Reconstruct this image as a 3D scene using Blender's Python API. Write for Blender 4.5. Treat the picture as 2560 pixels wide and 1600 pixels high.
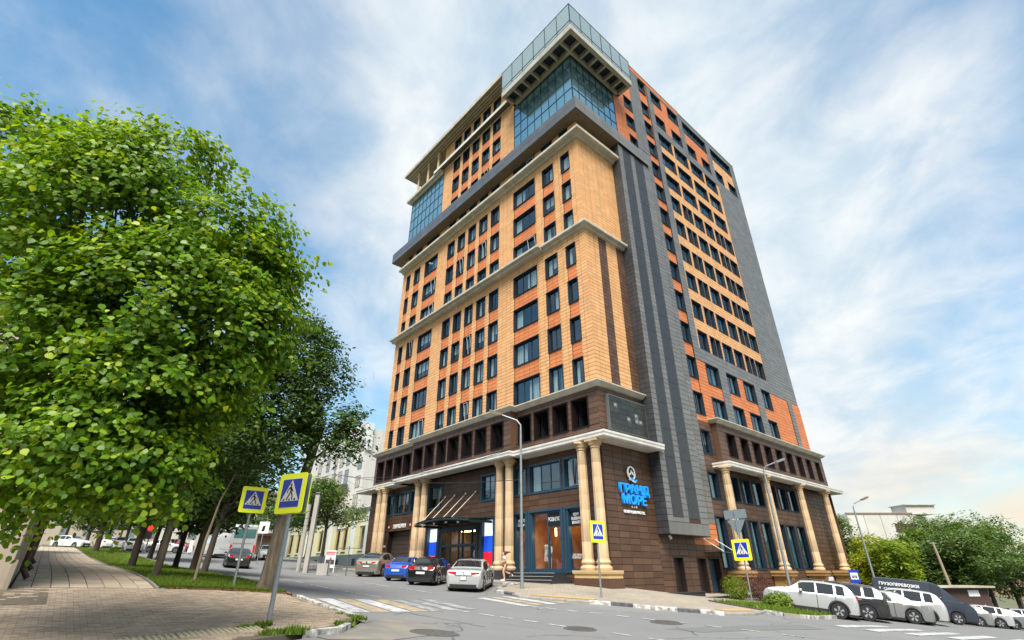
import bpy, bmesh, math, random
import numpy as np
from mathutils import Vector, Matrix
from mathutils.geometry import delaunay_2d_cdt
for o in list(bpy.data.objects): bpy.data.objects.remove(o)
SC = bpy.context.scene; COL = SC.collection
R = math.radians
rng = random.Random(7); NR = np.random.default_rng(11)

# ---------------------------------------------------------------- camera
F = 1226.0; TH = math.atan(626/F); CT, ST = math.cos(TH), math.sin(TH)
cd = bpy.data.cameras.new('camera'); cam = bpy.data.objects.new('camera', cd); COL.objects.link(cam)
cam.location = (0, 0, 0); cam.rotation_euler = (R(90)+TH, 0, 0)
cd.sensor_width = 36; cd.lens = 36*F/2560; cd.clip_end = 4000; cd.clip_start = .1
SC.camera = cam
SC.render.resolution_x, SC.render.resolution_y = 1024, 640

# ---------------------------------------------------------------- world, sun, exposure
SUN_EL, SUN_AZ = R(55), R(185)          # azimuth clockwise from the camera's forward axis
world = bpy.data.worlds.new('World'); SC.world = world; world.use_nodes = True
def N(nt, t, x=0, **kw):
    n = nt.nodes.new(t)
    for k, v in kw.items():
        if k == 'inp':
            for i, val in v.items(): n.inputs[i].default_value = val
        else: setattr(n, k, v)
    return n
def math_(nt, op, a, b=None, c=None, clamp=False):
    n = nt.nodes.new('ShaderNodeMath'); n.operation = op; n.use_clamp = clamp
    for i, v in enumerate((a, b, c)):
        if v is None: continue
        if isinstance(v, (int, float)): n.inputs[i].default_value = v
        else: nt.links.new(v, n.inputs[i])
    return n.outputs[0]
def mixc(nt, fac, a, b, mode='MIX'):
    n = nt.nodes.new('ShaderNodeMix'); n.data_type = 'RGBA'; n.blend_type = mode
    for i, v in ((0, fac), (6, a), (7, b)):
        if isinstance(v, (int, float)): n.inputs[i].default_value = v
        elif isinstance(v, tuple): n.inputs[i].default_value = v if len(v) == 4 else (*v, 1)
        else: nt.links.new(v, n.inputs[i])
    return n.outputs[2]
def ray(px, py):
    u = (px-1280)/F; v = (py-800)/F
    return Vector((u, CT+v*ST, ST-v*CT)).normalized()
def build_world():
    nt = world.node_tree; nt.nodes.clear(); lk = nt.links.new
    out = N(nt, 'ShaderNodeOutputWorld'); bg = N(nt, 'ShaderNodeBackground')
    bg.inputs[1].default_value = .09
    sky = N(nt, 'ShaderNodeTexSky', sky_type='NISHITA', sun_disc=False, sun_elevation=SUN_EL, sun_rotation=SUN_AZ,
            altitude=50, air_density=1.0, dust_density=.6, ozone_density=2.5)
    tc = N(nt, 'ShaderNodeTexCoord'); d = tc.outputs['Generated']
    sep = N(nt, 'ShaderNodeSeparateXYZ'); lk(d, sep.inputs[0])
    zc = math_(nt, 'MAXIMUM', sep.outputs[2], 0.0); zp = math_(nt, 'ADD', zc, .28)
    comb = N(nt, 'ShaderNodeCombineXYZ')
    lk(math_(nt, 'DIVIDE', sep.outputs[0], zp), comb.inputs[0]); lk(math_(nt, 'DIVIDE', sep.outputs[1], zp), comb.inputs[1])
    mp = N(nt, 'ShaderNodeMapping'); lk(comb.outputs[0], mp.inputs[0])
    mp.inputs['Rotation'].default_value = (0, 0, R(35)); mp.inputs['Scale'].default_value = (1.0, .8, 1)
    def noise(scale, detail, rough, dist, vec, w=0):
        n = N(nt, 'ShaderNodeTexNoise'); n.inputs['Scale'].default_value = scale; n.inputs['Detail'].default_value = detail
        n.inputs['Roughness'].default_value = rough; n.inputs['Distortion'].default_value = dist
        lk(vec, n.inputs['Vector']); return n.outputs[0]
    n1 = noise(1.35, 7, .52, .25, mp.outputs[0]); n2 = noise(4.6, 8, .58, .35, mp.outputs[0])
    def dotdir(px, py):
        n = N(nt, 'ShaderNodeVectorMath', operation='DOT_PRODUCT'); lk(d, n.inputs[0]); n.inputs[1].default_value = ray(px, py); return n.outputs['Value']
    def smooth(v, a, b):
        n = N(nt, 'ShaderNodeMapRange', interpolation_type='SMOOTHSTEP'); lk(v, n.inputs[0])
        n.inputs[1].default_value = a; n.inputs[2].default_value = b; return n.outputs[0]
    nn = math_(nt, 'ADD', math_(nt, 'MULTIPLY', n1, .75), math_(nt, 'MULTIPLY', n2, .25))
    white = smooth(dotdir(1620, 420), .76, .985)           # the bright bank of cloud behind the tower
    blue1 = smooth(dotdir(560, 330), .93, .995)
    blue2 = smooth(dotdir(2560, 120), .9, 1.0)
    blue3 = smooth(dotdir(2480, 700), .965, .999)
    base = math_(nt, 'ADD', math_(nt, 'MULTIPLY', white, .46), .33)
    base = math_(nt, 'SUBTRACT', base, math_(nt, 'MULTIPLY', blue1, .16))
    base = math_(nt, 'SUBTRACT', base, math_(nt, 'MULTIPLY', blue2, .34))
    base = math_(nt, 'SUBTRACT', base, math_(nt, 'MULTIPLY', blue3, .16))
    base = math_(nt, 'ADD', base, math_(nt, 'MULTIPLY', smooth(dotdir(2350, 950), .84, .98), .42))
    base = math_(nt, 'ADD', base, math_(nt, 'MULTIPLY', smooth(sep.outputs[1], .1, -.5), .75))   # the reflections show a white sky behind the camera
    mask = math_(nt, 'ADD', base, math_(nt, 'MULTIPLY', math_(nt, 'SUBTRACT', nn, .45), 1.9), clamp=True)
    mask = smooth(mask, 0.02, 1.0)
    hz = smooth(sep.outputs[2], .5, .05)
    mask = math_(nt, 'MAXIMUM', mask, math_(nt, 'MULTIPLY', hz, math_(nt, 'ADD', math_(nt, 'MULTIPLY', nn, .9), .25)))
    warm = math_(nt, 'MULTIPLY', smooth(sep.outputs[2], .26, .02), smooth(sep.outputs[0], .3, .72))
    shade = smooth(n2, .3, .72)
    cl = mixc(nt, shade, (4.3, 5.3, 6.1), (6.7, 6.9, 6.9))
    cl = mixc(nt, math_(nt, 'MULTIPLY', warm, .9), cl, (6.9, 5.9, 4.4))
    skc = mixc(nt, 1.0, sky.outputs[0], (.74, 1.5, 1.6), 'MULTIPLY')
    lk(mixc(nt, mask, skc, cl), bg.inputs[0]); lk(bg.outputs[0], out.inputs[0])
build_world()
sl = bpy.data.lights.new('sun', 'SUN'); sl.energy = 4.8; sl.angle = R(34); sl.color = (1, .95, .87)
sun = bpy.data.objects.new('sun', sl); COL.objects.link(sun)
sd = Vector((math.sin(SUN_AZ)*math.cos(SUN_EL), math.cos(SUN_AZ)*math.cos(SUN_EL), math.sin(SUN_EL)))
sun.rotation_euler = sd.to_track_quat('Z', 'Y').to_euler(); sun.location = sd*200
vs = SC.view_settings; vs.view_transform = 'Standard'; vs.look = 'None'; vs.exposure = .7; vs.gamma = 1; vs.use_curve_mapping = False
SC.cycles.use_denoising = True; SC.cycles.max_bounces = 7; SC.cycles.transparent_max_bounces = 12
SC.cycles.diffuse_bounces = 3; SC.cycles.glossy_bounces = 3; SC.cycles.caustics_reflective = False; SC.cycles.caustics_refractive = False
SC.cycles.sample_clamp_indirect = 6

# ---------------------------------------------------------------- frames of reference (metres; z = 0 is the camera's height)
AL = R(40.95); E1 = Vector((-math.sin(AL), math.cos(AL))); E2 = Vector((math.cos(AL), math.sin(AL)))
CX, CY = .1817*32, 32.0
def W(a, b, z): return Vector((CX+a*E1.x+b*E2.x, CY+a*E1.y+b*E2.y, z))
def AB(x, y):
    q = Vector((x-CX, y-CY)); return q.dot(E1), q.dot(E2)
def pd(px, py, d):
    r = ray(px, py); return r*(d/r.y)
_cp = [W(0,0,-.93),W(0,6.7,-1.45),W(-.5,12.4,-1.6),W(0,25,-2.6),W(0,38,-3.5),W(7.6,-1.7,-.7),W(16,-1.7,-.45),W(30,-1.7,.05),
 pd(1199,1478,29.5),pd(897,1442.6,42),pd(546.6,1418,42.5),pd(135,1367,77),pd(665,1564,13),pd(583,1473,19.2),
 pd(2110,1552,28),pd(2505,1572,48),pd(660,1480,20.0),pd(28,1482,14.5),pd(1280,1600,14.6),pd(2400,1600,21),pd(100,1600,11.3),
 Vector((0,0,-1.7)),pd(905,1545,16.8),W(-9,120,-8.5),W(60,-3,2.0),W(200,-12,7.),W(0,-150,.5),W(-60,-20,-4.),W(-60,40,-6.),W(60,60,0.),W(150,60,4)]
CP = np.array([tuple(p) for p in _cp])
def _fit():
    P = CP[:, :2]; n = len(P); d = np.linalg.norm(P[:, None]-P[None], axis=2)
    A = np.zeros((n+3, n+3)); A[:n, :n] = np.where(d > 0, d*d*np.log(d+1e-12), 0)+3*np.eye(n)
    A[:n, n] = 1; A[:n, n+1:] = P; A[n, :n] = 1; A[n+1:, :n] = P.T
    return np.linalg.solve(A, np.concatenate([CP[:, 2], np.zeros(3)]))
_cf = _fit()
def GN(x, y):
    x = np.asarray(x, float); y = np.asarray(y, float); n = len(CP)
    d = np.sqrt((x[..., None]-CP[:, 0])**2+(y[..., None]-CP[:, 1])**2)+1e-9
    return (d*d*np.log(d))@_cf[:n]+_cf[n]+_cf[n+1]*x+_cf[n+2]*y
def G(x, y): return float(GN(np.array(x), np.array(y)))
def GA(a, b): p = W(a, b, 0); return G(p.x, p.y)
def WG(a, b, dz=0): p = W(a, b, 0); return Vector((p.x, p.y, G(p.x, p.y)+dz))
def hit(px, py, dz=0):
    r = ray(px, py); r = r/r.y; ds = np.linspace(4, 150, 1500); f = r.z*ds-GN(r.x*ds, ds)-dz
    i = np.where(f[:-1]*f[1:] <= 0)[0]; i = i[0] if len(i) else len(ds)-2
    d = ds[i]+(ds[i+1]-ds[i])*f[i]/(f[i]-f[i+1]); return r*float(d)
def gnormal(x, y):
    e = .5; return Vector((-(G(x+e, y)-G(x-e, y))/(2*e), -(G(x, y+e)-G(x, y-e))/(2*e), 1)).normalized()

# ---------------------------------------------------------------- materials
MATS = {}
def mat(name, col, rough=.6, metal=0, col2=None, scale=4.0, amt=1.0, bump=0, bscale=30, spec=.5, detail=4, coat=0, emit=None, estr=0, coord='Object', stretch=None, streak=0, objvar=0):
    if name in MATS: return MATS[name]
    m = bpy.data.materials.new(name); m.use_nodes = True; nt = m.node_tree; p = nt.nodes['Principled BSDF']; lk = nt.links.new
    p.inputs['Roughness'].default_value = rough; p.inputs['Metallic'].default_value = metal
    p.inputs['Specular IOR Level'].default_value = spec; p.inputs['Coat Weight'].default_value = coat; p.inputs['Coat Roughness'].default_value = .06
    c = (*col, 1); p.inputs['Base Color'].default_value = c
    vec = None
    if col2 or bump:
        tc = nt.nodes.new('ShaderNodeTexCoord'); vec = tc.outputs[coord]
        if stretch:
            mp = nt.nodes.new('ShaderNodeMapping'); lk(vec, mp.inputs[0]); mp.inputs['Scale'].default_value = stretch; vec = mp.outputs[0]
    src = None
    if col2:
        n = nt.nodes.new('ShaderNodeTexNoise'); n.inputs['Scale'].default_value = scale; n.inputs['Detail'].default_value = detail; n.inputs['Roughness'].default_value = .6
        lk(vec, n.inputs['Vector'])
        mr = nt.nodes.new('ShaderNodeMapRange'); lk(n.outputs[0], mr.inputs[0]); mr.inputs[1].default_value = .5-.25/amt; mr.inputs[2].default_value = .5+.25/amt
        src = mixc(nt, mr.outputs[0], c, (*col2, 1))
    if objvar:
        oi = nt.nodes.new('ShaderNodeAttribute'); oi.attribute_name = 'rnd'
        hv = nt.nodes.new('ShaderNodeHueSaturation'); lk(math_(nt, 'ADD', math_(nt, 'MULTIPLY', math_(nt, 'SUBTRACT', oi.outputs['Fac'], .5), objvar), 1.0), hv.inputs['Value'])
        if src: lk(src, hv.inputs['Color'])
        else: hv.inputs['Color'].default_value = c
        src = hv.outputs[0]
    if streak:
        t2 = nt.nodes.new('ShaderNodeTexCoord'); m2 = nt.nodes.new('ShaderNodeMapping'); lk(t2.outputs['Object'], m2.inputs[0]); m2.inputs['Scale'].default_value = (1, 1, .07)
        n2 = nt.nodes.new('ShaderNodeTexNoise'); n2.inputs['Scale'].default_value = 1.7; n2.inputs['Detail'].default_value = 6; lk(m2.outputs[0], n2.inputs['Vector'])
        r2 = nt.nodes.new('ShaderNodeMapRange'); lk(n2.outputs[0], r2.inputs[0]); r2.inputs[1].default_value = .52; r2.inputs[2].default_value = .72
        src = mixc(nt, math_(nt, 'MULTIPLY', r2.outputs[0], streak), src, tuple(v*.55 for v in col))
    if src: lk(src, p.inputs['Base Color'])
    if bump:
        n = nt.nodes.new('ShaderNodeTexNoise'); n.inputs['Scale'].default_value = bscale; n.inputs['Detail'].default_value = 5; lk(vec, n.inputs['Vector'])
        b = nt.nodes.new('ShaderNodeBump'); b.inputs['Strength'].default_value = bump; b.inputs['Distance'].default_value = .02; lk(n.outputs[0], b.inputs['Height']); lk(b.outputs[0], p.inputs['Normal'])
    if emit: p.inputs['Emission Color'].default_value = (*emit, 1); p.inputs['Emission Strength'].default_value = estr
    MATS[name] = m; return m
def glass(name, tint, refl=.12, rough=.02, opaque=0.0, col=(.02, .03, .04)):
    if name in MATS: return MATS[name]
    m = bpy.data.materials.new(name); m.use_nodes = True; nt = m.node_tree; nt.nodes.clear(); lk = nt.links.new
    out = N(nt, 'ShaderNodeOutputMaterial'); tr = N(nt, 'ShaderNodeBsdfTransparent'); tr.inputs[0].default_value = (*tint, 1)
    gl = N(nt, 'ShaderNodeBsdfAnisotropic'); gl.inputs['Roughness'].default_value = rough
    df = N(nt, 'ShaderNodeBsdfDiffuse'); df.inputs[0].default_value = (*col, 1)
    m0 = N(nt, 'ShaderNodeMixShader'); m0.inputs[0].default_value = opaque; lk(tr.outputs[0], m0.inputs[1]); lk(df.outputs[0], m0.inputs[2])
    lw = N(nt, 'ShaderNodeLayerWeight'); lw.inputs[0].default_value = .5
    f = math_(nt, 'ADD', math_(nt, 'MULTIPLY', math_(nt, 'POWER', lw.outputs['Facing'], 5), .9), refl+.03, clamp=True)
    m1 = N(nt, 'ShaderNodeMixShader'); lk(f, m1.inputs[0]); lk(m0.outputs[0], m1.inputs[1]); lk(gl.outputs[0], m1.inputs[2]); lk(m1.outputs[0], out.inputs[0])
    MATS[name] = m; return m
def leafmat(name, c1, c2, c3, transl=.35, rough=.45):
    if name in MATS: return MATS[name]
    m = bpy.data.materials.new(name); m.use_nodes = True; nt = m.node_tree; nt.nodes.clear(); lk = nt.links.new
    out = N(nt, 'ShaderNodeOutputMaterial'); at = N(nt, 'ShaderNodeAttribute', attribute_name='rnd')
    cr = N(nt, 'ShaderNodeValToRGB'); e = cr.color_ramp.elements; e[0].color = (*c1, 1); e[1].color = (*c3, 1); x = e.new(.5); x.color = (*c2, 1)
    lk(at.outputs['Fac'], cr.inputs[0])
    p = N(nt, 'ShaderNodeBsdfPrincipled'); p.inputs['Roughness'].default_value = rough; lk(cr.outputs[0], p.inputs['Base Color']); p.inputs['Specular IOR Level'].default_value = .35
    t = N(nt, 'ShaderNodeBsdfTranslucent'); g = N(nt, 'ShaderNodeMix', data_type='RGBA', blend_type='MULTIPLY'); g.inputs[0].default_value = 1
    lk(cr.outputs[0], g.inputs[6]); g.inputs[7].default_value = (1.5, 1.35, .5, 1); lk(g.outputs[2], t.inputs[0])
    mx = N(nt, 'ShaderNodeMixShader'); mx.inputs[0].default_value = transl; lk(p.outputs[0], mx.inputs[1]); lk(t.outputs[0], mx.inputs[2]); lk(mx.outputs[0], out.inputs[0])
    MATS[name] = m; return m

YEL = mat('brick_yellow', (.68, .38, .175), .55, col2=(.61, .33, .145), scale=.9, objvar=.18, spec=.3, streak=.3)
ORG = mat('brick_orange', (.60, .205, .075), .55, col2=(.53, .17, .06), scale=.9, objvar=.18, spec=.3)
BRN = mat('panel_brown', (.112, .060, .037), .5, col2=(.083, .046, .029), scale=.8, objvar=.42, spec=.35)
GRY = mat('panel_grey', (.165, .162, .152), .45, col2=(.135, .133, .126), scale=.7, objvar=.24, spec=.5)
DGR = mat('band_grey', (.10, .108, .12), .35, col2=(.08, .088, .1), scale=.7, objvar=.24)
SHS = mat('shaft_side', (.045, .047, .052), .45, col2=(.035, .037, .042), scale=.7, objvar=.3)
JNT = mat('joint_dark', (.05, .028, .016), .9)
JNY = mat('joint_yellow', (.13, .06, .02), .9)
CRN = mat('cornice_stone', (.50, .475, .40), .7, col2=(.36, .335, .275), scale=1.1, amt=1.4, bump=.15, bscale=14, stretch=(1, 1, .4), streak=.6)
CRW = mat('cornice_white', (.66, .65, .61), .65, col2=(.52, .5, .46), scale=1.3, amt=1.4)
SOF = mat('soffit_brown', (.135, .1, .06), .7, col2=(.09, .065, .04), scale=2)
CRE = mat('column_cream', (.56, .41, .25), .75, col2=(.40, .275, .155), scale=1.6, amt=1.2, stretch=(1, 1, .25), bump=.2, bscale=20, objvar=.35)
FRM = mat('frame_navy', (.014, .026, .042), .6, col2=(.02, .034, .05), scale=3, spec=.2)
FRB = mat('frame_blue', (.018, .06, .105), .35)
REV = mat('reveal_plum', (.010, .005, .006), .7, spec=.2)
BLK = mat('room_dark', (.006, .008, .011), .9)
CUR = mat('curtain_pale', (.78, .78, .74), .85, col2=(.58, .58, .55), scale=9, stretch=(3, 3, .05))
CUT = mat('curtain_teal', (.05, .17, .2), .85, col2=(.09, .26, .29), scale=8, stretch=(3, 3, .05))
GLW = glass('glass_window', (.62, .74, .77), .15)
GLC = mat('glass_curtainwall', (.22, .42, .50), .07, metal=.72, spec=.8)
GLB = glass('glass_frosted', (.45, .6, .62), .12, .15, opaque=.72, col=(.36, .45, .46))
CON = mat('concrete', (.42, .40, .33), .8, col2=(.30, .265, .195), scale=.9, amt=1.5, bump=.2, bscale=12)
MET = mat('galvanised', (.33, .37, .39), .42, metal=.6, col2=(.24, .27, .29), scale=6)
STE = mat('steel', (.55, .55, .55), .3, metal=.9)
GRN = mat('granite_black', (.028, .028, .032), .35, col2=(.05, .05, .055), scale=40)
WHT = mat('white_paint', (.78, .78, .77), .5)
RED = mat('red_paint', (.55, .02, .025), .45)
BLU = mat('sign_blue', (.008, .045, .42), .4)
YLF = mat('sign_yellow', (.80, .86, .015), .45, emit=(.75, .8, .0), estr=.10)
SBL = mat('sign_black', (.008, .008, .008), .5)
SBK = mat('sign_back', (.20, .26, .29), .5, metal=.3, col2=(.26, .33, .36), scale=5)
RUB = mat('rubber', (.012, .012, .013), .8)
PLS = mat('black_plastic', (.015, .015, .017), .55)
ALU = mat('rim_alloy', (.55, .56, .57), .28, metal=.9)
CGL = mat('car_glass', (.012, .016, .02), .03, spec=.9)
CHR = mat('chrome', (.75, .75, .75), .1, metal=1)
TLR = mat('taillight', (.42, .008, .01), .12, spec=.8, emit=(.5, .01, .01), estr=.12)
HLT = mat('headlight', (.6, .62, .64), .08, metal=.5)
PLT = mat('number_plate', (.7, .7, .68), .5, col2=(.5, .5, .5), scale=40)
BRK1 = mat('bark', (.075, .06, .045), .95, col2=(.035, .028, .022), scale=7, stretch=(1, 1, .18), bump=.8, bscale=22)
BRK2 = mat('bark_grey', (.17, .14, .10), .95, col2=(.05, .04, .03), scale=9, amt=1.3, stretch=(1, 1, .14), bump=.8, bscale=22)

# ---------------------------------------------------------------- mesh helpers
class MB:
    def __init__(s): s.v = []; s.f = []; s.m = []; s.r = []
    def add(s, vs, fs, mi=0, r=None):
        k = len(s.v); s.v += [tuple(v) for v in vs]; s.f += [tuple(i+k for i in f) for f in fs]; s.m += [mi]*len(fs)
        if r is None: r = .5
        s.r += [r]*len(vs); return s
    def box8(s, p, mi=0, r=None, skip=()):
        fs = [(0,3,2,1),(4,5,6,7),(0,1,5,4),(1,2,6,5),(2,3,7,6),(3,0,4,7)]
        return s.add(p, [f for i, f in enumerate(fs) if i not in skip], mi, r)
    def box(s, x0, x1, y0, y1, z0, z1, mi=0, r=None, skip=()):
        return s.box8([(x0,y0,z0),(x1,y0,z0),(x1,y1,z0),(x0,y1,z0),(x0,y0,z1),(x1,y0,z1),(x1,y1,z1),(x0,y1,z1)], mi, r, skip)
    def ab(s, a0, a1, b0, b1, z0, z1, mi=0, r=None):
        return s.box8([W(a0,b0,z0),W(a1,b0,z0),W(a1,b1,z0),W(a0,b1,z0),W(a0,b0,z1),W(a1,b0,z1),W(a1,b1,z1),W(a0,b1,z1)], mi, r)
    def tube(s, pts, rads, n=8, mi=0, caps=True):
        pts = [Vector(p) for p in pts]; k = len(pts); vs = []
        for i, p in enumerate(pts):
            t = (pts[min(i+1, k-1)]-pts[max(i-1, 0)]).normalized()
            ax = Vector((0, 0, 1)) if abs(t.z) < .9 else Vector((1, 0, 0)); u = t.cross(ax).normalized(); w = t.cross(u)
            rr = rads[i] if isinstance(rads, (list, tuple)) else rads
            for j in range(n): q = 2*math.pi*j/n; vs.append(p+(u*math.cos(q)+w*math.sin(q))*rr)
        fs = [(i*n+j, i*n+(j+1) % n, (i+1)*n+(j+1) % n, (i+1)*n+j) for i in range(k-1) for j in range(n)]
        if caps: fs += [tuple(range(n))[::-1], tuple(range((k-1)*n, k*n))]
        return s.add(vs, fs, mi)
    def lathe(s, prof, n=20, c=(0, 0, 0), mi=0, flute=0):
        vs = []; k = len(prof)
        for (r, z) in prof:
            for j in range(n):
                q = 2*math.pi*j/n; rr = r*(1-flute*(j % 2)); vs.append((c[0]+rr*math.cos(q), c[1]+rr*math.sin(q), c[2]+z))
        fs = [(i*n+j, i*n+(j+1) % n, (i+1)*n+(j+1) % n, (i+1)*n+j) for i in range(k-1) for j in range(n)]
        fs += [tuple(range(n))[::-1], tuple(range((k-1)*n, k*n))]
        return s.add(vs, fs, mi)
    def prism(s, poly, y0, y1, mi=0):      # polygon in x,z extruded along y
        n = len(poly); vs = [(x, y0, z) for x, z in poly]+[(x, y1, z) for x, z in poly]
        fs = [tuple(range(n)), tuple(range(n, 2*n))[::-1]]+[(i, (i+1) % n+0, (i+1) % n+n, i+n) for i in range(n)]
        return s.add(vs, fs, mi)
    def build(s, name, mats, parent=None, smooth=None, label=None, cat=None, group=None, kind=None, loc=None, mesh_only=False, rnd=False):
        me = bpy.data.meshes.new(name); me.from_pydata(s.v, [], s.f)
        mats = mats if isinstance(mats, (list, tuple)) else [mats]
        for m in mats: me.materials.append(m)
        if len(mats) > 1: me.polygons.foreach_set('material_index', s.m)
        if rnd:
            at = me.attributes.new('rnd', 'FLOAT', 'POINT'); at.data.foreach_set('value', s.r)
        if smooth is not None:
            me.polygons.foreach_set('use_smooth', [True]*len(me.polygons)); me.set_sharp_from_angle(angle=R(smooth))
        me.update()
        if mesh_only: return me
        return obj(name, me, parent, label, cat, group, kind, loc)
def obj(name, me, parent=None, label=None, cat=None, group=None, kind=None, loc=None, world=True):
    o = bpy.data.objects.new(name, me); COL.objects.link(o)
    if loc is not None: o.location = loc
    if parent is not None:
        o.parent = parent
        if parent.get('wparts') and world: o.matrix_parent_inverse = Matrix.Translation(-Vector(parent['wloc']))
    if label: o['label'] = label
    if cat: o['category'] = cat
    if group: o['group'] = group
    if kind: o['kind'] = kind
    if parent is not None and parent.get('wparts') and world and loc is None: o['wparts'] = 1; o['wloc'] = (0, 0, 0)
    return o
def thing(name, label, cat, loc, group=None, rotz=0, wparts=False):
    o = bpy.data.objects.new(name, None); COL.objects.link(o); o.location = loc; o.rotation_euler = (0, 0, rotz); o.empty_display_size = .3
    o['label'] = label; o['category'] = cat
    if group: o['group'] = group
    if wparts: o['wparts'] = 1; o['wloc'] = tuple(loc)
    return o
def copy_tree(o, parent=None):
    c = o.copy(); COL.objects.link(c); c.parent = parent
    if parent is not None: c.matrix_parent_inverse = o.matrix_parent_inverse.copy()
    for ch in list(o.children): copy_tree(ch, c)
    return c
def sweep(mb, path, prof, mi=0, cap=True):
    """path: (a,b) points, outward side = left of travel; prof: (out,z) points"""
    P = [Vector(p) for p in path]; n = len(P); offs = []
    for i in range(n):
        ds = []
        if i > 0: ds.append((P[i]-P[i-1]).normalized())
        if i < n-1: ds.append((P[i+1]-P[i]).normalized())
        ns = [Vector((-d.y, d.x)) for d in ds]
        if len(ns) == 1: offs.append(ns[0])
        else: m = (ns[0]+ns[1]); m = m/(m.length_squared)*2; offs.append(m)
    k = len(prof); vs = []
    for p, o in zip(P, offs):
        for (u, z) in prof: q = p+o*u; vs.append(W(q.x, q.y, z))
    fs = [(i*k+j, i*k+(j+1) % k, (i+1)*k+(j+1) % k, (i+1)*k+j) for i in range(n-1) for j in range(k)]
    if cap: fs += [tuple(range(k)), tuple(range((n-1)*k, n*k))[::-1]]
    return mb.add(vs, fs, mi)
def text(body, size, m, depth=.02, bold=0, sx=1, align='CENTER', ls=1):
    cu = bpy.data.curves.new('t', 'FONT'); cu.body = body; cu.size = size; cu.extrude = depth; cu.offset = bold; cu.align_x = align; cu.space_line = ls
    cu.resolution_u = 3
    t = bpy.data.objects.new('t', cu); COL.objects.link(t); bpy.context.view_layer.update()
    me = bpy.data.meshes.new_from_object(t.evaluated_get(bpy.context.evaluated_depsgraph_get())); bpy.data.objects.remove(t)
    me.materials.clear(); me.materials.append(m)
    if sx != 1: me.transform(Matrix.Diagonal((sx, 1, 1, 1)))
    return me
def face_matrix(side, u, z, out):
    """local x right as seen from outside, y up, z outwards (for lettering)"""
    if side == 'L': x = -E1; o = -E2; p = W(u, -out, z)
    else: x = E2; o = -E1; p = W(-out, u, z)
    return Matrix(((x.x, 0, o.x, p.x), (x.y, 0, o.y, p.y), (0, 1, 0, p.z), (0, 0, 0, 1)))
# ================================================================ HOTEL
hotel = thing('hotel', 'fifteen storey corner hotel of yellow and orange brick on a brown column base', 'building', W(0, 0, -.93), wparts=True)
PAN = []            # cladding cells: side,u0,u1,z0,z1,out,mat
HOLES = {'L': [], 'R': []}
def subtract(r, hs):
    rs = [r]
    for h in hs:
        nx = []
        for (u0, u1, z0, z1) in rs:
            if h[1] <= u0+1e-4 or h[0] >= u1-1e-4 or h[3] <= z0+1e-4 or h[2] >= z1-1e-4: nx.append((u0, u1, z0, z1)); continue
            if h[2] > z0: nx.append((u0, u1, z0, h[2]))
            if h[3] < z1: nx.append((u0, u1, h[3], z1))
            a, b = max(z0, h[2]), min(z1, h[3])
            if h[0] > u0: nx.append((u0, h[0], a, b))
            if h[1] < u1: nx.append((h[1], u1, a, b))
        rs = nx
    return [q for q in rs if q[1]-q[0] > .02 and q[3]-q[2] > .02]
REG = []
def clad(side, u0, u1, z0, z1, m, out=0, pw=.6, ph=.3, solid=False): REG.append((side, u0, u1, z0, z1, m, out, pw, ph, solid))
def run_clad():
    for (side, u0, u1, z0, z1, m, out, pw, ph, solid) in REG:
        nz = max(1, round((z1-z0)/ph)); hz = (z1-z0)/nz; nu = max(1, round((u1-u0)/pw)); wu = (u1-u0)/nu
        hs = [] if solid else [h for h in HOLES[side] if h[0] < u1 and h[1] > u0 and h[2] < z1 and h[3] > z0]
        for i in range(nz):
            za, zb = z0+i*hz, z0+(i+1)*hz
            row = [h for h in hs if h[2] < zb and h[3] > za]
            us = [u0+j*wu for j in range(nu+1)]
            for ua, ub in zip(us[:-1], us[1:]):
                for q in subtract((ua, ub, za, zb), [h for h in row if h[0] < ub and h[1] > ua]): PAN.append((side, *q, out, m))
MIDX = {}
def pt(side, u, z, out): return W(u, -out, z) if side == 'L' else W(-out, u, z)
WC = {}
def proj_area(side, u0, u1, z0, z1, out):
    ps = []
    for (u, z) in ((u0, z0), (u1, z0), (u1, z1), (u0, z1)):
        p = pt(side, u, z, out); f = p.y*CT+p.z*ST; ps.append((F*p.x/f, F*(-p.y*ST+p.z*CT)/f))
    return abs(sum(ps[i][0]*ps[(i+1) % 4][1]-ps[(i+1) % 4][0]*ps[i][1] for i in range(4)))/2

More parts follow.
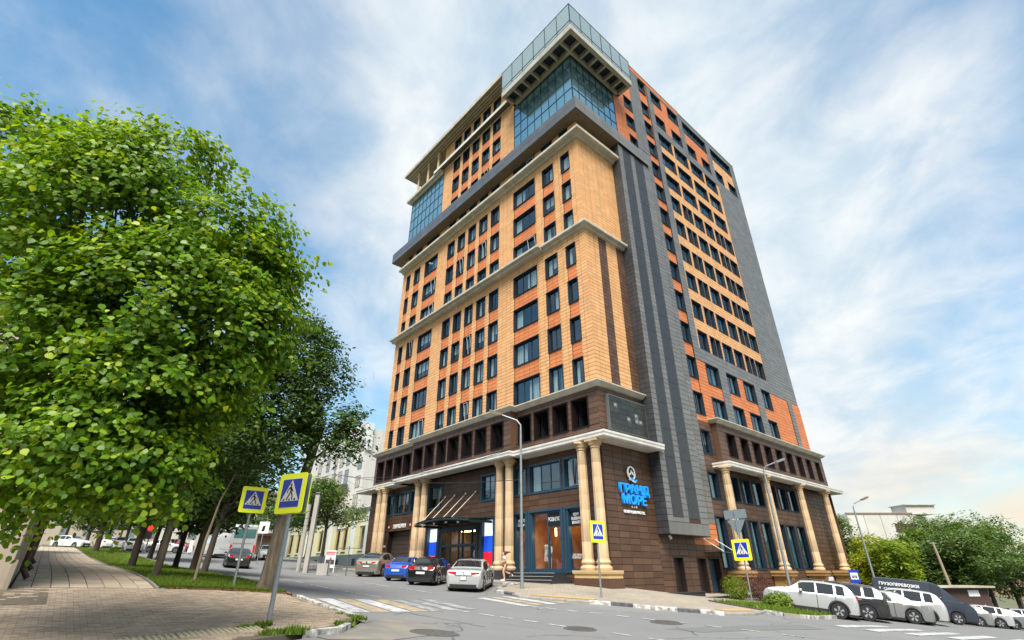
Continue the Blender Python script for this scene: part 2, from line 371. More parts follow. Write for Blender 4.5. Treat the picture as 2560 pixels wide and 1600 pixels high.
# ---- windows ----------------------------------------------------
WMESH = {}
def win_meshes(w, h, ns, frame, depth, sur, back):
    key = (round(w, 2), round(h, 2), ns, frame.name, depth, sur, back)
    if key in WMESH: return WMESH[key]
    m = MB(); d = depth; s = sur
    if s:                                    # surround, proud of the cladding
        for (x0, x1, z0, z1) in ((-s, 0, -s, h+s), (w, w+s, -s, h+s), (0, w, h, h+s), (0, w, -s, 0)): m.box(x0, x1, -.05, .03, z0, z1)
    t = .012                                 # reveals
    m.box(0, t, .03, d, 0, h); m.box(w-t, w, .03, d, 0, h); m.box(t, w-t, .03, d, h-t, h); m.box(t, w-t, .03, d, 0, t)
    fr = .07
    for (x0, x1, z0, z1) in ((t, fr, t, h-t), (w-fr, w-t, t, h-t), (fr, w-fr, h-fr, h-t), (fr, w-fr, t, fr)): m.box(x0, x1, d-.06, d, z0, z1)
    xs = [fr+(w-2*fr)*i/ns for i in range(ns+1)]
    for x in xs[1:-1]: m.box(x-.035, x+.035, d-.065, d, fr, h-fr)
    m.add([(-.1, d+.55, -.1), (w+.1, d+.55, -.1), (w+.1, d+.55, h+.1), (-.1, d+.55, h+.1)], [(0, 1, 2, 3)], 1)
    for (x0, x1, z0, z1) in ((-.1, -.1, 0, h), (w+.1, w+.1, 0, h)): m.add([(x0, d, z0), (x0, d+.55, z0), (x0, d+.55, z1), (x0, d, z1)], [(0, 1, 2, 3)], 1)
    me = m.build('window', [frame, BLK], mesh_only=True)
    panes = []
    for i in range(ns):
        p = MB(); x0 = xs[i]+(.035 if i else 0); x1 = xs[i+1]-(.035 if i < ns-1 else 0)
        p.add([(x0, d-.03, fr), (x1, d-.03, fr), (x1, d-.03, h-fr), (x0, d-.03, h-fr)], [(0, 1, 2, 3)]); panes.append(p.build('pane', GLW, mesh_only=True))
    cur = []
    for k in range(5):
        p = MB(); a, b = [(.04, w*.42), (.5*w, w*.96), (.04, w*.30), (.04, w*.96), (.6*w, .97*w)][k]; n = 9; hh = h-.06; lo = .06 if k != 3 else h*.45
        vs = [];
        for i in range(n+1): x = a+(b-a)*i/n; y = d+.12+.03*(i % 2); vs += [(x, y, lo), (x, y, hh)]
        p.add(vs, [(2*i, 2*i+2, 2*i+3, 2*i+1) for i in range(n)]); cur.append(p.build('curtain', CUT if k == 4 else CUR, mesh_only=True))
    WMESH[key] = (me, panes, cur); return WMESH[key]
def open_sash(o, w, h, ns, d):       # a tilted vent light, hung inwards at the foot
    sw = (w-.14)/ns; b = MB(); t = .05; x0 = .07+sw*(ns-1)
    M = Matrix.Translation((x0, d-.08, .08)) @ Matrix.Rotation(R(9), 4, 'X')
    q = MB()
    for (a0, a1, z0, z1) in ((0, t, 0, h-.16), (sw-t, sw, 0, h-.16), (t, sw-t, h-.16-t, h-.16), (t, sw-t, 0, t)): q.box(a0, a1, -.03, .02, z0, z1)
    q.v = [tuple(M @ Vector(v)) for v in q.v]; obj('open_sash', q.build('open_sash', WHT_, mesh_only=True), o, world=False)
WHT_ = mat('sash_pale', (.35, .37, .38), .5)
def window(side, u0, u1, z0, z1, ns=1, frame=None, depth=.24, sur=.06, out=0, cut=True, curt=None, name='window', parent=None):
    frame = frame or FRM; w, h = abs(u1-u0), z1-z0
    if cut: HOLES[side].append((u0, u1, z0, z1))
    me, panes, cur = win_meshes(w, h, ns, frame, depth, sur, True)
    o = obj(name, me, parent or hotel, loc=(W(u1, -out, z0) if side == 'L' else W(-out, u0, z0)))
    o.rotation_euler = (0, 0, math.atan2(-E1.y, -E1.x) if side == 'L' else math.atan2(E2.y, E2.x))
    for p in panes: obj('pane', p, o, world=False)
    ks = curt if curt is not None else rng.choice([(0,), (1,), (0, 1), (3,), (3,), (2,), (0, 4), (3, 0), (1,), ()])
    for k in ks: obj('curtain', cur[k], o, world=False)
    if side == 'L' and ns >= 1 and cut and rng.random() < .09: open_sash(o, w, h, ns, depth)
    return o
ROW = [11.80+3.37*k for k in range(12)]
LC = [(1.06, 2.02, 1), (3.1, 4.45, 2), (5.58, 8.58, 3), (10.9, 12.19, 2), (12.88, 14.2, 2), (14.92, 16.18, 2), (16.93, 18.2, 2), (18.95, 20.25, 2), (22.5, 25.2, 3), (26.45, 27.74, 2), (28.88, 29.65, 1)]
LA = 30.75
for k in range(8):
    for (u0, u1, ns) in LC:
        z0, z1 = ROW[k]+.02, ROW[k]+1.97
        window('L', u0, u1, z0, min(z1, 36.95), ns, curt=None if k < 7 else ())
for (u0, u1, ns) in LC:
    for k in (0, 1, 2, 4, 5):
        z0, z1 = ROW[k]+1.97+.06, ROW[k+1]+.02-.06
        clad('L', u0, u1, z0, z1, ORG, -.05, .65, .3, True); HOLES['L'].append((u0, u1, ROW[k]+1.97, ROW[k+1]+.02))
clad('L', 0, LA, 11.3, 36.95, YEL)
for k in (8, 9, 10, 11):
    for (u0, u1, ns) in LC[3:8]:
        window('L', u0, u1, ROW[k]-.08 if k < 11 else 48.3, ROW[k]+1.85 if k < 11 else 50.75, ns)
        if k in (8, 9): clad('L', u0, u1, ROW[k]+1.91, ROW[k+1]-.14, ORG, -.05, .65, .3, True); HOLES['L'].append((u0, u1, ROW[k]+1.85, ROW[k+1]-.08))
clad('L', 8.5, 22.55, 38.4, 51.3, YEL)
# brown storey openings (open loggia with plum reveals)
def loggia(side, u0, u1, z0, z1, out, glint=False):
    HOLES[side].append((u0, u1, z0, z1)); w, h = u1-u0, z1-z0; key = ('log', round(w, 2), round(h, 2), glint)
    if key not in WMESH:
        m = MB(); s = .09; d = .55
        for (x0, x1, q0, q1) in ((-s, 0, -s, h+s), (w, w+s, -s, h+s), (0, w, h, h+s), (0, w, -s, 0)): m.box(x0, x1, -.05, .04, q0, q1)
        t = .015; m.box(0, t, .04, d, 0, h); m.box(w-t, w, .04, d, 0, h); m.box(t, w-t, .04, d, h-t, h); m.box(t, w-t, .04, d, 0, t)
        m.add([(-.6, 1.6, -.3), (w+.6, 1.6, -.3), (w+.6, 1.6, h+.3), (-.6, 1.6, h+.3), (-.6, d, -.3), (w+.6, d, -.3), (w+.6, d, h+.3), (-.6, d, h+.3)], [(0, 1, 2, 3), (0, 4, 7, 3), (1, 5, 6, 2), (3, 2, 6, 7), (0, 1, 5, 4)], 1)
        if glint: m.box(w*.62, w*.78, 1.2, 1.26, 0, h*.62, 2)
        WMESH[key] = m.build('loggia_opening', [REV, BLK, MATS['frame_blue']], mesh_only=True)
    o = obj('loggia_opening', WMESH[key], hotel, loc=(W(u1, -out, z0) if side == 'L' else W(-out, u0, z0)))
    o.rotation_euler = (0, 0, math.atan2(-E1.y, -E1.x) if side == 'L' else math.atan2(E2.y, E2.x))
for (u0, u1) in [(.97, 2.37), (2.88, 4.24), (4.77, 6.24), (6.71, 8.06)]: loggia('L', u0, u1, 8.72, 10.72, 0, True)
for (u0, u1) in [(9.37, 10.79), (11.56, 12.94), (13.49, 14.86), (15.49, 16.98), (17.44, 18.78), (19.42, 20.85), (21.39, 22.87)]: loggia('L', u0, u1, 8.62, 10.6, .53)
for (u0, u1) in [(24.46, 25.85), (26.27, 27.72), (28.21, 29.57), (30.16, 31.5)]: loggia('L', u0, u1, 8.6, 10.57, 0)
clad('L', 0, 8.45, 7.9, 11.4, BRN, 0, 1.02, .37); clad('L', 8.45, 23.3, 7.9, 11.4, BRN, .53, 1.02, .37); clad('L', 23.3, 32.2, 7.9, 11.4, BRN, 0, 1.02, .37)
# ground floors, left
for (u0, u1, ns) in [(18.4, 20.4, 2), (10.9, 12.55, 2), (7.33, 8.6, 2), (3.83, 6.87, 3), (2.05, 3.38, 2), (27.21, 28.4, 2), (24.1, 26.68, 3), (22.35, 23.62, 2)]:
    window('L', u0, u1, 4.97, 6.8, ns, FRB, .2, .12)
clad('L', 0, 32.2, -1.2, 7.45, BRN, 0, 1.02, .37)
# ---- right face
RROW = [11.9, 15.27, 18.68, 22.0, 25.33, 28.66, 32.0, 35.22, 38.45, 41.65, 44.83, 48.05, 52.05]
for k, z in enumerate(RROW):
    sh = -.03*k
    window('R', 12.98+sh, 14.4+sh, z, z+1.93 if k != 12 else 53.95, 2, curt=(2, 4) if k % 2 else (2,))
    if k < 12: clad('R', 12.98+sh, 14.4+sh, z+1.99, RROW[k+1]-.06, ORG, -.05, .7, .3, True); HOLES['R'].append((12.98+sh-.03, 14.4+sh, z+1.93, RROW[k+1]))
for z in (11.95, 15.27):
    for (u0, u1) in [(16.17, 18.4), (19.93, 22.02), (23.47, 25.77), (27.32, 29.35)]: window('R', u0, u1, z, z+1.93, 2, curt=(0, 4), sur=.09)
for k in range(9):
    z = RROW[k+2]
    if k < 6:
        for (u0, u1, ns) in [(15.85, 17.5, 2), (18.12, 18.95, 1), (19.2, 20.0, 1), (20.55, 22.4, 2), (22.95, 24.7, 2), (25.3, 26.2, 1), (26.5, 27.35, 1), (27.7, 29.45, 2)]:
            window('R', u0-.04*k, u1-.04*k, z, z+1.9, ns, curt=rng.choice([(0,), (0, 4), (2,), (2, 4)]) if ns == 2 else ())
    else:
        for (u0, u1) in [(15.4, 18.1), (18.78, 21.65), (22.45, 25.35), (26.05, 28.85)]: window('R', u0, u1, z, z+1.86, 3, curt=rng.choice([(0,), (0, 4), (2,), (3,)]))
for (u0, u1) in [(15.5, 17.45), (19.05, 21.2), (22.65, 24.6), (26.25, 28.3), (29.85, 31.84), (33.45, 35.7)]: window('R', u0, u1, 48.15, 49.85, 2, curt=(2,))
for (u0, u1, ns) in [(15.3, 17.4, 2), (19.0, 21.3, 2), (22.55, 28.45, 6), (29.8, 35.5, 6)]: window('R', u0, u1, 52.05, 54.0, ns, curt=(2,))
RB = 37.0
# colour zones on the right face
clad('R', 0, 5.1, 24.9, 36.95, YEL)
for (u0, u1, m) in [(0, 1.74, YEL), (1.74, 2.73, BRN), (2.73, 4.1, YEL), (4.1, 5.1, BRN)]: clad('R', u0, u1, 11.3, 24.9, m)
clad('R', 0, 5.1, -1.9, 11.4, BRN, 0, 1.1, .37)
clad('R', 5.1, 12.9, -2.4, 1.63, BRN, 0, 1.1, .37); clad('R', 5.1, 9.5, 1.63, 3.1, BRN, 0, 1.1, .37); clad('R', 9.5, 12.9, 1.63, 3.12, ORG, 0, 1.1, .37)
clad('R', 10.3, 12.95, 3.12, 41.0, GRY, 0, 1.0, .4)
clad('R', 12.95, 15.0, 7.6, 11.3, BRN, 0, 1.0, .37); clad('R', 12.9, 15.55, 11.3, 17.25, ORG, 0, .9, .33)
clad('R', 12.95, 14.42, 17.25, 54.3, ORG, -.05)
clad('R', 14.42, 15.55, 17.25, 54.3, GRY, .03, 1.1, .4)
clad('R', 15.55, 33.95, 11.3, 17.25, ORG, 0, .9, .33)
# vertical grey pilasters on the low orange zone are separate proud boards
clad('R', 18.45, 19.88, 11.3, 17.25, GRY, .06, .72, .4); clad('R', 25.82, 27.27, 11.3, 17.25, GRY, .06, .72, .4); clad('R', 33.95, 35.1, 11.3, 17.25, GRY, .06, 1.1, .4)
clad('R', 35.1, RB+.3, 11.3, 17.25, ORG, 0, .9, .33)
clad('R', 15.55, 29.75, 17.25, 18.62, GRY, .03, 1.0, .4)
clad('R', 15.55, 29.75, 18.62, 46.85, YEL)
clad('R', 29.75, RB, 17.25, 46.85, GRY, .03, 1.0, .4)
clad('R', 15.55, RB, 46.85, 48.1, GRY, .03, 1.0, .4)
for (u0, u1, m) in [(15.55, 21.4, ORG), (22.6, 28.45, ORG), (29.75, 35.6, YEL)]: clad('R', u0, u1, 48.1, 54.1, m)
for (u0, u1) in [(21.4, 22.6), (28.45, 29.75), (35.6, RB)]: clad('R', u0, u1, 48.1, 54.3, GRY, .03, .6, .4)
clad('R', 15.55, RB, 54.1, 55.0, GRY, .03, 1.0, .4)
clad('R', 10.3, 21.8, 54.35, 55.05, ORG, .05, .6, .3)
clad('R', 6.85, 10.45, 38.4, 51.5, ORG, .02); clad('R', 10.45, 12.95, 41.0, 54.3, GRY, .03, 1.0, .4)
for z in (43.1, 46.1): window('R', 8.9, 10.3, z, z+1.8, 2, out=.02, curt=(2,))
window('R', 9.05, 10.3, 40.1, 41.8, 2, out=.02, curt=())
# wing brown storey, ground floors under it
for (u0, u1) in [(16.48, 17.82), (18.93, 20.25), (21.28, 22.62), (23.68, 24.96), (26.13, 27.39), (28.52, 29.78), (31.03, 32.21), (33.47, 34.55), (35.95, 37.03)]: loggia('R', u0, u1, 8.68, 10.58, .5)
clad('R', 15.0, 38.2, 7.9, 11.4, BRN, .5, 1.05, .37)
window('R', 13.1, 14.4, 8.6, 10.48, 2, FRM, .24, .1)
for (u0, u1) in [(13.06, 14.44), (16.5, 17.78), (18.36, 19.9), (20.55, 22.2), (23.6, 25.0), (25.68, 27.3), (27.82, 29.5)]: window('R', u0, u1, 5.1, 7.03, 1, FRM, .24, .1, curt=rng.choice([(0, 4), (2, 4), (4,), (0,)]))
for (u0, u1) in [(13.0, 14.4), (16.4, 17.76), (18.32, 19.97), (20.62, 22.25), (23.75, 25.2), (25.68, 27.36), (27.98, 29.65)]: window('R', u0, u1, .12, 3.68, 1, FRM, .24, .1, curt=rng.choice([(0,), (0, 4), (2, 4)]))
clad('R', 12.9, 38.2, -3.2, 7.6, BRN, 0, 1.05, .37)
# garage mouth on the right face
HOLES['R'].append((31.2, 33.6, -3.2, -1.05))
# doors on the right face
def door(side, u0, u1, z0, z1, depth, m, glazed=False, name='door'):
    HOLES[side].append((u0, u1, z0, z1)); w, h = u1-u0, z1-z0
    b = MB(); t = .06
    b.box(0, t, -.03, depth, 0, h); b.box(w-t, w, -.03, depth, 0, h); b.box(t, w-t, -.03, depth, h-t, h)
    b.box(t, w-t, depth-.05, depth, 0, h-t, 1)
    if glazed: b.box(t+.1, w-t-.1, depth-.07, depth-.05, .12, h-t-.1, 2)
    b.box(w*.1, w*.9, 0.0, depth, -.08, 0, 0)
    o = obj(name, b.build(name, [m, m, FRB], mesh_only=True), hotel, loc=(W(u1, 0, z0) if side == 'L' else W(0, u0, z0)))
    o.rotation_euler = (0, 0, math.atan2(-E1.y, -E1.x) if side == 'L' else math.atan2(E2.y, E2.x))
    hb = MB(); hb.tube([(t+.16, depth-.12, .5), (t+.16, depth-.12, 1.5)], .022, 6)
    for q in (.55, 1.45): hb.tube([(t+.16, depth-.12, q), (t+.16, depth-.05, q)], .014, 6)
    obj('handle', hb.build('handle', STE, mesh_only=True), o, world=False)
    return o
DRK = mat('door_dark', (.018, .012, .010), .5)
door('R', 6.5, 7.68, -1.5, .82, .35, DRK); door('R', 9.42, 10.6, -1.5, .8, .35, DRK); door('R', 10.98, 12.5, -1.5, .82, .45, DRK, True)

# shop fronts and entrance (left face): holes now, built further down
SHOP = [(7.33, 8.62), (3.87, 6.94), (2.0, 3.44)]
for (u0, u1) in SHOP: HOLES['L'].append((u0, u1, 0.0, 3.62))
HOLES['L'] += [(13.04, 18.03, -.45, 3.1), (10.75, 12.5, .0, 3.6), (18.38, 20.3, .0, 3.35), (23.4, 27.55, -.9, 3.4)]

# ---- masses behind the cladding (set back, dark) -----------------
core = MB()
core.ab(4.5, LA-.5, 4.5, 19.5, -3, 46.5); core.ab(4.6, 23.5, 4.6, RB-.5, -5, 54.6)
core.ab(9, 22.4, 4.7, 19, 37, 51.4)
wall = core.build('wall', JNT, hotel)
# returns and soffits that close the volume
rt = MB()
rt.ab(LA-.03, LA+.0, 0.02, 19.9, 11.3, 37.0); rt.ab(32.17, 32.2, .02, 19.9, -1.5, 11.4)
rt.build('end_wall', YEL, hotel, rnd=True)
eb = MB(); eb.ab(0.02, 23.9, RB-.03, RB, 11.3, 55.0); eb.build('end_wall', GRY, hotel, rnd=True)
e3 = MB(); e3.ab(-.48, 20, 38.16, 38.2, -4.5, 11.4); e3.ab(-.5, 0, 15.0, 15.03, 7.9, 11.4); e3.ab(8.42, 8.45, -.53, 0, 7.9, 11.4); e3.ab(23.3, 23.33, -.53, 0, 7.9, 11.4); e3.build('end_wall', BRN, hotel, rnd=True)
e4 = MB(); e4.ab(22.52, 22.55, 0.02, 12, 47.2, 51.3); e4.build('end_wall', YEL, hotel, rnd=True)
rf = MB(); rf.ab(.1, 24, .1, RB-.1, 54.85, 54.95); rf.ab(8.5, 31, -1.2, 20, 51.55, 51.7); rf.build('roof', CON, hotel)

# ---- cornices ----------------------------------------------------
def corn(name, path, prof, m): b = MB(); sweep(b, path, prof); return b.build(name, m, hotel)
PB = lambda z, p: [(0.0, z), (p*.35, z+.04), (p*.45, z+.2), (p*.92, z+.22), (p, z+.26), (p, z+.46), (0, z+.5)]
# belt between the brick storeys: stepped forward over the middle bays
corn('belt_course', [(LA, 0.0), (0, 0), (0, 5.15)], PB(24.7, .55), CRN)
b = MB(); sweep(b, [(LA+.02, -.34), (25.5, -.34)], PB(24.7, .55)); sweep(b, [(25.4, -.34), (4.5, -.34)], PB(24.7, .55)); b.ab(4.5, 25.4, -.34, 0, 24.7, 25.18); b.build('belt_course', CRN, hotel)
corn('top_cornice', [(LA, 0), (0, 0), (0, 5.2)], [(0, 34.78), (.25, 34.8), (.3, 34.98), (.72, 35.0), (.82, 35.06), (.82, 35.32), (0, 35.36)], CRN)
uc = lambda p: [(0.0, 11.28), (.12, 11.3), (.28, 11.42), (p-.05, 11.52), (p, 11.53), (p, 11.62), (0, 11.64)]
b = MB(); sweep(b, [(8.45, 0), (0, 0), (0, 5.6)], uc(.48)); sweep(b, [(23.3, 0), (23.3, -.53), (8.45, -.53), (8.45, 0)], uc(.48)); sweep(b, [(32.2, 12), (32.2, 0), (23.3, 0)], uc(.48)); b.build('base_cornice', CRN, hotel)
b = MB(); sweep(b, [(0, 15.0), (-.5, 15.0), (-.5, 38.2), (6, 38.2)], uc(.42)); b.build('base_cornice', CRN, hotel)
lc = lambda p: [(0.0, 7.42), (p-.12, 7.42), (p-.04, 7.5), (p-.04, 7.62), (p, 7.72), (p, 7.84), (0, 7.98)]
b = MB(); sweep(b, [(8.45, 0), (0, 0), (0, 5.3)], lc(1.3)); sweep(b, [(23.3, .1), (23.3, -.53), (8.45, -.53), (8.45, .1)], lc(1.2)); sweep(b, [(32.2, 12), (32.2, 0), (23.3, 0)], lc(1.3)); b.build('portico_cornice', CRW, hotel)
b = MB(); sweep(b, [(0, 15.0), (-.5, 15.0), (-.5, 38.2), (6, 38.2)], lc(1.0)); b.build('portico_cornice', CRW, hotel)
# grey band with a deep soffit
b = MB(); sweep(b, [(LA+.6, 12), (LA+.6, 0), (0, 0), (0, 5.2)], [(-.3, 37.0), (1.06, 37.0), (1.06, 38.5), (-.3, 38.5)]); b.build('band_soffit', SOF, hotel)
clad('L', -1.1, LA+1.7, 37.02, 38.5, DGR, 1.1, 1.25, .74, True); clad('R', -1.1, 10.4, 37.02, 38.5, GRY, 1.1, 1.25, .74, True)
b = MB(); b.ab(LA+1.68, LA+1.7, -1.1, 12, 37.02, 38.5); b.build('band_end', DGR, hotel, rnd=True)
# shaft with dark louvre strips
b = MB(); b.ab(-.88, .2, 5.12, 10.22, 2.15, 38.3); b.build('shaft_core', JNT, hotel)
HOLES['R'] += []
for (u0, u1) in [(5.1, 5.76), (7.04, 7.7), (9.16, 10.24)]: clad('R', u0, u1, 2.9, 36.98, GRY, .91, 1.2, .4, True)
clad('R', 5.76, 7.04, 2.9, 3.2, GRY, .91, 1.2, .4, True)
clad('R', 5.1, 10.24, 2.13, 2.9, GRY, .91, .86, .8, True)
for (u0, u1) in [(5.76, 7.04), (7.7, 9.16)]:
    z = 3.2
    while z < 36.5:
        q = MB(); n = 9; z1 = min(z+2.0, 36.98)
        for i in range(n):
            x0 = u0+(u1-u0)*i/n; q.ab(-.9, -.84, x0+.01, x0+(u1-u0)/n-.03, z, z1-.03)
        q.build('louvre_panel', mat('louvre_dark', (.030, .034, .038), .4, col2=(.045, .048, .05), scale=3), hotel); z += 2.0
sb = MB()
nz = 88
for i in range(nz):
    z = 2.13+i*.4
    for (a0, a1) in ((-.91, -.46), (-.46, 0)): sb.ab(a0+.012, a1-.012, 5.08, 5.1, z+.012, z+.388, 0, rng.random())
sb.build('shaft_side', SHS, hotel, rnd=True)
b = MB(); b.ab(-.9, 0, 5.1, 10.22, 2.1, 2.13); b.build('shaft_bottom', DRK, hotel)

# ---- glazed corner and the west glazing ---------------------------
def curtain_wall(side, u0, u1, z0, z1, nu, nz, name='curtain_wall'):
    b = MB()
    for i in range(nu+1):
        u = u0+(u1-u0)*i/nu
        if side == 'L': b.ab(u-.03, u+.03, -.02, .06, z0, z1)
        else: b.ab(-.02, .06, u-.03, u+.03, z0, z1)
    for j in range(nz+1):
        z = z0+(z1-z0)*j/nz
        if side == 'L': b.ab(u0, u1, -.018, .05, z-.03, z+.03)
        else: b.ab(-.018, .05, u0, u1, z-.03, z+.03)
    o = b.build(name, FRM, hotel)
    for i in range(nu):
        for j in range(nz):
            a0, a1 = u0+(u1-u0)*i/nu+.03, u0+(u1-u0)*(i+1)/nu-.03; q0, q1 = z0+(z1-z0)*j/nz+.03, z0+(z1-z0)*(j+1)/nz-.03
            p = MB(); tl = (rng.random()-.5)*.004; tz = (rng.random()-.5)*.004
            p.add([pt(side, a0, q0, -.02+tl), pt(side, a1, q0, -.02-tl), pt(side, a1, q1, -.02-tl+tz), pt(side, a0, q1, -.02+tl+tz)], [(0, 1, 2, 3)]); p.build('pane', GLC, o)
curtain_wall('L', 0.0, 8.5, 38.5, 46.5, 8, 5); curtain_wall('R', 0.0, 6.85, 38.5, 46.5, 7, 5); curtain_wall('L', 22.5, 30.6, 38.5, 46.75, 8, 5)
b = MB(); b.ab(30.57, 30.6, 0.05, 9, 38.5, 46.7); b.build('curtain_wall_return', GLC, hotel)
# ---- roof terrace: coffered slab and frosted balustrade -----------
b = MB(); p = 2.0; z0, z1 = 46.3, 47.12
A1, B1 = 8.25, 7.56
b.ab(-p, A1, -p, B1, 46.95, z1); b.ab(-p, A1, -p, -p+.38, z0, 46.95); b.ab(-p, -p+.38, -p+.38, B1, z0, 46.95)
b.ab(-.15, A1, -.4, -.1, z0, 46.95); b.ab(-.4, -.15, -.4, B1, z0, 46.95)
for i in range(7): u = -.28+i*1.38; b.ab(u, u+.22, -p+.38, -.4, z0+.04, 46.95) if i else None
for i in range(1, 7): u = -.28+i*1.28; b.ab(-p+.38, -.4, u, u+.22, z0+.04, 46.95)
b.ab(-.4, -.18, -p+.38, -.4, z0+.04, 46.95); b.ab(-p+.38, -.4, -.4, -.18, z0+.04, 46.95)
b.ab(A1-.3, A1, -p+.38, .3, z0, 46.95); b.ab(-p+.38, .3, B1-.3, B1, z0, 46.95)
b.build('terrace_slab', CON, hotel)
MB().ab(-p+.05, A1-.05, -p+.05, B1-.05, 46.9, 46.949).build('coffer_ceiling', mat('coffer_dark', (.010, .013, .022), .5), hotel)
b = MB(); b.ab(-p-.03, A1+.03, -p-.03, -p+.0, z0+.02, z1-.02); b.ab(-p-.03, -p, -p, B1+.03, z0+.02, z1-.02); b.build('terrace_fascia', mat('fascia_grey', (.42, .42, .39), .7, col2=(.3, .29, .26), scale=1.2, amt=1.4), hotel)
bal = MB()
for (z) in (47.12, 47.62, 50.28): bal.ab(-p, A1, -p-.04, -p+.02, z-.025, z+.025); bal.ab(-p-.04, -p+.02, -p, B1, z-.025, z+.025)
na, nb = 6, 6
for i in range(na+1): u = -p+(A1+p)*i/na; bal.ab(u-.03, u+.03, -p-.05, -p+.03, 47.12, 50.28)
for i in range(1, nb+1): u = -p+(B1+p)*i/nb; bal.ab(-p-.05, -p+.03, u-.03, u+.03, 47.12, 50.28)
bo = bal.build('balustrade', FRM, hotel)
for i in range(na):
    u0, u1 = -p+(A1+p)*i/na+.03, -p+(A1+p)*(i+1)/na-.03
    for (q0, q1) in ((47.15, 47.59), (47.65, 50.25)): MB().ab(u0, u1, -p-.012, -p, q0, q1).build('glass_panel', GLB, bo)
for i in range(nb):
    u0, u1 = -p+(B1+p)*i/nb+.03, -p+(B1+p)*(i+1)/nb-.03
    for (q0, q1) in ((47.15, 47.59), (47.65, 50.25)): MB().ab(-p-.012, -p, u0, u1, q0, q1).build('glass_panel', GLB, bo)
# ---- big eaves, ledges and roof loggia on the left -----------------
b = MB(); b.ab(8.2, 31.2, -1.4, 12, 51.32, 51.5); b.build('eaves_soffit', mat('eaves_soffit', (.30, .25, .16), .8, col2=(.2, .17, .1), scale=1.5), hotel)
b = MB(); b.ab(8.2, 31.23, -1.45, -1.4, 51.26, 51.78); b.ab(31.2, 31.25, -1.4, 12, 51.26, 51.78)
for q in (-.95, -.6, -.25): b.ab(8.2, 30.9, q-.06, q+.06, 51.2, 51.32)
b.build('eaves_fascia', CRN, hotel)
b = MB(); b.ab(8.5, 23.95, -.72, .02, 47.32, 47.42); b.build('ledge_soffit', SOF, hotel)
b = MB(); b.ab(8.5, 24.0, -.78, -.72, 47.24, 47.66); b.ab(23.95, 24.0, -.72, .02, 47.24, 47.66); b.ab(8.5, 22.6, -.12, -.02, 47.2, 47.32); b.build('ledge', CRW, hotel)
b = MB(); sweep(b, [(30.7, 9), (30.7, 0), (22.55, 0)], [(0, 46.75), (.2, 46.77), (.28, 46.98), (.6, 47.02), (.62, 47.4), (0, 47.42)]); b.ab(22.5, 30.65, 0, 9, 47.2, 47.38); b.build('ledge', CRN, hotel)

# ---- columns -------------------------------------------------------
def column_meshes(h):
    sh = MB(); nd = 7; dz = (h-1.15)/nd
    for i in range(nd):
        r0 = .335-.045*i/nd; z0 = .62+i*dz; k = len(sh.v)
        sh.lathe([(r0*.985, z0), (r0, z0+.03), (r0-.045/nd, z0+dz-.03), ((r0-.045/nd)*.985, z0+dz)], 20, flute=.075)
        rr = rng.random()
        for q in range(k, len(sh.v)): sh.r[q] = rr
    cp = MB(); z = h-.53; cp.lathe([(.30, z), (.33, z+.04), (.30, z+.09), (.32, z+.16), (.41, z+.3), (.45, z+.34), (.45, z+.40)], 24); cp.box(-.47, .47, -.47, .47, h-.13, h)
    for j in range(24): q = 2*math.pi*j/24; cp.box(.38*math.cos(q)-.025, .38*math.cos(q)+.025, .38*math.sin(q)-.025, .38*math.sin(q)+.025, z+.2, z+.31)
    bs = MB(); bs.lathe([(.47, 0), (.49, .05), (.49, .14), (.44, .2), (.385, .26), (.375, .32), (.42, .36), (.43, .44), (.385, .49), (.36, .53), (.345, .62)], 28)
    return (sh.build('shaft', CRE, mesh_only=True, smooth=12, rnd=True), cp.build('capital', CRE, mesh_only=True, smooth=30, rnd=True), bs.build('base', CRE, mesh_only=True, smooth=30, rnd=True))
CM = column_meshes(7.42)
def column(a, b):
    o = obj('column', CM[0], hotel, loc=W(a, b, 0)); o.rotation_euler = (0, 0, AL+rng.random())
    for n, m in (('capital', CM[1]), ('base', CM[2])):
        c = obj(n, m, o, world=False)
    return o
for a in (1.03, -.13, 9.3, 8.2, 21.05, 19.9, 28.5, 27.4): column(a, -.85)
for bb in (13.98, 21.1, 28.25, 34.75): column(-1.0, bb)
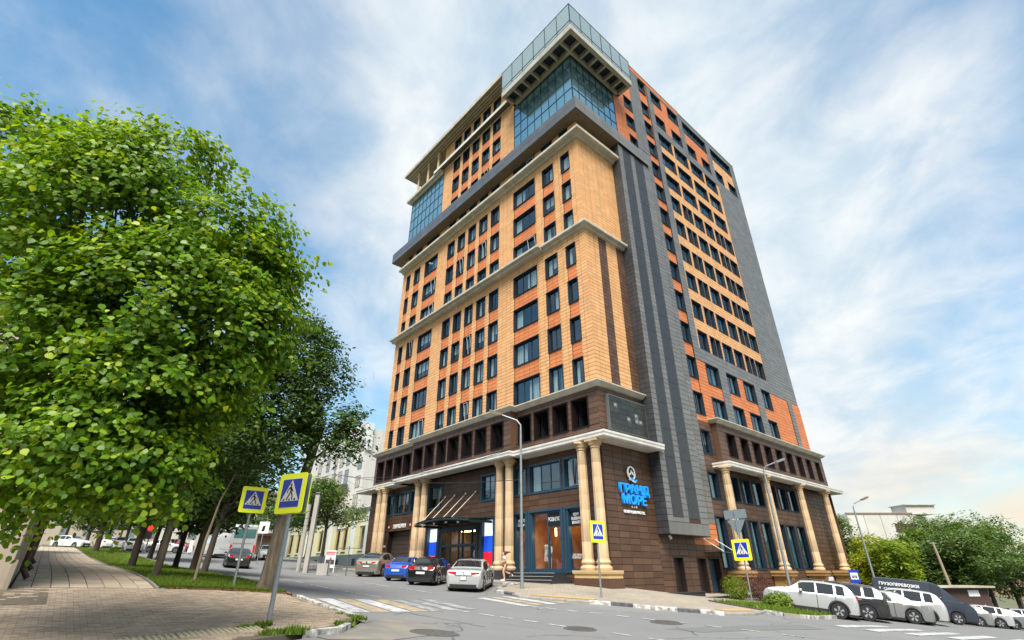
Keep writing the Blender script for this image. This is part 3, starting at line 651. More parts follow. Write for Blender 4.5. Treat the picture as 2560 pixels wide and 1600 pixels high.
# pedestals: moulded block under the corner pair, corbels on the right, dark plinths left
b = MB(); sweep(b, [(1.75, -.1), (1.75, -1.25), (-.8, -1.25), (-.8, -.1)], [(0, -.42), (.04, -.40), (.04, -.26), (.0, -.24), (.1, -.18), (.12, -.08), (.12, 0), (0, 0)]); b.ab(-.8, 1.75, -1.25, -.05, -.42, -.002); b.build('pedestal', mat('pedestal_cream', (.60, .42, .22), .75, col2=(.5, .34, .17), scale=2), hotel)
b = MB(); b.ab(-.85, 1.8, -1.3, -.03, -2.2, -.42); b.build('plinth', BRN, hotel, rnd=True)
for (a0, a1) in ((7.35, 10.5), (18.7, 22.1), (26.4, 29.5)):
    b = MB(); b.ab(a0, a1, -1.45, -.03, -2, -.02); b.build('plinth', GRN, hotel)
for bb in (13.98, 21.1, 28.25, 34.75):
    b = MB(); b.ab(-1.6, -.03, bb-.62, bb+.62, -.42, -.02); b.ab(-1.68, -.03, bb-.7, bb+.7, -.2, -.08)
    pr = [(-1.5, -.42), (-1.45, -.7), (-1.15, -1.05), (-.75, -1.3), (-.3, -1.5), (-.05, -1.55), (-.05, -.42)]
    n = len(pr); vs = [W(a, bb-.32, z) for a, z in pr]+[W(a, bb+.32, z) for a, z in pr]
    b.add(vs, [tuple(range(n)), tuple(range(n, 2*n))[::-1]]+[(i, (i+1) % n, (i+1) % n+n, i+n) for i in range(n)])
    for s in (-1, 1):
        c = W(-1.0, bb+s*.34, -.75); q = MB(); q.lathe([(.02, -.03), (.16, -.02), (.2, .0), (.16, .02), (.02, .03)], 12); M = Matrix.Translation(c) @ Matrix.Rotation(math.atan2(E2.y, E2.x), 4, 'Z') @ Matrix.Rotation(R(90), 4, 'Y')
        b.add([M @ Vector(v) for v in q.v], q.f)
    b.build('corbel', mat('corbel_ochre', (.40, .24, .09), .7, col2=(.32, .18, .06), scale=3), hotel)
for a in (29.0, 26.4, 23.85):
    o = MB().lathe([(.2, 0), (.22, .1), (.17, .2), (.16, 3.1), (.17, 3.15), (.25, 3.35), (.2, 3.5), (.26, 3.7), (.26, 3.9)], 14).build('loggia_column', CRE, hotel, smooth=30, rnd=True, loc=W(a, -.25, 47.4))
# grey roof rail seen on the right eaves
b = MB(); b.ab(-.1, 0.06, 10.5, 21.8, 55.05, 55.12); b.ab(-.08, .1, 21.8, RB, 55.0, 55.07); b.build('roof_coping', CRN, hotel)
# ---------------------------------------------------------------- shop fronts, entrance, signs on the hotel
def abface(b, side, u0, u1, z0, z1, out, mi=0): b.add([pt(side, u0, z0, out), pt(side, u1, z0, out), pt(side, u1, z1, out), pt(side, u0, z1, out)], [(0, 1, 2, 3)], mi)
SHG = glass('shop_glass', (.93, .94, .95), .03)
WRM = mat('shop_wall', (.50, .27, .12), .8, col2=(.34, .13, .06), scale=2)
LMP = mat('lamp_warm', (1, .7, .35), .5, emit=(1, .6, .22), estr=9)
PAN_ = mat('fascia_black', (.008, .012, .02), .4)
def put_text(body, size, m, side, u, z, out, name='lettering', bold=0, sx=1, depth=.02, parent=None, ls=1.0):
    me = text(body, size, m, depth, bold, sx, ls=ls); me.transform(face_matrix(side, u, z, out)); return obj(name, me, parent or hotel)
def room(u0, u1, z0, z1, d, m):
    b = MB(); P = lambda a, bb, z: W(a, bb, z)
    b.add([P(u0, .05, z0), P(u1, .05, z0), P(u1, d, z0), P(u0, d, z0), P(u0, .05, z1), P(u1, .05, z1), P(u1, d, z1), P(u0, d, z1)], [(0, 1, 2, 3), (4, 5, 6, 7), (1, 2, 6, 5), (2, 3, 7, 6), (3, 0, 4, 7)])
    return b.build('interior', m, hotel)
for i, (u0, u1) in enumerate(SHOP):
    b = MB(); z0, z1 = 0.0, 3.62
    for (a0, a1, q0, q1) in ((u0-.14, u0, z0-.14, z1+.14), (u1, u1+.14, z0-.14, z1+.14), (u0, u1, z1, z1+.14), (u0, u1, z0-.14, z0)): b.ab(a0, a1, -.07, .0, q0, q1)
    for (a0, a1) in ((u0, u0+.16), (u1-.16, u1)): b.ab(a0, a1, 0, .3, z0, z1)
    b.ab(u0, u1, .1, .3, z0, z0+.1); b.ab(u0, u1, .1, .3, z1-.12, z1)
    if i == 1: b.ab(5.25, 5.35, .14, .28, z0, z1)
    o = b.build('shop_window', FRB, hotel)
    g = MB(); abface(g, 'L', u0+.16, u1-.16, .1, z1-.1, -.2); g.build('pane', SHG, o)
    if i != 1: f = MB(); f.ab(u0+.16, u1-.16, .16, .19, 2.55, z1-.12); f.build('fascia', PAN_, o)
    else: f = MB(); f.ab(u0+.16, 5.25, .16, .19, 2.62, z1-.12); f.build('fascia', PAN_, o)
    room(u0-.3, u1+.3, -.02, 3.6, 1.9, WRM)
    for k in range(3 if i == 1 else 2):
        a = u0+.45+(u1-u0-.9)*(k+.5)/(3 if i == 1 else 2)
        lp = MB(); c = W(a, 1.0, 2.35-.25*k); lp.tube([c+Vector((0, 0, .5)), c+Vector((0, 0, 0))], .06, 8); lo = lp.build('pendant_lamp', LMP, hotel)
put_text('POSH.YOU', .36, WHT, 'L', 4.58, 2.98, -.15, bold=.006, sx=.8, depth=.005)
put_text('NEW\nRUSSIAN\nBRAND', .26, WHT, 'L', 2.72, 3.18, -.15, bold=.004, sx=.82, depth=.005, ls=.95)
put_text('HAUTE\nCouture', .28, WHT, 'L', 7.98, 3.1, -.15, bold=.004, sx=.85, depth=.005)
put_text('СОБСТВЕННОЕ\nПРОИЗВОДСТВО', .155, WHT, 'L', 2.72, .82, -.185, bold=.003, sx=.8, depth=.004, ls=.95)
# clothes rail, red dresses and an armchair inside the middle shop window
for k, (a, col) in enumerate([(6.4, (.5, .42, .33)), (6.2, (.55, .5, .42)), (5.95, (.5, .1, .04)), (2.5, (.3, .02, .03)), (8.2, (.45, .1, .04))]):
    m_ = mat('garment_%d' % k, col, .9); b = MB(); c = W(a, .95, .55)
    b.lathe([(.13, 0), (.1, .5), (.07, .8), (.12, .95), (.03, 1.05)], 10, c=c); b.build('garment', m_, hotel, smooth=60)
b = MB(); b.ab(4.25, 5.05, .6, 1.2, .0, .45); b.ab(4.25, 5.05, 1.1, 1.3, .45, 1.0); b.ab(4.2, 4.35, .6, 1.2, .45, .7); b.ab(4.95, 5.1, .6, 1.2, .45, .7)
arm = b.build('armchair', mat('armchair_rust', (.28, .09, .05), .85), None, label='rust coloured upholstered armchair behind the shop glass under the black fascia', cat='armchair')
# mannequin
def lathe_fig(b, prof, c, n=12, mi=0): b.lathe(prof, n, c=c, mi=mi)
mq = thing('mannequin', 'white mannequin in a patterned teal dress in the lit shop window', 'mannequin', W(5.62, .55, 0), wparts=True)
c = W(5.62, .55, .02); b = MB()
for s in (-1, 1): b.tube([W(5.62+s*.09, .55, .04), W(5.62+s*.09, .55, .5), W(5.62+s*.08, .55, .95)], [.04, .055, .085], 8)
b.lathe([(.02, 1.42), (.05, 1.44), (.045, 1.5), (.085, 1.58), (.1, 1.66), (.08, 1.76), (.02, 1.8)], 10, c=c)
for s in (-1, 1): b.tube([W(5.62+s*.2, .55, 1.4), W(5.62+s*.25, .5, 1.1), W(5.62+s*.2, .4, .88)], [.05, .042, .032], 8)
b.build('body', mat('mannequin_white', (.7, .68, .63), .5), mq, smooth=60)
b = MB(); b.lathe([(.17, .8), (.21, .85), (.15, 1.1), (.2, 1.32), (.19, 1.42), (.06, 1.47)], 14, c=c); b.build('dress', mat('dress_teal', (.05, .30, .30), .8, col2=(.45, .5, .42), scale=9), mq, smooth=60)
# entrance: dark blue glazed screen
b = MB(); u0, u1 = 13.04, 18.03
for (a0, a1, q0, q1) in ((u0-.12, u0+.15, -.45, 3.22), (u1-.15, u1+.12, -.45, 3.22), (u0, u1, 2.9, 3.22), (u0, u1, 1.72, 1.9)): b.ab(a0, a1, -.06, .4, q0, q1)
for a in (14.1, 15.35, 15.9, 17.1): b.ab(a-.06, a+.06, .24, .38, -.45, 2.95)
en = b.build('entrance_screen', FRB, hotel)
for (a0, a1) in ((13.19, 14.04), (14.16, 15.29), (15.41, 15.84), (15.96, 17.04), (17.16, 17.88)):
    for (q0, q1) in ((-.4, 1.72), (1.9, 2.9)): g = MB(); abface(g, 'L', a0, a1, q0, q1, -.3); g.build('pane', SHG, en)
room(12.9, 18.1, -.45, 3.1, 4.0, mat('lobby_wall', (.22, .16, .09), .8, col2=(.1, .07, .04), scale=1.2))
for a in (14.4, 15.9, 17.2): MB().ab(a-.5, a+.5, 1.8, 2.2, 2.98, 3.04).build('ceiling_lamp', LMP, hotel)
b = MB(); b.ab(13.3, 14.0, .27, .29, -.35, 1.65); dp = b.build('notice_board', PAN_, hotel)
b = MB(); M = face_matrix('L', 13.65, 1.15, -.26); q = MB(); q.lathe([(.2, 0), (.2, .01), (.16, .012), (.16, 0)], 20); b.add([M @ Vector((v[0]*.8, v[1]*1.3, v[2])) for v in q.v], q.f); b.build('emblem', WHT, dp)
for k in range(5): MB().ab(13.4, 13.9, .255, .268, -.05+k*.16, .02+k*.16).build('notice_line', mat('notice_grey', (.5, .5, .5), .6), dp)
# flag screens either side of the entrance
def flag(u0, u1, z0, z1):
    b = MB()
    for (a0, a1, q0, q1) in ((u0-.1, u0+.3, z0-.1, z1+.12), (u1-.12, u1+.1, z0-.1, z1+.12), (u0, u1, z1-.08, z1+.12), (u0, u1, z0-.1, z0+.06)): b.ab(a0, a1, -.06, .3, q0, q1)
    o = b.build('screen_frame', FRB, hotel)
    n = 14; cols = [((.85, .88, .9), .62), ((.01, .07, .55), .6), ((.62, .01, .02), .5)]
    for k, (c, e) in enumerate(cols):
        q0, q1 = z1-.05-(z1-z0-.1)*(k+1)/3, z1-.05-(z1-z0-.1)*k/3
        p = MB(); vs = []
        for i in range(n+1):
            a = u0+.3+(u1-u0-.42)*i/n; w = .04*math.sin(i*1.1+k)
            vs += [W(a, .2+w, q0), W(a, .2+w*.6, q1)]
        p.add(vs, [(2*i, 2*i+2, 2*i+3, 2*i+1) for i in range(n)])
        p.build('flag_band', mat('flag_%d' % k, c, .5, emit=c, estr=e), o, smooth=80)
    room(u0, u1, z0-.1, z1, .8, BLK)
flag(10.75, 12.5, .05, 3.55); flag(18.38, 20.3, .05, 3.3)
# canopy over the entrance, hung on four rods
can = MB()
n = 12
def canz(t): return 3.42+.22*math.sin(math.pi*t)
vs = []
for i in range(n+1):
    a = 11.1+7.6*i/n; t = i/n
    for (bb, dz) in ((-.05, .12), (-2.35-.35*math.sin(math.pi*t), 0), (-2.35-.35*math.sin(math.pi*t), .06), (-.05, .18)): vs.append(W(a, bb, canz(t)+dz))
can.add(vs, [(4*i+j, 4*i+(j+1) % 4, 4*i+4+(j+1) % 4, 4*i+4+j) for i in range(n) for j in range(4)]+[(0, 1, 2, 3), (4*n, 4*n+1, 4*n+2, 4*n+3)])
co = can.build('entrance_canopy', glass('canopy_glass', (.1, .22, .22), .1, .05, opaque=.5, col=(.012, .04, .04)), hotel)
b = MB()
for i in range(6):
    t = i/5; a = 11.2+7.4*t; b.ab(a-.05, a+.05, -2.3-.3*math.sin(math.pi*t), -.02, canz(t)-.2, canz(t)-.02)
b.tube([W(11.1+7.6*i/12, -2.3-.35*math.sin(math.pi*i/12), canz(i/12)-.1) for i in range(13)], .07, 6)
b.build('canopy_beam', mat('canopy_steel', (.01, .025, .03), .4), co)
for a in (12.6, 14.2, 15.9, 17.6): MB().lathe([(.02, -.35), (.08, -.33), (.1, -.22), (.03, -.2)], 8, c=W(a, -2.2, canz((a-11.1)/7.6))).build('spotlight', WHT, co)
for (aw, ac) in ((17.74, 18.05), (16.34, 16.75), (14.73, 15.15), (13.38, 13.9)):
    b = MB(); b.tube([W(aw, -.02, 5.72), W(ac, -1.95, 3.68)], .028, 6); b.tube([W(aw, .0, 5.72), W(aw, -.08, 5.72)], .09, 8); b.build('tie_rod', mat('rod_pale', (.62, .52, .40), .4), co)
# garage door with its lettering
room(23.4, 27.55, -.9, 3.4, .55, REV)
gd = MB()
for j in range(11): gd.ab(23.45, 27.5, .5, .56, -.9+j*.39, -.9+j*.39+.36)
gd.build('garage_door', mat('garage_brown', (.045, .036, .032), .5), hotel)
put_text('ПАРКОВКА', .46, WHT, 'L', 25.35, 3.64, .06, bold=.02, sx=.98)
for a in (27.4, 23.3):
    M = face_matrix('L', a, 3.8, .05); b = MB(); q = MB().lathe([(.17, 0), (.17, .03)], 16); b.add([M @ Vector(v) for v in q.v], q.f, 0); q = MB().lathe([(.09, .031), (.09, .045)], 14); b.add([M @ Vector(v) for v in q.v], q.f, 1); b.build('sign_dot', [RED, WHT], hotel)
MB().ab(27.85, 28.25, -.05, 0, 2.0, 2.2).build('small_plate', WHT, hotel); MB().ab(22.75, 23.2, -.05, 0, 2.1, 2.5).build('small_plate', RED, hotel)
# steps up to the shops
stp = MB()
for k in range(4):
    q = -.16-.19*k; stp.ab(3.6-.22*k, 7.3, -1.2-.36*k, -.03, q-.6, q); stp.ab(3.6-.22*k, 7.3, -1.24-.36*k, -1.2-.36*k+.1, q, q+.03, 1)
stp.build('entrance_steps', [GRN, mat('step_nosing', (.33, .33, .32), .7)], hotel)
# ---- letters on the corner
SGB = mat('letter_blue', (.01, .27, .75), .3, emit=(.0, .25, .7), estr=.25)
me = text('ГРАНД', .76, SGB, .08, .016, 1.22); me.transform(face_matrix('R', 2.8, 4.47, .14)); obj('lettering', me, hotel)
me = text('МОРЕ', .80, SGB, .08, .016, 1.12); me.transform(face_matrix('R', 2.7, 3.80, .14)); obj('lettering', me, hotel)
put_text('★ ★ ★', .18, WHT, 'R', 2.72, 3.58, .06, depth=.03)
put_text('BOUTIQUE HOTEL', .235, WHT, 'R', 2.7, 3.25, .06, bold=.006, sx=1.12, depth=.03)
def emblem():
    M = face_matrix('R', 2.62, 5.74, .12) @ Matrix.Diagonal((.8, .68, 1, 1)); o = MB(); n = 28
    ring = []
    for (rx, rz, d) in ((.52, .66, 0), (.52, .66, .08), (.40, .54, .08), (.40, .54, 0)): ring.append([M @ Vector((rx*math.cos(2*math.pi*i/n), rz*math.sin(2*math.pi*i/n), d)) for i in range(n)])
    vs = sum(ring, []); o.add(vs, [(k*n+i, k*n+(i+1) % n, ((k+1) % 4)*n+(i+1) % n, ((k+1) % 4)*n+i) for k in range(4) for i in range(n)])
    em = o.build('emblem', WHT, hotel)
    def poly(name, pts, m, d0, d1):
        b = MB(); k = len(pts); b.add([M @ Vector((x, y, d0)) for x, y in pts]+[M @ Vector((x, y, d1)) for x, y in pts], [tuple(range(k)), tuple(range(k, 2*k))[::-1]]+[(i, (i+1) % k, (i+1) % k+k, i+k) for i in range(k)]); b.build(name, m, em)
    poly('disc', [(.41*math.cos(2*math.pi*i/n), .55*math.sin(2*math.pi*i/n)) for i in range(n)], SBL, 0, .03)
    poly('mountain', [(-.34, -.25), (-.18, .02), (-.1, -.04), (.05, .32), (.16, .08), (.22, .14), (.36, -.2), (.1, -.08), (.02, .1), (-.06, -.12)], WHT, .03, .06)
    poly('wave', [(-.3, -.6), (-.1, -.44), (.15, -.5), (.36, -.66), (.72, -.52), (.5, -.78), (.22, -.74), (.02, -.62)], SGB, .02, .1)
    poly('wave', [(-.4, -.68), (-.18, -.52), (.05, -.58), (.3, -.74), (.62, -.72), (.4, -.86), (.12, -.8), (-.12, -.66)], WHT, .02, .09)
emblem()
# ---- broken media screen
b = MB(); b.ab(-.26, -.02, .75, 5.05, 8.38, 10.86); scr = b.build('media_screen', mat('screen_frame_grey', (.10, .11, .11), .5), hotel)
ml = mat('led_module', (.02, .024, .022), .5, col2=(.034, .038, .034), scale=2.5, objvar=.5); mo = MB(); nx, nz = 9, 6; gone = {(1, 4), (4, 2), (6, 2), (6, 3), (7, 2)}
for i in range(nx):
    for j in range(nz):
        u = .84+i*(4.12/nx); z = 8.46+j*(2.32/nz); b = MB()
        if (i, j) in gone: b.ab(-.275, -.26, u+.1, u+.3, z+.1, z+.24); b.build('bare_module', mat('module_back', (.3, .31, .3), .6), scr)
        else: b.ab(-.29-.006*rng.random(), -.26, u+.008, u+4.12/nx-.008, z+.008, z+2.32/nz-.008, 0, rng.random()); b.build('screen_module', ml, scr, rnd=True)
MB().tube([W(-.5, 5.6, 2.05), W(-.62, 5.62, 1.85)], .09, 8).build('camera_dome', WHT, hotel)
# ---- right face canopy and garage sign, drawn thin
b = MB(); b.ab(-1.3, -.02, 10.6, 13.6, 1.13, 1.17); rc = b.build('side_canopy', glass('canopy_glass2', (.2, .3, .3), .1, .05, opaque=.5, col=(.02, .03, .03)), hotel)
for u in (10.9, 12.55): b = MB(); b.tube([W(-.02, u-.1, 2.02), W(-1.2, u+.25, 1.2)], .022, 6); b.tube([W(0, u-.1, 2.02), W(-.1, u-.1, 2.02)], .06, 8); b.build('tie_rod', WHT, rc)
put_text('ПАРКОВКА', .5, WHT, 'R', 32.4, -.95, .08, bold=.02, sx=1.0)
b = MB(); b.ab(-.3, .9, 31.2, 33.6, -1.08, -1.0); b.build('garage_lintel', DRK, hotel)
for u in (15.9, 30.2): b = MB(); b.ab(-.05, 0, u, u+.45, -1.9, -1.35); b.ab(-.06, -.05, u+.05, u+.4, -1.8, -1.6, 1); b.build('wall_notice', [WHT, RED], hotel)
# dark low retaining walls in front of the right face
for k, (a0, a1, b0, b1, z1) in enumerate([(-1.7, -1.45, 2.4, 6.9, -1.22), (-2.4, -2.15, 5.4, 12.9, -1.5)]):
    b = MB(); b.ab(a0, a1, b0, b1, -3.2, z1); b.ab(a0-.04, a1+.04, b0-.04, b1+.04, z1, z1+.05); b.build('low_wall', GRN, None, label=['low black granite wall by the doors, the nearer one', 'longer black granite wall below the side doors beside the bush'][k], cat='wall', group='low granite walls')
# ================================================================ GROUND
ASP = mat('asphalt', (.128, .131, .133), .85, col2=(.102, .104, .106), scale=.55, amt=1.3, detail=9, bump=.25, bscale=60, coord='Object')
def asphalt_detail():
    nt = ASP.node_tree; p = nt.nodes['Principled BSDF']; lk = nt.links.new
    src = p.inputs['Base Color'].links[0].from_socket
    tc = nt.nodes.new('ShaderNodeTexCoord')
    n = nt.nodes.new('ShaderNodeTexNoise'); n.inputs['Scale'].default_value = 45; n.inputs['Detail'].default_value = 3; lk(tc.outputs['Object'], n.inputs['Vector'])
    c1 = mixc(nt, math_(nt, 'MULTIPLY', n.outputs[0], .8), src, (.23, .23, .225)); c1n = c1
    # cracks: thin lines where a distorted voronoi edge distance is small, only in patches
    wn = nt.nodes.new('ShaderNodeTexNoise'); wn.inputs['Scale'].default_value = .8; wn.inputs['Detail'].default_value = 4; lk(tc.outputs['Object'], wn.inputs['Vector'])
    ad = nt.nodes.new('ShaderNodeVectorMath'); ad.operation = 'ADD'; lk(tc.outputs['Object'], ad.inputs[0]); lk(wn.outputs['Color'], ad.inputs[1])
    v = nt.nodes.new('ShaderNodeTexVoronoi'); v.feature = 'DISTANCE_TO_EDGE'; v.inputs['Scale'].default_value = .16; lk(ad.outputs[0], v.inputs['Vector'])
    cr = math_(nt, 'LESS_THAN', v.outputs['Distance'], .0032)
    pm = nt.nodes.new('ShaderNodeTexNoise'); pm.inputs['Scale'].default_value = .13; lk(tc.outputs['Object'], pm.inputs['Vector'])
    cr = math_(nt, 'MULTIPLY', cr, math_(nt, 'GREATER_THAN', pm.outputs[0], .47))
    c2 = mixc(nt, math_(nt, 'MULTIPLY', cr, .75), c1, (.045, .045, .045))
    # pale dust near the left kerb comes as large soft stains
    st = nt.nodes.new('ShaderNodeTexNoise'); st.inputs['Scale'].default_value = .22; st.inputs['Detail'].default_value = 7; lk(tc.outputs['Object'], st.inputs['Vector'])
    mr = nt.nodes.new('ShaderNodeMapRange'); lk(st.outputs[0], mr.inputs[0]); mr.inputs[1].default_value = .55; mr.inputs[2].default_value = .75
    c3 = mixc(nt, math_(nt, 'MULTIPLY', mr.outputs[0], .45), c2, (.24, .225, .20))
    lk(c3, p.inputs['Base Color'])
asphalt_detail()
def patch(name, poly, dz, m, step=1.5, skirt=0, kind='structure', parent=None, far=None):
    """poly in (a,b): a sheet that follows the terrain"""
    P = [Vector(p) for p in poly]; n = len(P); bd = []
    for i in range(n):
        p, q = P[i], P[(i+1) % n]; k = max(1, int((q-p).length/step))
        for j in range(k): bd.append(p+(q-p)*j/k)
    a0, a1 = min(p.x for p in P), max(p.x for p in P); b0, b1 = min(p.y for p in P), max(p.y for p in P)
    def inside(x, y):
        c = False; j = n-1
        for i in range(n):
            if (P[i].y > y) != (P[j].y > y) and x < (P[j].x-P[i].x)*(y-P[i].y)/(P[j].y-P[i].y)+P[i].x: c = not c
            j = i
        return c
    pts = list(bd); x = a0+step*.5
    while x < a1:
        y = b0+step*.5
        while y < b1:
            if inside(x, y): pts.append(Vector((x, y)))
            y += step
        x += step
    nb = len(bd); r = delaunay_2d_cdt([Vector((p.x, p.y)) for p in pts], [], [list(range(nb))], 1, 1e-4)
    vs, fs = r[0], r[2]
    xy = np.array([tuple(W(v.x, v.y, 0))[:2] for v in vs]); z = GN(xy[:, 0], xy[:, 1])+dz
    m_ = MB(); m_.add([(xy[i, 0], xy[i, 1], z[i]) for i in range(len(vs))], fs)
    if skirt:
        k0 = len(m_.v); ring = [WG(p.x, p.y, dz) for p in bd]; low = [v-Vector((0, 0, skirt)) for v in ring]
        m_.add(ring+low, [(i, (i+1) % nb, (i+1) % nb+nb, i+nb) for i in range(nb)])
    return m_.build(name, m, parent, kind=kind)
# terrain out to the horizon (coarse), asphalt where the photo shows streets
def terrain():
    ts = [-900, -500, -300, -200, -140, -100, -80]+list(range(-64, 65, 8))+[80, 100, 140, 200, 260, 340, 500, 900, 1500]
    us = [-900, -500, -300, -200, -140, -100, -80]+list(range(-64, 65, 8))+[80, 100, 140, 200, 300, 500, 900, 1500]
    b = MB(); vs = []
    for a in ts:
        for q in us:
            aa = max(-60, min(200, a)); qq = max(-150, min(130, q)); p = W(a, q, 0); z = GA(aa, qq)-.25-(.0 if abs(a)+abs(q) < 400 else .004*(abs(a)+abs(q)-400))
            vs.append((p.x, p.y, z))
    k = len(us); b.add(vs, [(i*k+j, (i+1)*k+j, (i+1)*k+j+1, i*k+j+1) for i in range(len(ts)-1) for j in range(k-1)])
    return b.build('terrain', mat('earth', (.12, .115, .07), .95, col2=(.07, .095, .035), scale=.05), kind='structure', smooth=180)
terrain()
patch('road', [(-45, -60), (-11.5, -60), (-9.3, -30), (-9.0, -22), (-8.35, -20.6), (-7.85, -19.6), (-5.8, -18.15), (-.1, -18.25), (130, -18.4), (130, -1.2), (2, -1.2), (-3.0, 4), (-3.5, 130), (-45, 130)], 0, ASP, 1.6)
# ---- left pavements
PVC = mat('paver', (.40, .31, .225), .85, col2=(.31, .245, .18), scale=.7, amt=1.3, objvar=.34, bump=.15, bscale=30)
SLB = mat('slab', (.46, .37, .27), .85, col2=(.36, .295, .22), scale=.5, amt=1.3, objvar=.3, bump=.15, bscale=30)
JSO = mat('joint_soil', (.115, .095, .07), .95)
KRW = mat('kerb_white', (.62, .61, .58), .8, col2=(.16, .155, .145), scale=5, amt=2.2, detail=8)
KRB = mat('kerb_black', (.025, .03, .04), .8, col2=(.14, .14, .145), scale=6, amt=1.2, detail=8)
KRG = mat('kerb_grey', (.30, .28, .25), .85, col2=(.2, .185, .165), scale=3)
apron = patch('pavement', [(-.55, -18.45), (-2.2, -18.4), (-4.5, -18.1), (-5.65, -18.3), (-7.75, -19.75), (-8.2, -20.9), (-8.9, -23), (-9.2, -31), (-.55, -31)], .055, JSO, 1.0, skirt=.3)
sidew = patch('sidewalk', [(-.5, -25.7), (-.5, -22.45), (110, -22.45), (110, -25.7)], .055, JSO, 1.6, skirt=.2)
def flag_box(b, a0, a1, b0, b1, dz, g, r, th=.03, mi=0, jit=.004):
    t = (rng.random()-.5)*2*jit
    ps = [(a0+g, b0+g), (a1-g, b0+g), (a1-g, b1-g), (a0+g, b1-g)]
    lo = [WG(*p, dz-th) for p in ps]; hi = [WG(*p, dz+t+(rng.random()-.5)*jit) for p in ps]
    b.box8(lo+hi, mi, r, skip=(0,))
def slabs():
    cells = []
    a = -.5
    while a < 70:
        for k in range(8): cells.append((a, a+.42, -25.7+k*.406, -25.7+(k+1)*.406))
        a += .42
    cells.sort(key=lambda c: c[0]); rest = MB()
    for i, c in enumerate(cells):
        q = MB() if i < 300 else rest; flag_box(q, *c, .085, .012, rng.random())
        if i < 300: q.build('slab', SLB, sidew, rnd=True)
    rest.build('slabs_beyond', SLB, sidew, kind='stuff', rnd=True)
slabs()
def pavers():
    b = MB(); outline = [Vector(p) for p in [(-.55, -18.5), (-2.2, -18.45), (-4.5, -18.15), (-5.6, -18.35), (-7.6, -19.8), (-8.0, -21.0), (-8.75, -23), (-9.0, -29), (-.55, -29)]]
    n = len(outline)
    def inside(x, y):
        c = False; j = n-1
        for i in range(n):
            if (outline[i].y > y) != (outline[j].y > y) and x < (outline[j].x-outline[i].x)*(y-outline[i].y)/(outline[j].y-outline[i].y)+outline[i].x: c = not c
            j = i
        return c
    ia = 0; a = -9.1; cells = []
    while a < -.55:
        q = -29.0+(.11 if ia % 2 else 0)
        while q < -18.2:
            if all(inside(x, y) for x in (a, a+.11) for y in (q, q+.22)):
                if not (-7.85 < a < -7.25 and q < -21.2): cells.append((a, a+.115, q, q+.23))
            q += .23
        a += .115; ia += 1
    xy = []
    for (a0, a1, b0, b1) in cells: xy += [(a0+.005, b0+.005), (a1-.005, b0+.005), (a1-.005, b1-.005), (a0+.005, b1-.005)]
    w = np.array([tuple(W(p[0], p[1], 0))[:2] for p in xy]); z = GN(w[:, 0], w[:, 1])
    for i in range(len(cells)):
        r = rng.random(); t = (rng.random()-.5)*.012; k = 4*i
        lo = [(w[k+j, 0], w[k+j, 1], z[k+j]+.05) for j in range(4)]; hi = [(w[k+j, 0], w[k+j, 1], z[k+j]+.08+t+(rng.random()-.5)*.005) for j in range(4)]
        b.box8(lo+hi, 0, r, skip=(0,))
    b.build('pavers', PVC, apron, kind='stuff', rnd=True)
    # tactile strip of ribbed yellow tiles
    ty = mat('tactile', (.50, .43, .29), .8, col2=(.42, .36, .24), scale=3, objvar=.2)
    for i in range(14):
        q = -28.6+i*.52; m = MB(); flag_box(m, -7.82, -7.28, q, q+.52, .082, .01, rng.random())
        for j in range(5): flag_box(m, -7.80, -7.30, q+.02+j*.1, q+.075+j*.1, .1, .002, .6, .02, jit=.001)
        m.build('tactile_tile', ty, apron, rnd=True)
    # dark sunken cover slab beside the wall
    m = MB(); flag_box(m, -2.9, -.9, -26.2, -24.9, .092, .01, .2); m.build('cover_slab', mat('cover_slab', (.16, .13, .09), .9, col2=(.1, .08, .055), scale=2), apron, rnd=True)
pavers()
def kerb(path, mats, parent, L=1.0, w=.17, top=.12, bot=-.25, name='kerb_stone', lean=0):
    P = [Vector(p) for p in path]; seg = [(P[i+1]-P[i]).length for i in range(len(P)-1)]; tot = sum(seg)
    def at(s):
        for i, l in enumerate(seg):
            if s <= l or i == len(seg)-1: return P[i]+(P[i+1]-P[i])*(s/l), (P[i+1]-P[i]).normalized()
            s -= l
    k = max(1, int(round(tot/L))); stp_ = tot/k
    for i in range(k):
        p, _ = at(i*stp_+.008); q, _ = at((i+1)*stp_-.008); d = (q-p).normalized(); nn = Vector((-d.y, d.x))*w
        tp = top if not callable(top) else top((i+.5)/k)
        j = (rng.random()-.5)*.02
        ps = [p, q, q+nn, p+nn]; b = MB(); lo = [WG(v.x, v.y, bot) for v in ps]
        hi = [WG(v.x, v.y, tp+j) for v in ps]
        c = nn*.12; hi2 = [WG(*(ps[0]+c), tp+j), WG(*(ps[1]+c), tp+j), hi[2], hi[3]]; mid = [WG(*ps[0], tp-.025+j), WG(*ps[1], tp-.025+j)]
        b.add(lo+[mid[0], mid[1], hi2[0], hi2[1], hi2[2], hi2[3]], [(0, 1, 5, 4), (4, 5, 7, 6), (6, 7, 8, 9), (1, 2, 8, 7, 5), (2, 3, 9, 8), (3, 0, 4, 6, 9)])
        b.build(name, mats[i % len(mats)], parent)
kerb([(-.55, -18.22), (-2.2, -18.2), (-4.5, -17.93), (-5.7, -18.1)], [KRW], apron, 1.0, w=-.16, top=.085)
kerb([(-7.2, -19.3), (-7.8, -19.6), (-8.25, -20.7)], [KRW], apron, .8, w=-.16, top=.12)
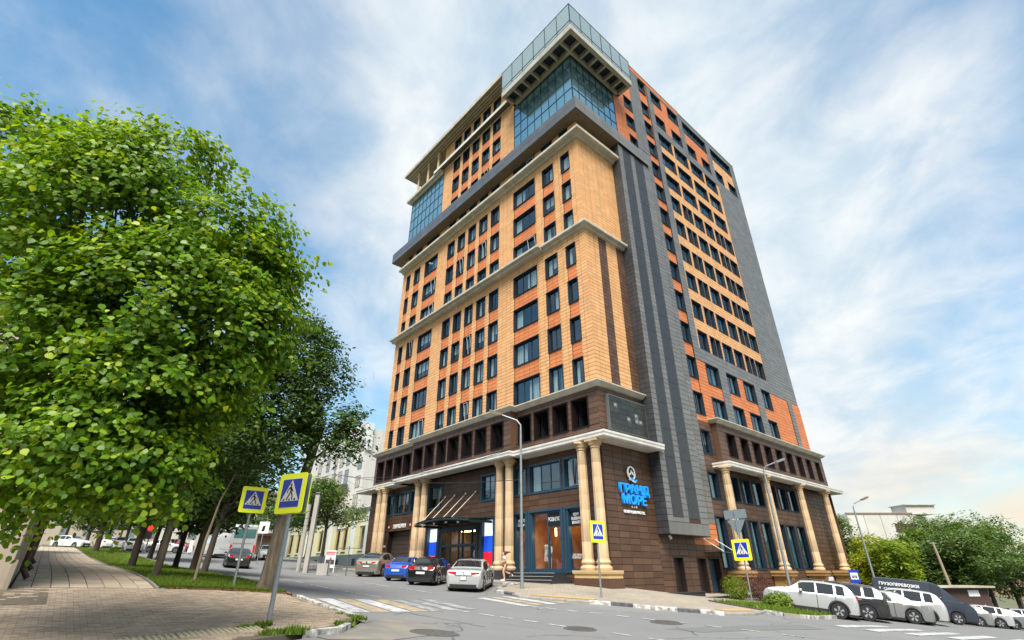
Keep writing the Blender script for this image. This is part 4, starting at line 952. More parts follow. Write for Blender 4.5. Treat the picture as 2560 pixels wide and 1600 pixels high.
# ---- lawn strip under the trees
lawn = patch('lawn', [(-.4, -22.35), (-.4, -18.42), (110, -18.42), (110, -22.35)], .06, mat('lawn_soil', (.075, .085, .028), .95, col2=(.12, .10, .045), scale=1.2), 1.4, skirt=.3)
kerb([(-.42, -18.25), (14, -18.25)], [KRG], lawn, 1.0, w=-.15, top=.09); kerb([(14, -18.25), (80, -18.3)], [KRG], lawn, 4.0, w=-.15, top=.09)
kerb([(-.4, -22.4), (30, -22.4)], [KRG], lawn, 1.0, w=.08, top=.1); kerb([(-.45, -22.3), (-.45, -18.3)], [KRG], lawn, 1.0, w=.1, top=.09)
GRA = leafmat('grass_blade', (.05, .11, .010), (.12, .21, .016), (.27, .30, .03), .3, .6)
def blades(name, fa, n, h=(.05, .14), w=.012, m=GRA, parent=None, dz=.05, lean=.5, label=None, cat=None, kind='stuff', rb=0.0):
    ab = np.array([fa() for _ in range(n)]); p = np.array([tuple(W(x, y, 0))[:2] for x, y in ab]); z = GN(p[:, 0], p[:, 1])+dz
    hh = NR.uniform(h[0], h[1], n); az = NR.uniform(0, 6.283, n); le = NR.uniform(0, lean, n)*hh
    dx, dy = np.cos(az), np.sin(az); ww = w*NR.uniform(.6, 1.4, n)
    V = np.zeros((n, 3, 3)); V[:, 0] = np.stack([p[:, 0]-dy*ww, p[:, 1]+dx*ww, z], 1); V[:, 1] = np.stack([p[:, 0]+dy*ww, p[:, 1]-dx*ww, z], 1); V[:, 2] = np.stack([p[:, 0]+dx*le, p[:, 1]+dy*le, z+hh], 1)
    rn = np.repeat(np.clip(NR.normal(.45+rb, .22, n), 0, 1), 3)
    return np_mesh(name, V.reshape(-1, 3), np.arange(3*n).reshape(n, 3), rn, m, parent, label, cat, kind)
def np_mesh(name, V, Fc, rn, m, parent=None, label=None, cat=None, kind=None, mesh_only=False):
    me = bpy.data.meshes.new(name); nv, nf, k = len(V), len(Fc), Fc.shape[1]
    me.vertices.add(nv); me.vertices.foreach_set('co', np.ascontiguousarray(V, np.float32).ravel())
    me.loops.add(nf*k); me.loops.foreach_set('vertex_index', np.ascontiguousarray(Fc, np.int32).ravel())
    me.polygons.add(nf); me.polygons.foreach_set('loop_start', np.arange(0, nf*k, k, dtype=np.int32))
    if rn is not None: at = me.attributes.new('rnd', 'FLOAT', 'POINT'); at.data.foreach_set('value', np.ascontiguousarray(rn, np.float32))
    me.materials.append(m); me.update(calc_edges=True)
    if mesh_only: return me
    return obj(name, me, parent, label, cat, None, kind)
def lawn_pt():
    a = -.35+70*rng.random()**2.4; return a, -22.3+3.85*rng.random()
blades('grass', lawn_pt, 60000, (.05, .15), .013, label='mown green grass under the row of street trees', cat='grass')
# dry litter along the lawn's edge
LIT = leafmat('dry_litter', (.16, .07, .02), (.26, .13, .04), (.3, .2, .08), .1, .8)
blades('leaf_litter', lambda: (-.62+.25*rng.random(), -22.2+3.9*rng.random()), 2500, (.005, .03), .03, LIT, dz=.085, lean=4, label='brown dry leaf litter along the lawn edge', cat='leaf litter')
# weeds on the near pavement
def tuft(px, py, n, h, spread, i):
    c = hit(px, py); a, b = AB(c.x, c.y)
    def f(): q = rng.random()*6.28; r = spread*rng.random()**.6; return a+r*math.cos(q), b+r*math.sin(q)*1.6
    o = blades('weed', f, n, h, .022, parent=None, dz=.06, lean=1.0, kind=None)
    o['label'] = i; o['category'] = 'weed'; o['group'] = 'weeds in the pavement joints'
tuft(655, 1574, 200, (.03, .15), .12, 'leafy green weed at the foot of the nearer crossing sign pole')
tuft(740, 1592, 300, (.04, .18), .17, 'bushy green weed beside the white kerb stone in the foreground')
tuft(610, 1579, 120, (.03, .1), .12, 'small green weed left of the sign pole by the tactile tiles')
tuft(898, 1556, 170, (.03, .13), .13, 'green weed at the broken white kerb end')
tuft(860, 1570, 200, (.03, .13), .18, 'low weed patch inside the kerb corner'); tuft(885, 1549, 120, (.03, .1), .15, 'weeds along the white kerb edge near the corner')
tuft(705, 1588, 110, (.03, .1), .13, 'little weed between the pavers left of the bushy weed'); tuft(675, 1594, 140, (.03, .12), .15, 'weed at the end of the tactile tiles'); tuft(850, 1543, 90, (.02, .09), .1, 'tiny weed behind the kerb stones by the crossing')
# ---- the corner pavement in front of the hotel
PV2 = mat('pavement_tiles', (.36, .315, .25), .85, col2=(.29, .25, .2), scale=.6, amt=1.3)
def tile_grid():
    nt = PV2.node_tree; p = nt.nodes['Principled BSDF']; lk = nt.links.new; src = p.inputs['Base Color'].links[0].from_socket
    tc = nt.nodes.new('ShaderNodeTexCoord'); mp = nt.nodes.new('ShaderNodeMapping'); lk(tc.outputs['Object'], mp.inputs[0]); mp.inputs['Rotation'].default_value = (0, 0, -AL)
    br = nt.nodes.new('ShaderNodeTexBrick'); lk(mp.outputs[0], br.inputs['Vector']); br.inputs['Scale'].default_value = 1; br.inputs['Brick Width'].default_value = .3; br.inputs['Row Height'].default_value = .15
    br.inputs['Mortar Size'].default_value = .008; br.inputs['Color1'].default_value = (1, 1, 1, 1); br.inputs['Color2'].default_value = (.84, .83, .82, 1); br.inputs['Mortar'].default_value = (.45, .42, .38, 1)
    lk(mixc(nt, 1.0, src, br.outputs[0], 'MULTIPLY'), p.inputs['Base Color'])
tile_grid()
cs = patch('corner_pavement', [(34, -3.3), (34, .8), (.8, .8), (.8, 60), (-5.2, 60), (-5.2, 1.3), (-8.1, .8), (-8.75, -1.9), (-8.35, -3.5), (-7.7, -3.8), (-7.0, -4.6), (-6.2, -5.25), (-5.15, -5.55), (-3.8, -6.5), (-1.05, -8.0), (.1, -7.5), (2.15, -6.95), (3.6, -5.2), (4.4, -3.3)], .10, PV2, 1.2, skirt=.3)
drop = lambda t: .05+.075*abs(2*t-1)**2
kerb([(4.4, -3.35), (3.6, -5.3), (2.2, -7.05), (.1, -7.62)], [KRB, KRW], cs, .95, w=-.17, top=.13)
kerb([(.1, -7.62), (-1.05, -8.1), (-3.9, -6.6)], [KRG], cs, 1.0, w=-.15, top=.11)
kerb([(-3.9, -6.62), (-5.2, -5.68), (-6.3, -5.37), (-7.1, -4.72), (-7.8, -3.87), (-8.45, -3.55)], [KRW, KRB, KRW, KRW, KRB, KRW, KRB], cs, 1.0, w=-.18, top=.14)
kerb([(-8.45, -3.55), (-8.85, -1.95), (-8.2, .75)], [KRG], cs, 1.0, w=-.15, top=.11)
kerb([(34, -3.35), (4.4, -3.35)], [KRG, KRW], cs, 1.5, w=-.15, top=.12)
# ochre tactile paving by the crossings
TY2 = mat('tactile_ochre', (.44, .30, .12), .85, col2=(.34, .24, .11), scale=2, amt=1.3)
patch('tactile_strip', [(-1.0, -7.5), (-3.7, -6.1), (-3.4, -5.4), (-.9, -6.8)], .116, TY2, 1.0); patch('tactile_strip', [(-8.1, -2.8), (-8.3, -.5), (-7.7, -.2), (-7.5, -2.6)], .116, TY2, 1.0)
# ---- painted markings
def paint(name, base, wear, road=(.15, .155, .155)):
    return mat(name, base, .7, col2=road, scale=2.6, amt=wear, detail=9)
PWH = paint('paint_white', (.46, .47, .47), 1.1); PYE = paint('paint_yellow', (.40, .30, .18), 1.0); PWF = paint('paint_faded', (.36, .37, .37), .9)
for _m, _t in ((PWH, (.44, .72)), (PYE, (.42, .7)), (PWF, (.36, .62))):
    for n_ in _m.node_tree.nodes:
        if n_.type == 'MAP_RANGE': n_.inputs[1].default_value, n_.inputs[2].default_value = _t
def mark(name, a0, a1, b0, b1, m): return patch(name, [(a0, b0), (a1, b0), (a1, b1), (a0, b1)], .012, m, 1.2)
q = -18.3; i = 0
while q < -7.6:
    m = (PYE if i % 2 == 0 else PWH) if (q < -15.2 or q > -10) else PWF
    if not (-12.6 < q < -10.6): mark('zebra_bar', -3.75+.05*(q+18), -.7+.07*(q+18), q, q+(.66 if q < -15 else .5), m)
    q += .76; i += 1
for k in range(7):
    a = -11.7-1.05*k; mark('zebra_bar', a-.27, a+.27, -.8+.85*max(0, k-1), 4.6+.95*k, PWH)
def dash(p0, p1, w=.13, m=PWH):
    x, y = hit(*p0), hit(*p1); u = Vector(AB(x.x, x.y)); v = Vector(AB(y.x, y.y)); n_ = Vector((-(v-u).y, (v-u).x)).normalized()*w/2
    patch('lane_dash', [u-n_, v-n_, v+n_, u+n_], .012, m, 1.2)
for p0, p1 in [((1103, 1521), (1130, 1524)), ((1147, 1527), (1174, 1531)), ((1197, 1535), (1235, 1540)), ((1250, 1543), (1282, 1547)), ((1308, 1551), (1343, 1556)), ((1373, 1561), (1414, 1567)), ((1448, 1572), (1490, 1577)), ((1530, 1583), (1577, 1590)), ((1620, 1596), (1660, 1602)),
    ((1317, 1514), (1343, 1518)), ((1365, 1520), (1391, 1524)), ((1418, 1526), (1446, 1530)), ((1475, 1532), (1507, 1535)), ((1540, 1539), (1572, 1543)), ((1604, 1546), (1640, 1551)), ((1690, 1555), (1720, 1559)), ((1760, 1564), (1804, 1569)), ((1854, 1574), (1900, 1580)), ((1955, 1587), (2010, 1593)),
    ((864, 1479), (953, 1494)), ((908, 1456), (972, 1467)), ((996, 1469), (1078, 1482)), ((858, 1448), (887, 1452)), ((712, 1449), (760, 1458)), ((776, 1462), (842, 1475)), ((806, 1434), (848, 1440))]: dash(p0, p1)
dash((1040, 1496), (1140, 1512), .1, PWF)
for (px, py, r) in ((1450, 1573, .5), (1666, 1557, .55), (1085, 1583, .62)):
    c = hit(px, py); b = MB(); nz = gnormal(c.x, c.y); M = Matrix.Translation(c) @ nz.to_track_quat('Z', 'Y').to_matrix().to_4x4(); q = MB()
    q.lathe([(r, 0), (r, .022), (r*.86, .022), (r*.86, .014), (.01, .014)], 28)
    for k in range(-5, 6): w = math.sqrt(max(.01, .75-(k/6.2)**2))*r*.9; q.box(-w, w, k*r*.14-.018*r*2, k*r*.14+.018*r*2, .012, .022)
    b.add([M @ Vector(v) for v in q.v], q.f); b.build('manhole_cover', mat('cast_iron', (.115, .11, .10), .7, col2=(.075, .072, .066), scale=8), None, label={1450: 'round ribbed manhole cover nearest the camera, mid road', 1666: 'round ribbed manhole cover close to the corner kerb', 1085: 'worn round manhole cover near the left pavement'}[px], cat='manhole cover', group='manhole covers in the road')
# cracks and a patched trench in the asphalt
TAR = mat('crack_tar', (.055, .055, .055), .9)
def crack(pix, w=.035):
    P = [AB(*hit(*p)[:2]) for p in pix]; P = [Vector(p) for p in P]; pts = []
    for u, v in zip(P[:-1], P[1:]):
        k = max(2, int((v-u).length/.35))
        for i in range(k): q = u.lerp(v, i/k); pts.append(q+Vector((rng.uniform(-.07, .07), rng.uniform(-.07, .07))))
    pts.append(P[-1]); b = MB(); vs = []
    for i, p_ in enumerate(pts):
        d_ = (pts[min(i+1, len(pts)-1)]-pts[max(i-1, 0)]).normalized(); n_ = Vector((-d_.y, d_.x))*w*rng.uniform(.2, .6); vs += [WG(*(p_-n_), .009), WG(*(p_+n_), .009)]
    b.add(vs, [(2*i, 2*i+1, 2*i+3, 2*i+2) for i in range(len(pts)-1)]); b.build('road_crack', TAR, kind='structure')
crack([(985, 1537), (1020, 1532), (1070, 1542), (1130, 1553), (1215, 1568)]); crack([(1690, 1568), (1725, 1580), (1745, 1590)]); crack([(1320, 1592), (1370, 1588), (1430, 1590), (1520, 1596)]); crack([(1010, 1582), (1040, 1588), (1080, 1590), (1130, 1585)], .05)
patch('asphalt_patch', [(-9.6, -9.5), (-10.6, -9.0), (-12.0, -3.0), (-11.0, -2.6)], .006, mat('asphalt_new', (.125, .128, .130), .9, col2=(.14, .143, .145), scale=6, detail=6), 1.0)
# sandy drift swept against the corner of the left pavement
patch('sand_drift', [(-5.9, -17.9), (-5.2, -17.2), (-6.4, -16.4), (-7.6, -16.6), (-8.4, -17.6), (-9.0, -19.0), (-8.7, -20.3), (-8.1, -20.5), (-7.9, -19.7)], .011, mat('sand', (.24, .21, .165), .95, col2=(.150, .15, .148), scale=1.1, amt=1.6, detail=9), .8)
# planted island on the right
isl = patch('planting_bed', [(-5.3, 1.3), (-8.1, .95), (-9.35, 1.0), (-9.55, 2.3), (-9.0, 6.5), (-7.2, 9), (-5.3, 9)], .12, mat('bed_soil', (.075, .07, .03), .95), 1.0, skirt=.35)
kerb([(-5.2, 1.15), (-8.1, .78)], [mat('kerb_brown', (.09, .07, .055), .85)], isl, 1.0, w=.12, top=.16); kerb([(-8.15, .75), (-9.45, .85), (-9.65, 2.3), (-9.1, 6.5)], [KRW, KRG, KRW], isl, .8, w=.15, top=.15)
def bed_pt():
    while True:
        a, b = rng.uniform(-9.5, -5.3), rng.uniform(1.0, 8.5)
        if b > 1.1 and a > -9.5+.05*b: return a, b
blades('tall_grass', bed_pt, 9000, (.08, .3), .02, label='tall uneven grass growing in the kerbed planting bed', cat='grass')
# ================================================================ TREES
from mathutils import noise as mnoise, Quaternion
LIN = leafmat('leaf_linden', (.045, .125, .008), (.15, .285, .012), (.40, .48, .028), .42, .42)
CHE = leafmat('leaf_chestnut', (.022, .060, .013), (.055, .112, .022), (.13, .19, .038), .3, .5)
BRG = leafmat('leaf_brightgreen', (.05, .12, .010), (.14, .23, .016), (.33, .34, .025), .38, .5)  # bright green leaf tone for some trees and the round shrub
MID = leafmat('leaf_mid', (.032, .085, .012), (.085, .155, .018), (.20, .25, .03), .34, .5)
YEW = leafmat('leaf_yellowgreen', (.12, .18, .012), (.24, .28, .016), (.42, .40, .03), .38, .5)
LEAF_H = np.array([(0, 0, 0), (.38, .18, .05), (.46, .55, .07), (.2, .88, .02), (0, 1.08, -.05), (-.2, .88, .02), (-.46, .55, .07), (-.38, .18, .05)])   # heart-shaped, folded on its midrib
LEAF_HF = np.array([(0, 1, 2, 3), (0, 3, 4, 5), (0, 5, 6, 7)])
LEAF_L = np.array([(0, 0, 0), (.22, .4, .04), (0, 1.0, -.06), (-.22, .4, .04)]); LEAF_LF = np.array([(0, 1, 2, 3)])
def leaf_arrays(C_, Nn, S, shape, faces, droop=.35):
    """leaves at C_, facing Nn, size S"""
    n = len(C_); az = NR.uniform(0, 2*np.pi, n)
    Nn = Nn/np.linalg.norm(Nn, axis=1, keepdims=True)
    ref = np.stack([np.cos(az), np.sin(az), -np.full(n, droop)*NR.uniform(.2, 1.6, n)], 1)
    Y = ref-(ref*Nn).sum(1, keepdims=True)*Nn; Y /= np.linalg.norm(Y, axis=1, keepdims=True)+1e-9; X = np.cross(Y, Nn)
    V = C_[:, None]+S[:, None, None]*(shape[None, :, 0:1]*X[:, None]+shape[None, :, 1:2]*Y[:, None]+shape[None, :, 2:3]*Nn[:, None])
    k = len(shape); Fc = (faces[None]+np.arange(n)[:, None, None]*k).reshape(-1, faces.shape[1])
    return V.reshape(-1, 3), Fc, k
def crown_points(blobs, n, spray=14, flat=.32, sr=.42, shell=.55, twig=0, face=.45, gaps=0):
    """clusters (sprays) of leaves through the volume of several ellipsoids (cx,cy,cz,rx,ry,rz,weight)"""
    B = np.array(blobs, float); wt = B[:, 6]/B[:, 6].sum(); ns = n//spray
    bi = NR.choice(len(B), ns, p=wt); d = NR.normal(size=(ns, 3)); d /= np.linalg.norm(d, axis=1, keepdims=True)
    r = (shell**3+(1-shell**3)*NR.random(ns))**(1/3)
    r *= 1+.10*NR.normal(size=ns)
    P = B[bi, :3]+d*B[bi, 3:6]*r[:, None]
    if gaps:                                  # boughs: leave holes where a coarse noise is low
        q = np.array([mnoise.fractal(Vector(p_)*.95, 1.0, 2.0, 2) for p_ in P]); keep = q > np.quantile(q, gaps)
        P, d, bi = P[keep], d[keep], bi[keep]; ns = len(P)
    off = NR.normal(size=(ns, spray, 3))*np.array([sr, sr, sr*flat])
    if twig:
        tw = d*np.array([1, 1, .35])+NR.normal(size=(ns, 3))*.3; tw[:, 2] -= .18; tw /= np.linalg.norm(tw, axis=1, keepdims=True)
        ln = twig*NR.uniform(.5, 1.5, ns); tt = NR.random((ns, spray))
        off = off*.45+tw[:, None]*(tt*ln[:, None])[..., None]; off[..., 2] -= .25*(tt**2)*ln[:, None]
    C_ = (P[:, None]+off).reshape(-1, 3)
    out = np.repeat(d, spray, 0); out[:, 2] = out[:, 2]*.5
    Nn = out*face+np.array([0, 0, .85 if face < .5 else .55])+NR.normal(size=C_.shape)*.42
    return C_, Nn, P, d
def tree(name, label, base, blobs, n, size, lm, bm, trunk, shape=LEAF_L, faces=LEAF_LF, spray=12, sr=.4, flat=.4, group=None, nparts=0, limbs=10, shell=.5, rb=0.0, droop=.35, twig=0, face=.45, gaps=0):
    base = Vector(base); t = thing(name, label, 'tree', base, group)
    B = [list(b) for b in blobs]
    C_, Nn, P, d = crown_points(B, n, spray, flat, sr, shell, twig, face, gaps)
    S = size*NR.uniform(.7, 1.25, len(C_)); rr = np.clip(NR.normal(.42+rb, .2, len(C_)), 0, 1)
    spr = np.repeat(NR.normal(0, .13, len(C_)//spray), spray); rr = np.clip(rr+spr, 0, 1)
    loc = np.array(base)
    if nparts:
        # the leaves nearest the camera become single leaf parts
        dist = np.linalg.norm(C_, axis=1); f = C_[:, 1]*CT+C_[:, 2]*ST; px = 1280+F*C_[:, 0]/f; py = 800-F*(-C_[:, 1]*ST+C_[:, 2]*CT)/f
        vis = (px > 0) & (px < 2560) & (py > 0) & (py < 1600); order = np.argsort(np.where(vis, dist, 1e9))[:nparts]
    else: order = np.array([], int)
    mask = np.ones(len(C_), bool); mask[order] = False
    V, Fc, k = leaf_arrays(C_[mask], Nn[mask], S[mask], shape, faces, droop)
    crown = np_mesh('crown', V-loc, Fc, np.repeat(rr[mask], k), lm, t, kind='stuff')
    if nparts:
        proto = {}
        for q in order:
            key = int(rr[q]*4.999)
            if key not in proto: proto[key] = np_mesh('leaf', shape*size, faces, np.full(len(shape), (key+.5)/5), lm, mesh_only=True)
            o = obj('leaf', proto[key], crown); nrm = Vector(Nn[q]).normalized(); o.location = Vector(C_[q]-loc); o.scale = (S[q]/size,)*3
            qt = nrm.to_track_quat('Z', 'Y'); o.rotation_mode = 'QUATERNION'; o.rotation_quaternion = qt @ Quaternion((0, 0, 1), rng.random()*6.28)
    # trunk and limbs
    b = MB(); pts = [Vector(p) for p in trunk[0]]; b.tube([p-base for p in pts], trunk[1], 10)
    top = pts[-1]; r0 = trunk[1][-1]
    sel = NR.choice(len(P), min(limbs, len(P)), replace=False)
    for q in sel:
        e = Vector(P[q]); s_ = pts[-1].lerp(pts[-2], rng.random()*.8); m_ = s_.lerp(e, .5)+Vector((rng.uniform(-.3, .3), rng.uniform(-.3, .3), -.12*(e-s_).length*rng.random()))
        b.tube([s_-base, m_-base, e-base], [r0*.62, r0*.34, r0*.1], 6)
    b.build('trunk', bm, t, smooth=60)
    return t
# the big linden on the left, its trunk just outside the frame
gx = Vector((-11.2, 10.9, 0)); gx.z = G(gx.x, gx.y)
def blob(px, py, f):
    u, v = (px-1280)/F, (py-800)/F; return Vector((u*f, f*(CT+v*ST), f*(ST-v*CT)))
def linden():
    bl = []
    # crown lobes: where they stand in the view, half sizes, distance
    for (px, py, rx, ry, f, w) in [(330, 500, 190, 170, 11.6, 2.2), (545, 625, 150, 150, 11.2, 1.6), (170, 540, 190, 200, 11.2, 2.0), (390, 760, 220, 190, 10.6, 2.4), (590, 800, 110, 140, 10.9, 1.1), (150, 850, 210, 210, 10.1, 2.0), (400, 960, 170, 130, 9.9, 1.5), (230, 1080, 190, 140, 9.4, 1.4), (70, 1150, 140, 140, 9.1, 1.0), (350, 1165, 110, 65, 9.3, .7), (640, 690, 85, 75, 11.2, .6), (50, 360, 110, 75, 12.4, .6), (515, 1035, 70, 50, 9.7, .45), (420, 390, 110, 80, 12.2, .7), (240, 400, 110, 80, 12.2, .6)]:
        p = blob(px, py, f); k = f/F; bl.append((p.x, p.y, p.z, rx*k, (rx+ry)/2*k*.8, ry*k, w))
    return tree('linden_tree', 'large bright green linden filling the left of the view', gx, bl, 150000, .108, LIN, BRK2,
                ([gx, gx+Vector((.25, -.1, 2.2)), gx+Vector((.9, -.15, 4.2)), gx+Vector((1.5, -.2, 6.0))], [.26, .22, .18, .12]), LEAF_H, LEAF_HF, spray=16, sr=.30, flat=.25, nparts=300, limbs=60, shell=.60, droop=.9, twig=.6, face=.8, gaps=.40)
linden()
# a second crown touching the frame's left edge behind the linden
def street_tree(name, label, px, py, h, cr, n, lm, bm=BRK1, lean=0, tr=.2, size=.2, group='street trees along the lawn', d=None, crown=None, limbs=9, fork=None, rb=0.0):
    g = hit(px, py) if d is None else pd(px, py, d)
    if d is None: g.z -= .05
    top = g+Vector((lean, 0, h*.45)); bl = []
    if crown is None:
        cc = g+Vector((lean*1.3, 0, h*.6))
        for k in range(5): bl.append((cc.x+rng.uniform(-.5, .5)*cr, cc.y+rng.uniform(-.5, .5)*cr, cc.z+rng.uniform(-.5, .5)*h*.4, cr*rng.uniform(.55, .8), cr*rng.uniform(.55, .8), h*.17*rng.uniform(.8, 1.3), 1))
    else: bl = crown
    return tree(name, label, g, bl, n, size, lm, bm, ([g+Vector((0, 0, -.1)), g+Vector((lean*.1+.02, 0, .35)), g+Vector((lean*.4, 0, h*.22)), top], [tr*1.35, tr, tr*.85, tr*.7]), spray=9, sr=.34, flat=.45, group=group, limbs=limbs, rb=rb)
# the big chestnut by the crossing
g = hit(662, 1481); g.z -= .03
ch = []
for (px, py, rx, ry, f, w) in [(745, 880, 85, 90, 20.5, 1.4), (700, 1000, 100, 80, 19.6, 1.4), (800, 945, 65, 70, 20.2, .9), (815, 1045, 70, 45, 19.4, .7), (880, 1055, 30, 30, 19.2, .2), (640, 1085, 85, 65, 18.8, 1.0), (725, 1120, 70, 40, 18.6, .6), (640, 950, 70, 80, 20.2, .8), (860, 1110, 35, 25, 18.8, .2), (780, 820, 40, 40, 21, .3)]:
    p = blob(px, py, f); k = f/F; ch.append((p.x, p.y, p.z, rx*k, (rx+ry)/2*k, ry*k, w))
tree('chestnut_tree', 'dark green chestnut with a thick grey trunk right behind the two crossing signs', g, ch, 28000, .2, CHE, BRK2, ([g, g+Vector((.05, 0, .4)), g+Vector((.1, .1, 2.4)), g+Vector((.55, .2, 4.0)), g+Vector((.9, .2, 6.2))], [.40, .30, .25, .2, .12]), spray=12, sr=.34, flat=.4, limbs=18, group='street trees along the lawn', twig=.5, gaps=.25)
b_ = [(324, 1422, .24, 'dark thick forked trunk tree standing alone at the pavement side of the lawn'), (384, 1447, .17, 'slim tree with pale bark, nearest to the pavement on the lawn'), (434, 1424, .2, 'dark trunk tree right of the slim pale one'), (478, 1430, .22, 'rough grey trunk tree at the road edge, left of the black sedan'), (506, 1436, .2, 'greyish trunk tree nearest the road kerb beside the black sedan'), (237, 1381, .34, 'stout trunk tree in the far half of the lawn'), (212, 1367, .36, 'dark trunk tree in front of the white hatchback'), (372, 1397, .26, 'tree with grey trunk seen between the dark trunks'), (392, 1400, .2, 'dark slender trunk at the far road edge of the lawn'), (305, 1377, .22, 'small dark trunk tree far along the lawn'), (290, 1372, .2, 'smallest dark trunk tree farthest along the lawn')]
for (px, py, tr, lb) in b_:
    gg = hit(px, py); dd = gg.y; far = dd > 32
    street_tree('street_tree', lb, px, py, 8.4+rng.uniform(-.6, .8), 2.7 if not far else 3.3, 5600 if not far else 4200, CHE, BRK1 if px not in (384, 478) else BRK2, lean=rng.uniform(-.1, .35), tr=tr*.82, size=.3 if not far else .42)
# thin sapling with a bare pale stem
g = hit(484, 1459); bl = [(g.x+.5, g.y+.2, g.z+3.9, .9, .9, .7, 1)]
tree('sapling', 'thin bare sapling stem on the lawn close to the black sedan', g, bl, 260, .22, CHE, mat('bark_pale', (.30, .24, .17), .9, col2=(.2, .15, .1), scale=9), ([g, g+Vector((.03, 0, 1.4)), g+Vector((.2, 0, 2.8)), g+Vector((.5, .1, 3.9))], [.055, .05, .035, .02]), limbs=5, spray=4)
# trees beyond the road, left
for (px, py, d, h, cr, lm, sz, n, lb, rb) in [(805, 1388, 52, 8.2, 3.0, MID, .32, 5200, 'round pale green tree leaning over the yellow house', .2), (765, 1392, 47, 7.0, 2.2, CHE, .32, 2600, 'dark green tree behind the concrete poles', 0), (700, 1385, 60, 7.5, 3.4, CHE, .42, 2600, 'dark leafy tree behind the trunk of the chestnut', 0), (600, 1375, 75, 9, 4, CHE, .5, 2600, 'dark tree in the distance above the white coach', 0)]:
    street_tree('tree', lb, px, py, h, cr, n, lm, tr=.16, size=sz, d=d, group='trees across the street', rb=rb)
for k, (px, d, h, cr, lm) in enumerate([(60, 70, 11, 5.5, CHE), (150, 95, 13, 6.5, CHE), (260, 100, 12, 6.5, MID), (350, 95, 13, 6.5, CHE), (440, 92, 12, 6, CHE), (530, 100, 12, 6, CHE), (20, 45, 9, 3.6, CHE)]):
    street_tree('tree', ['dark tree rising over the left wall', 'tall dark tree at the far left end of the street', 'mid green tree at the end of the street', 'tall dark tree in the far distance behind the trunks', 'distant dark tree left of the coach', 'distant dark tree just above the coach', 'dark shrubby tree close behind the left house wall'][k], px, 1378, h, cr, 2600, lm, tr=.25, size=.62, d=d, group='distant trees up the street', limbs=5)
# trees down the right street
RT = [(2135, 1480, 62, 8.2, 3.2, MID, 'mid green tree right behind the last hotel column', 0), (2210, 1500, 56, 6.0, 2.6, YEW, 'yellow green tree beside the tall lamp post', .1), (2262, 1500, 58, 5.8, 2.8, BRG, 'bright green tree left of the leaning pole', .1), (2318, 1500, 66, 9.2, 1.9, MID, 'tall tree with a thin top in front of the concrete building', .1), (2405, 1500, 70, 11.2, 4.6, MID, 'broad tall green tree right of the leaning pole', 0), (2470, 1500, 74, 11.2, 5.0, MID, 'large green tree with a reddish top', 0), (2550, 1500, 68, 9.0, 4.8, MID, 'wide green tree at the right edge of the view', 0), (2400, 1510, 58, 7.2, 4.0, CHE, 'dark green tree behind the kiosk', .15), (2490, 1515, 56, 7.0, 4.2, CHE, 'dark lower tree behind the parked cars at far right', .2), (2190, 1490, 66, 5.5, 2.6, CHE, 'small dark green shrub tree behind the bus stop sign', .2), (2556, 1530, 60, 6.2, 4.2, CHE, 'dark low tree filling the right edge behind the last cars', .1), (2445, 1525, 64, 6.0, 4.0, CHE, 'dark low tree between the kiosk and the right edge', .1), (2250, 1505, 52, 5.2, 2.6, BRG, 'low bright bushy tree behind the dark van', .1)]
for (px, py, d, h, cr, lm, lb, rb) in RT:
    g = pd(px, py, d); cc = g+Vector((0, 0, h*.6)); bl = []
    for k in range(8): bl.append((cc.x+rng.uniform(-.62, .62)*cr, cc.y+rng.uniform(-.5, .5)*cr, cc.z+rng.uniform(-.9, .75)*h*.36, cr*rng.uniform(.38, .62), cr*rng.uniform(.38, .62), h*.13*rng.uniform(.8, 1.3), 1))
    tree('tree', lb, g, bl, 12000, .34, lm, BRK1, ([g+Vector((0, 0, -1)), g+Vector((.05, 0, h*.25)), g+Vector((.1, 0, h*.5)), g+Vector((.1, 0, h*.72))], [.2, .17, .13, .08]), spray=8, sr=.42, flat=.6, group='trees beyond the parked cars', limbs=9, rb=rb, gaps=.22, twig=.5)
# shrubs in the planting bed
def shrub(name, lb, c, r, h, n, lm, size, core=None):
    t = thing(name, lb, 'shrub', c); C_, Nn, P, d = crown_points([(c.x, c.y, c.z+h*.55, r, r, h*.5, 1)], n, 7, .8, .12*r+.03, .6)
    V, Fc, k = leaf_arrays(C_, Nn+d.repeat(7, 0)*.8, size*NR.uniform(.7, 1.3, len(C_)), LEAF_L, LEAF_LF); np_mesh('foliage', V-np.array(c), Fc, np.repeat(np.clip(NR.normal(.5, .22, len(C_)), 0, 1), k), lm, t, kind='stuff')
    b = MB()
    for k in range(7): e = P[k*5 % len(P)]; b.tube([Vector((0, 0, -.1)), Vector((e[0]-c.x, e[1]-c.y, e[2]-c.z))*.85], [.02, .008], 5)
    b.build('stem', BRK1, t); return t
c = hit(1845, 1503); shrub('round_shrub', 'rounded yellow green shrub in front of the brown wall', c, .75, 1.35, 3200, BRG, .09)
REDL = leafmat('leaf_redbarberry', (.03, .008, .008), (.07, .016, .014), (.12, .04, .03), .2, .5)
c = hit(1905, 1507); shrub('barberry', 'dark red barberry bush behind the round green shrub', c, .95, 1.5, 2600, REDL, .09)
c = hit(1950, 1528); shrub('wild_bush', 'ragged green bush hiding the front wheel of the white off-roader', c, .62, .8, 2600, GRA, .14)
# ================================================================ VEHICLES
def paintm(name, col, rough=.25, metal=.0, coat=1.0): return mat('carpaint_'+name, col, rough, metal=metal, coat=coat, spec=.5)
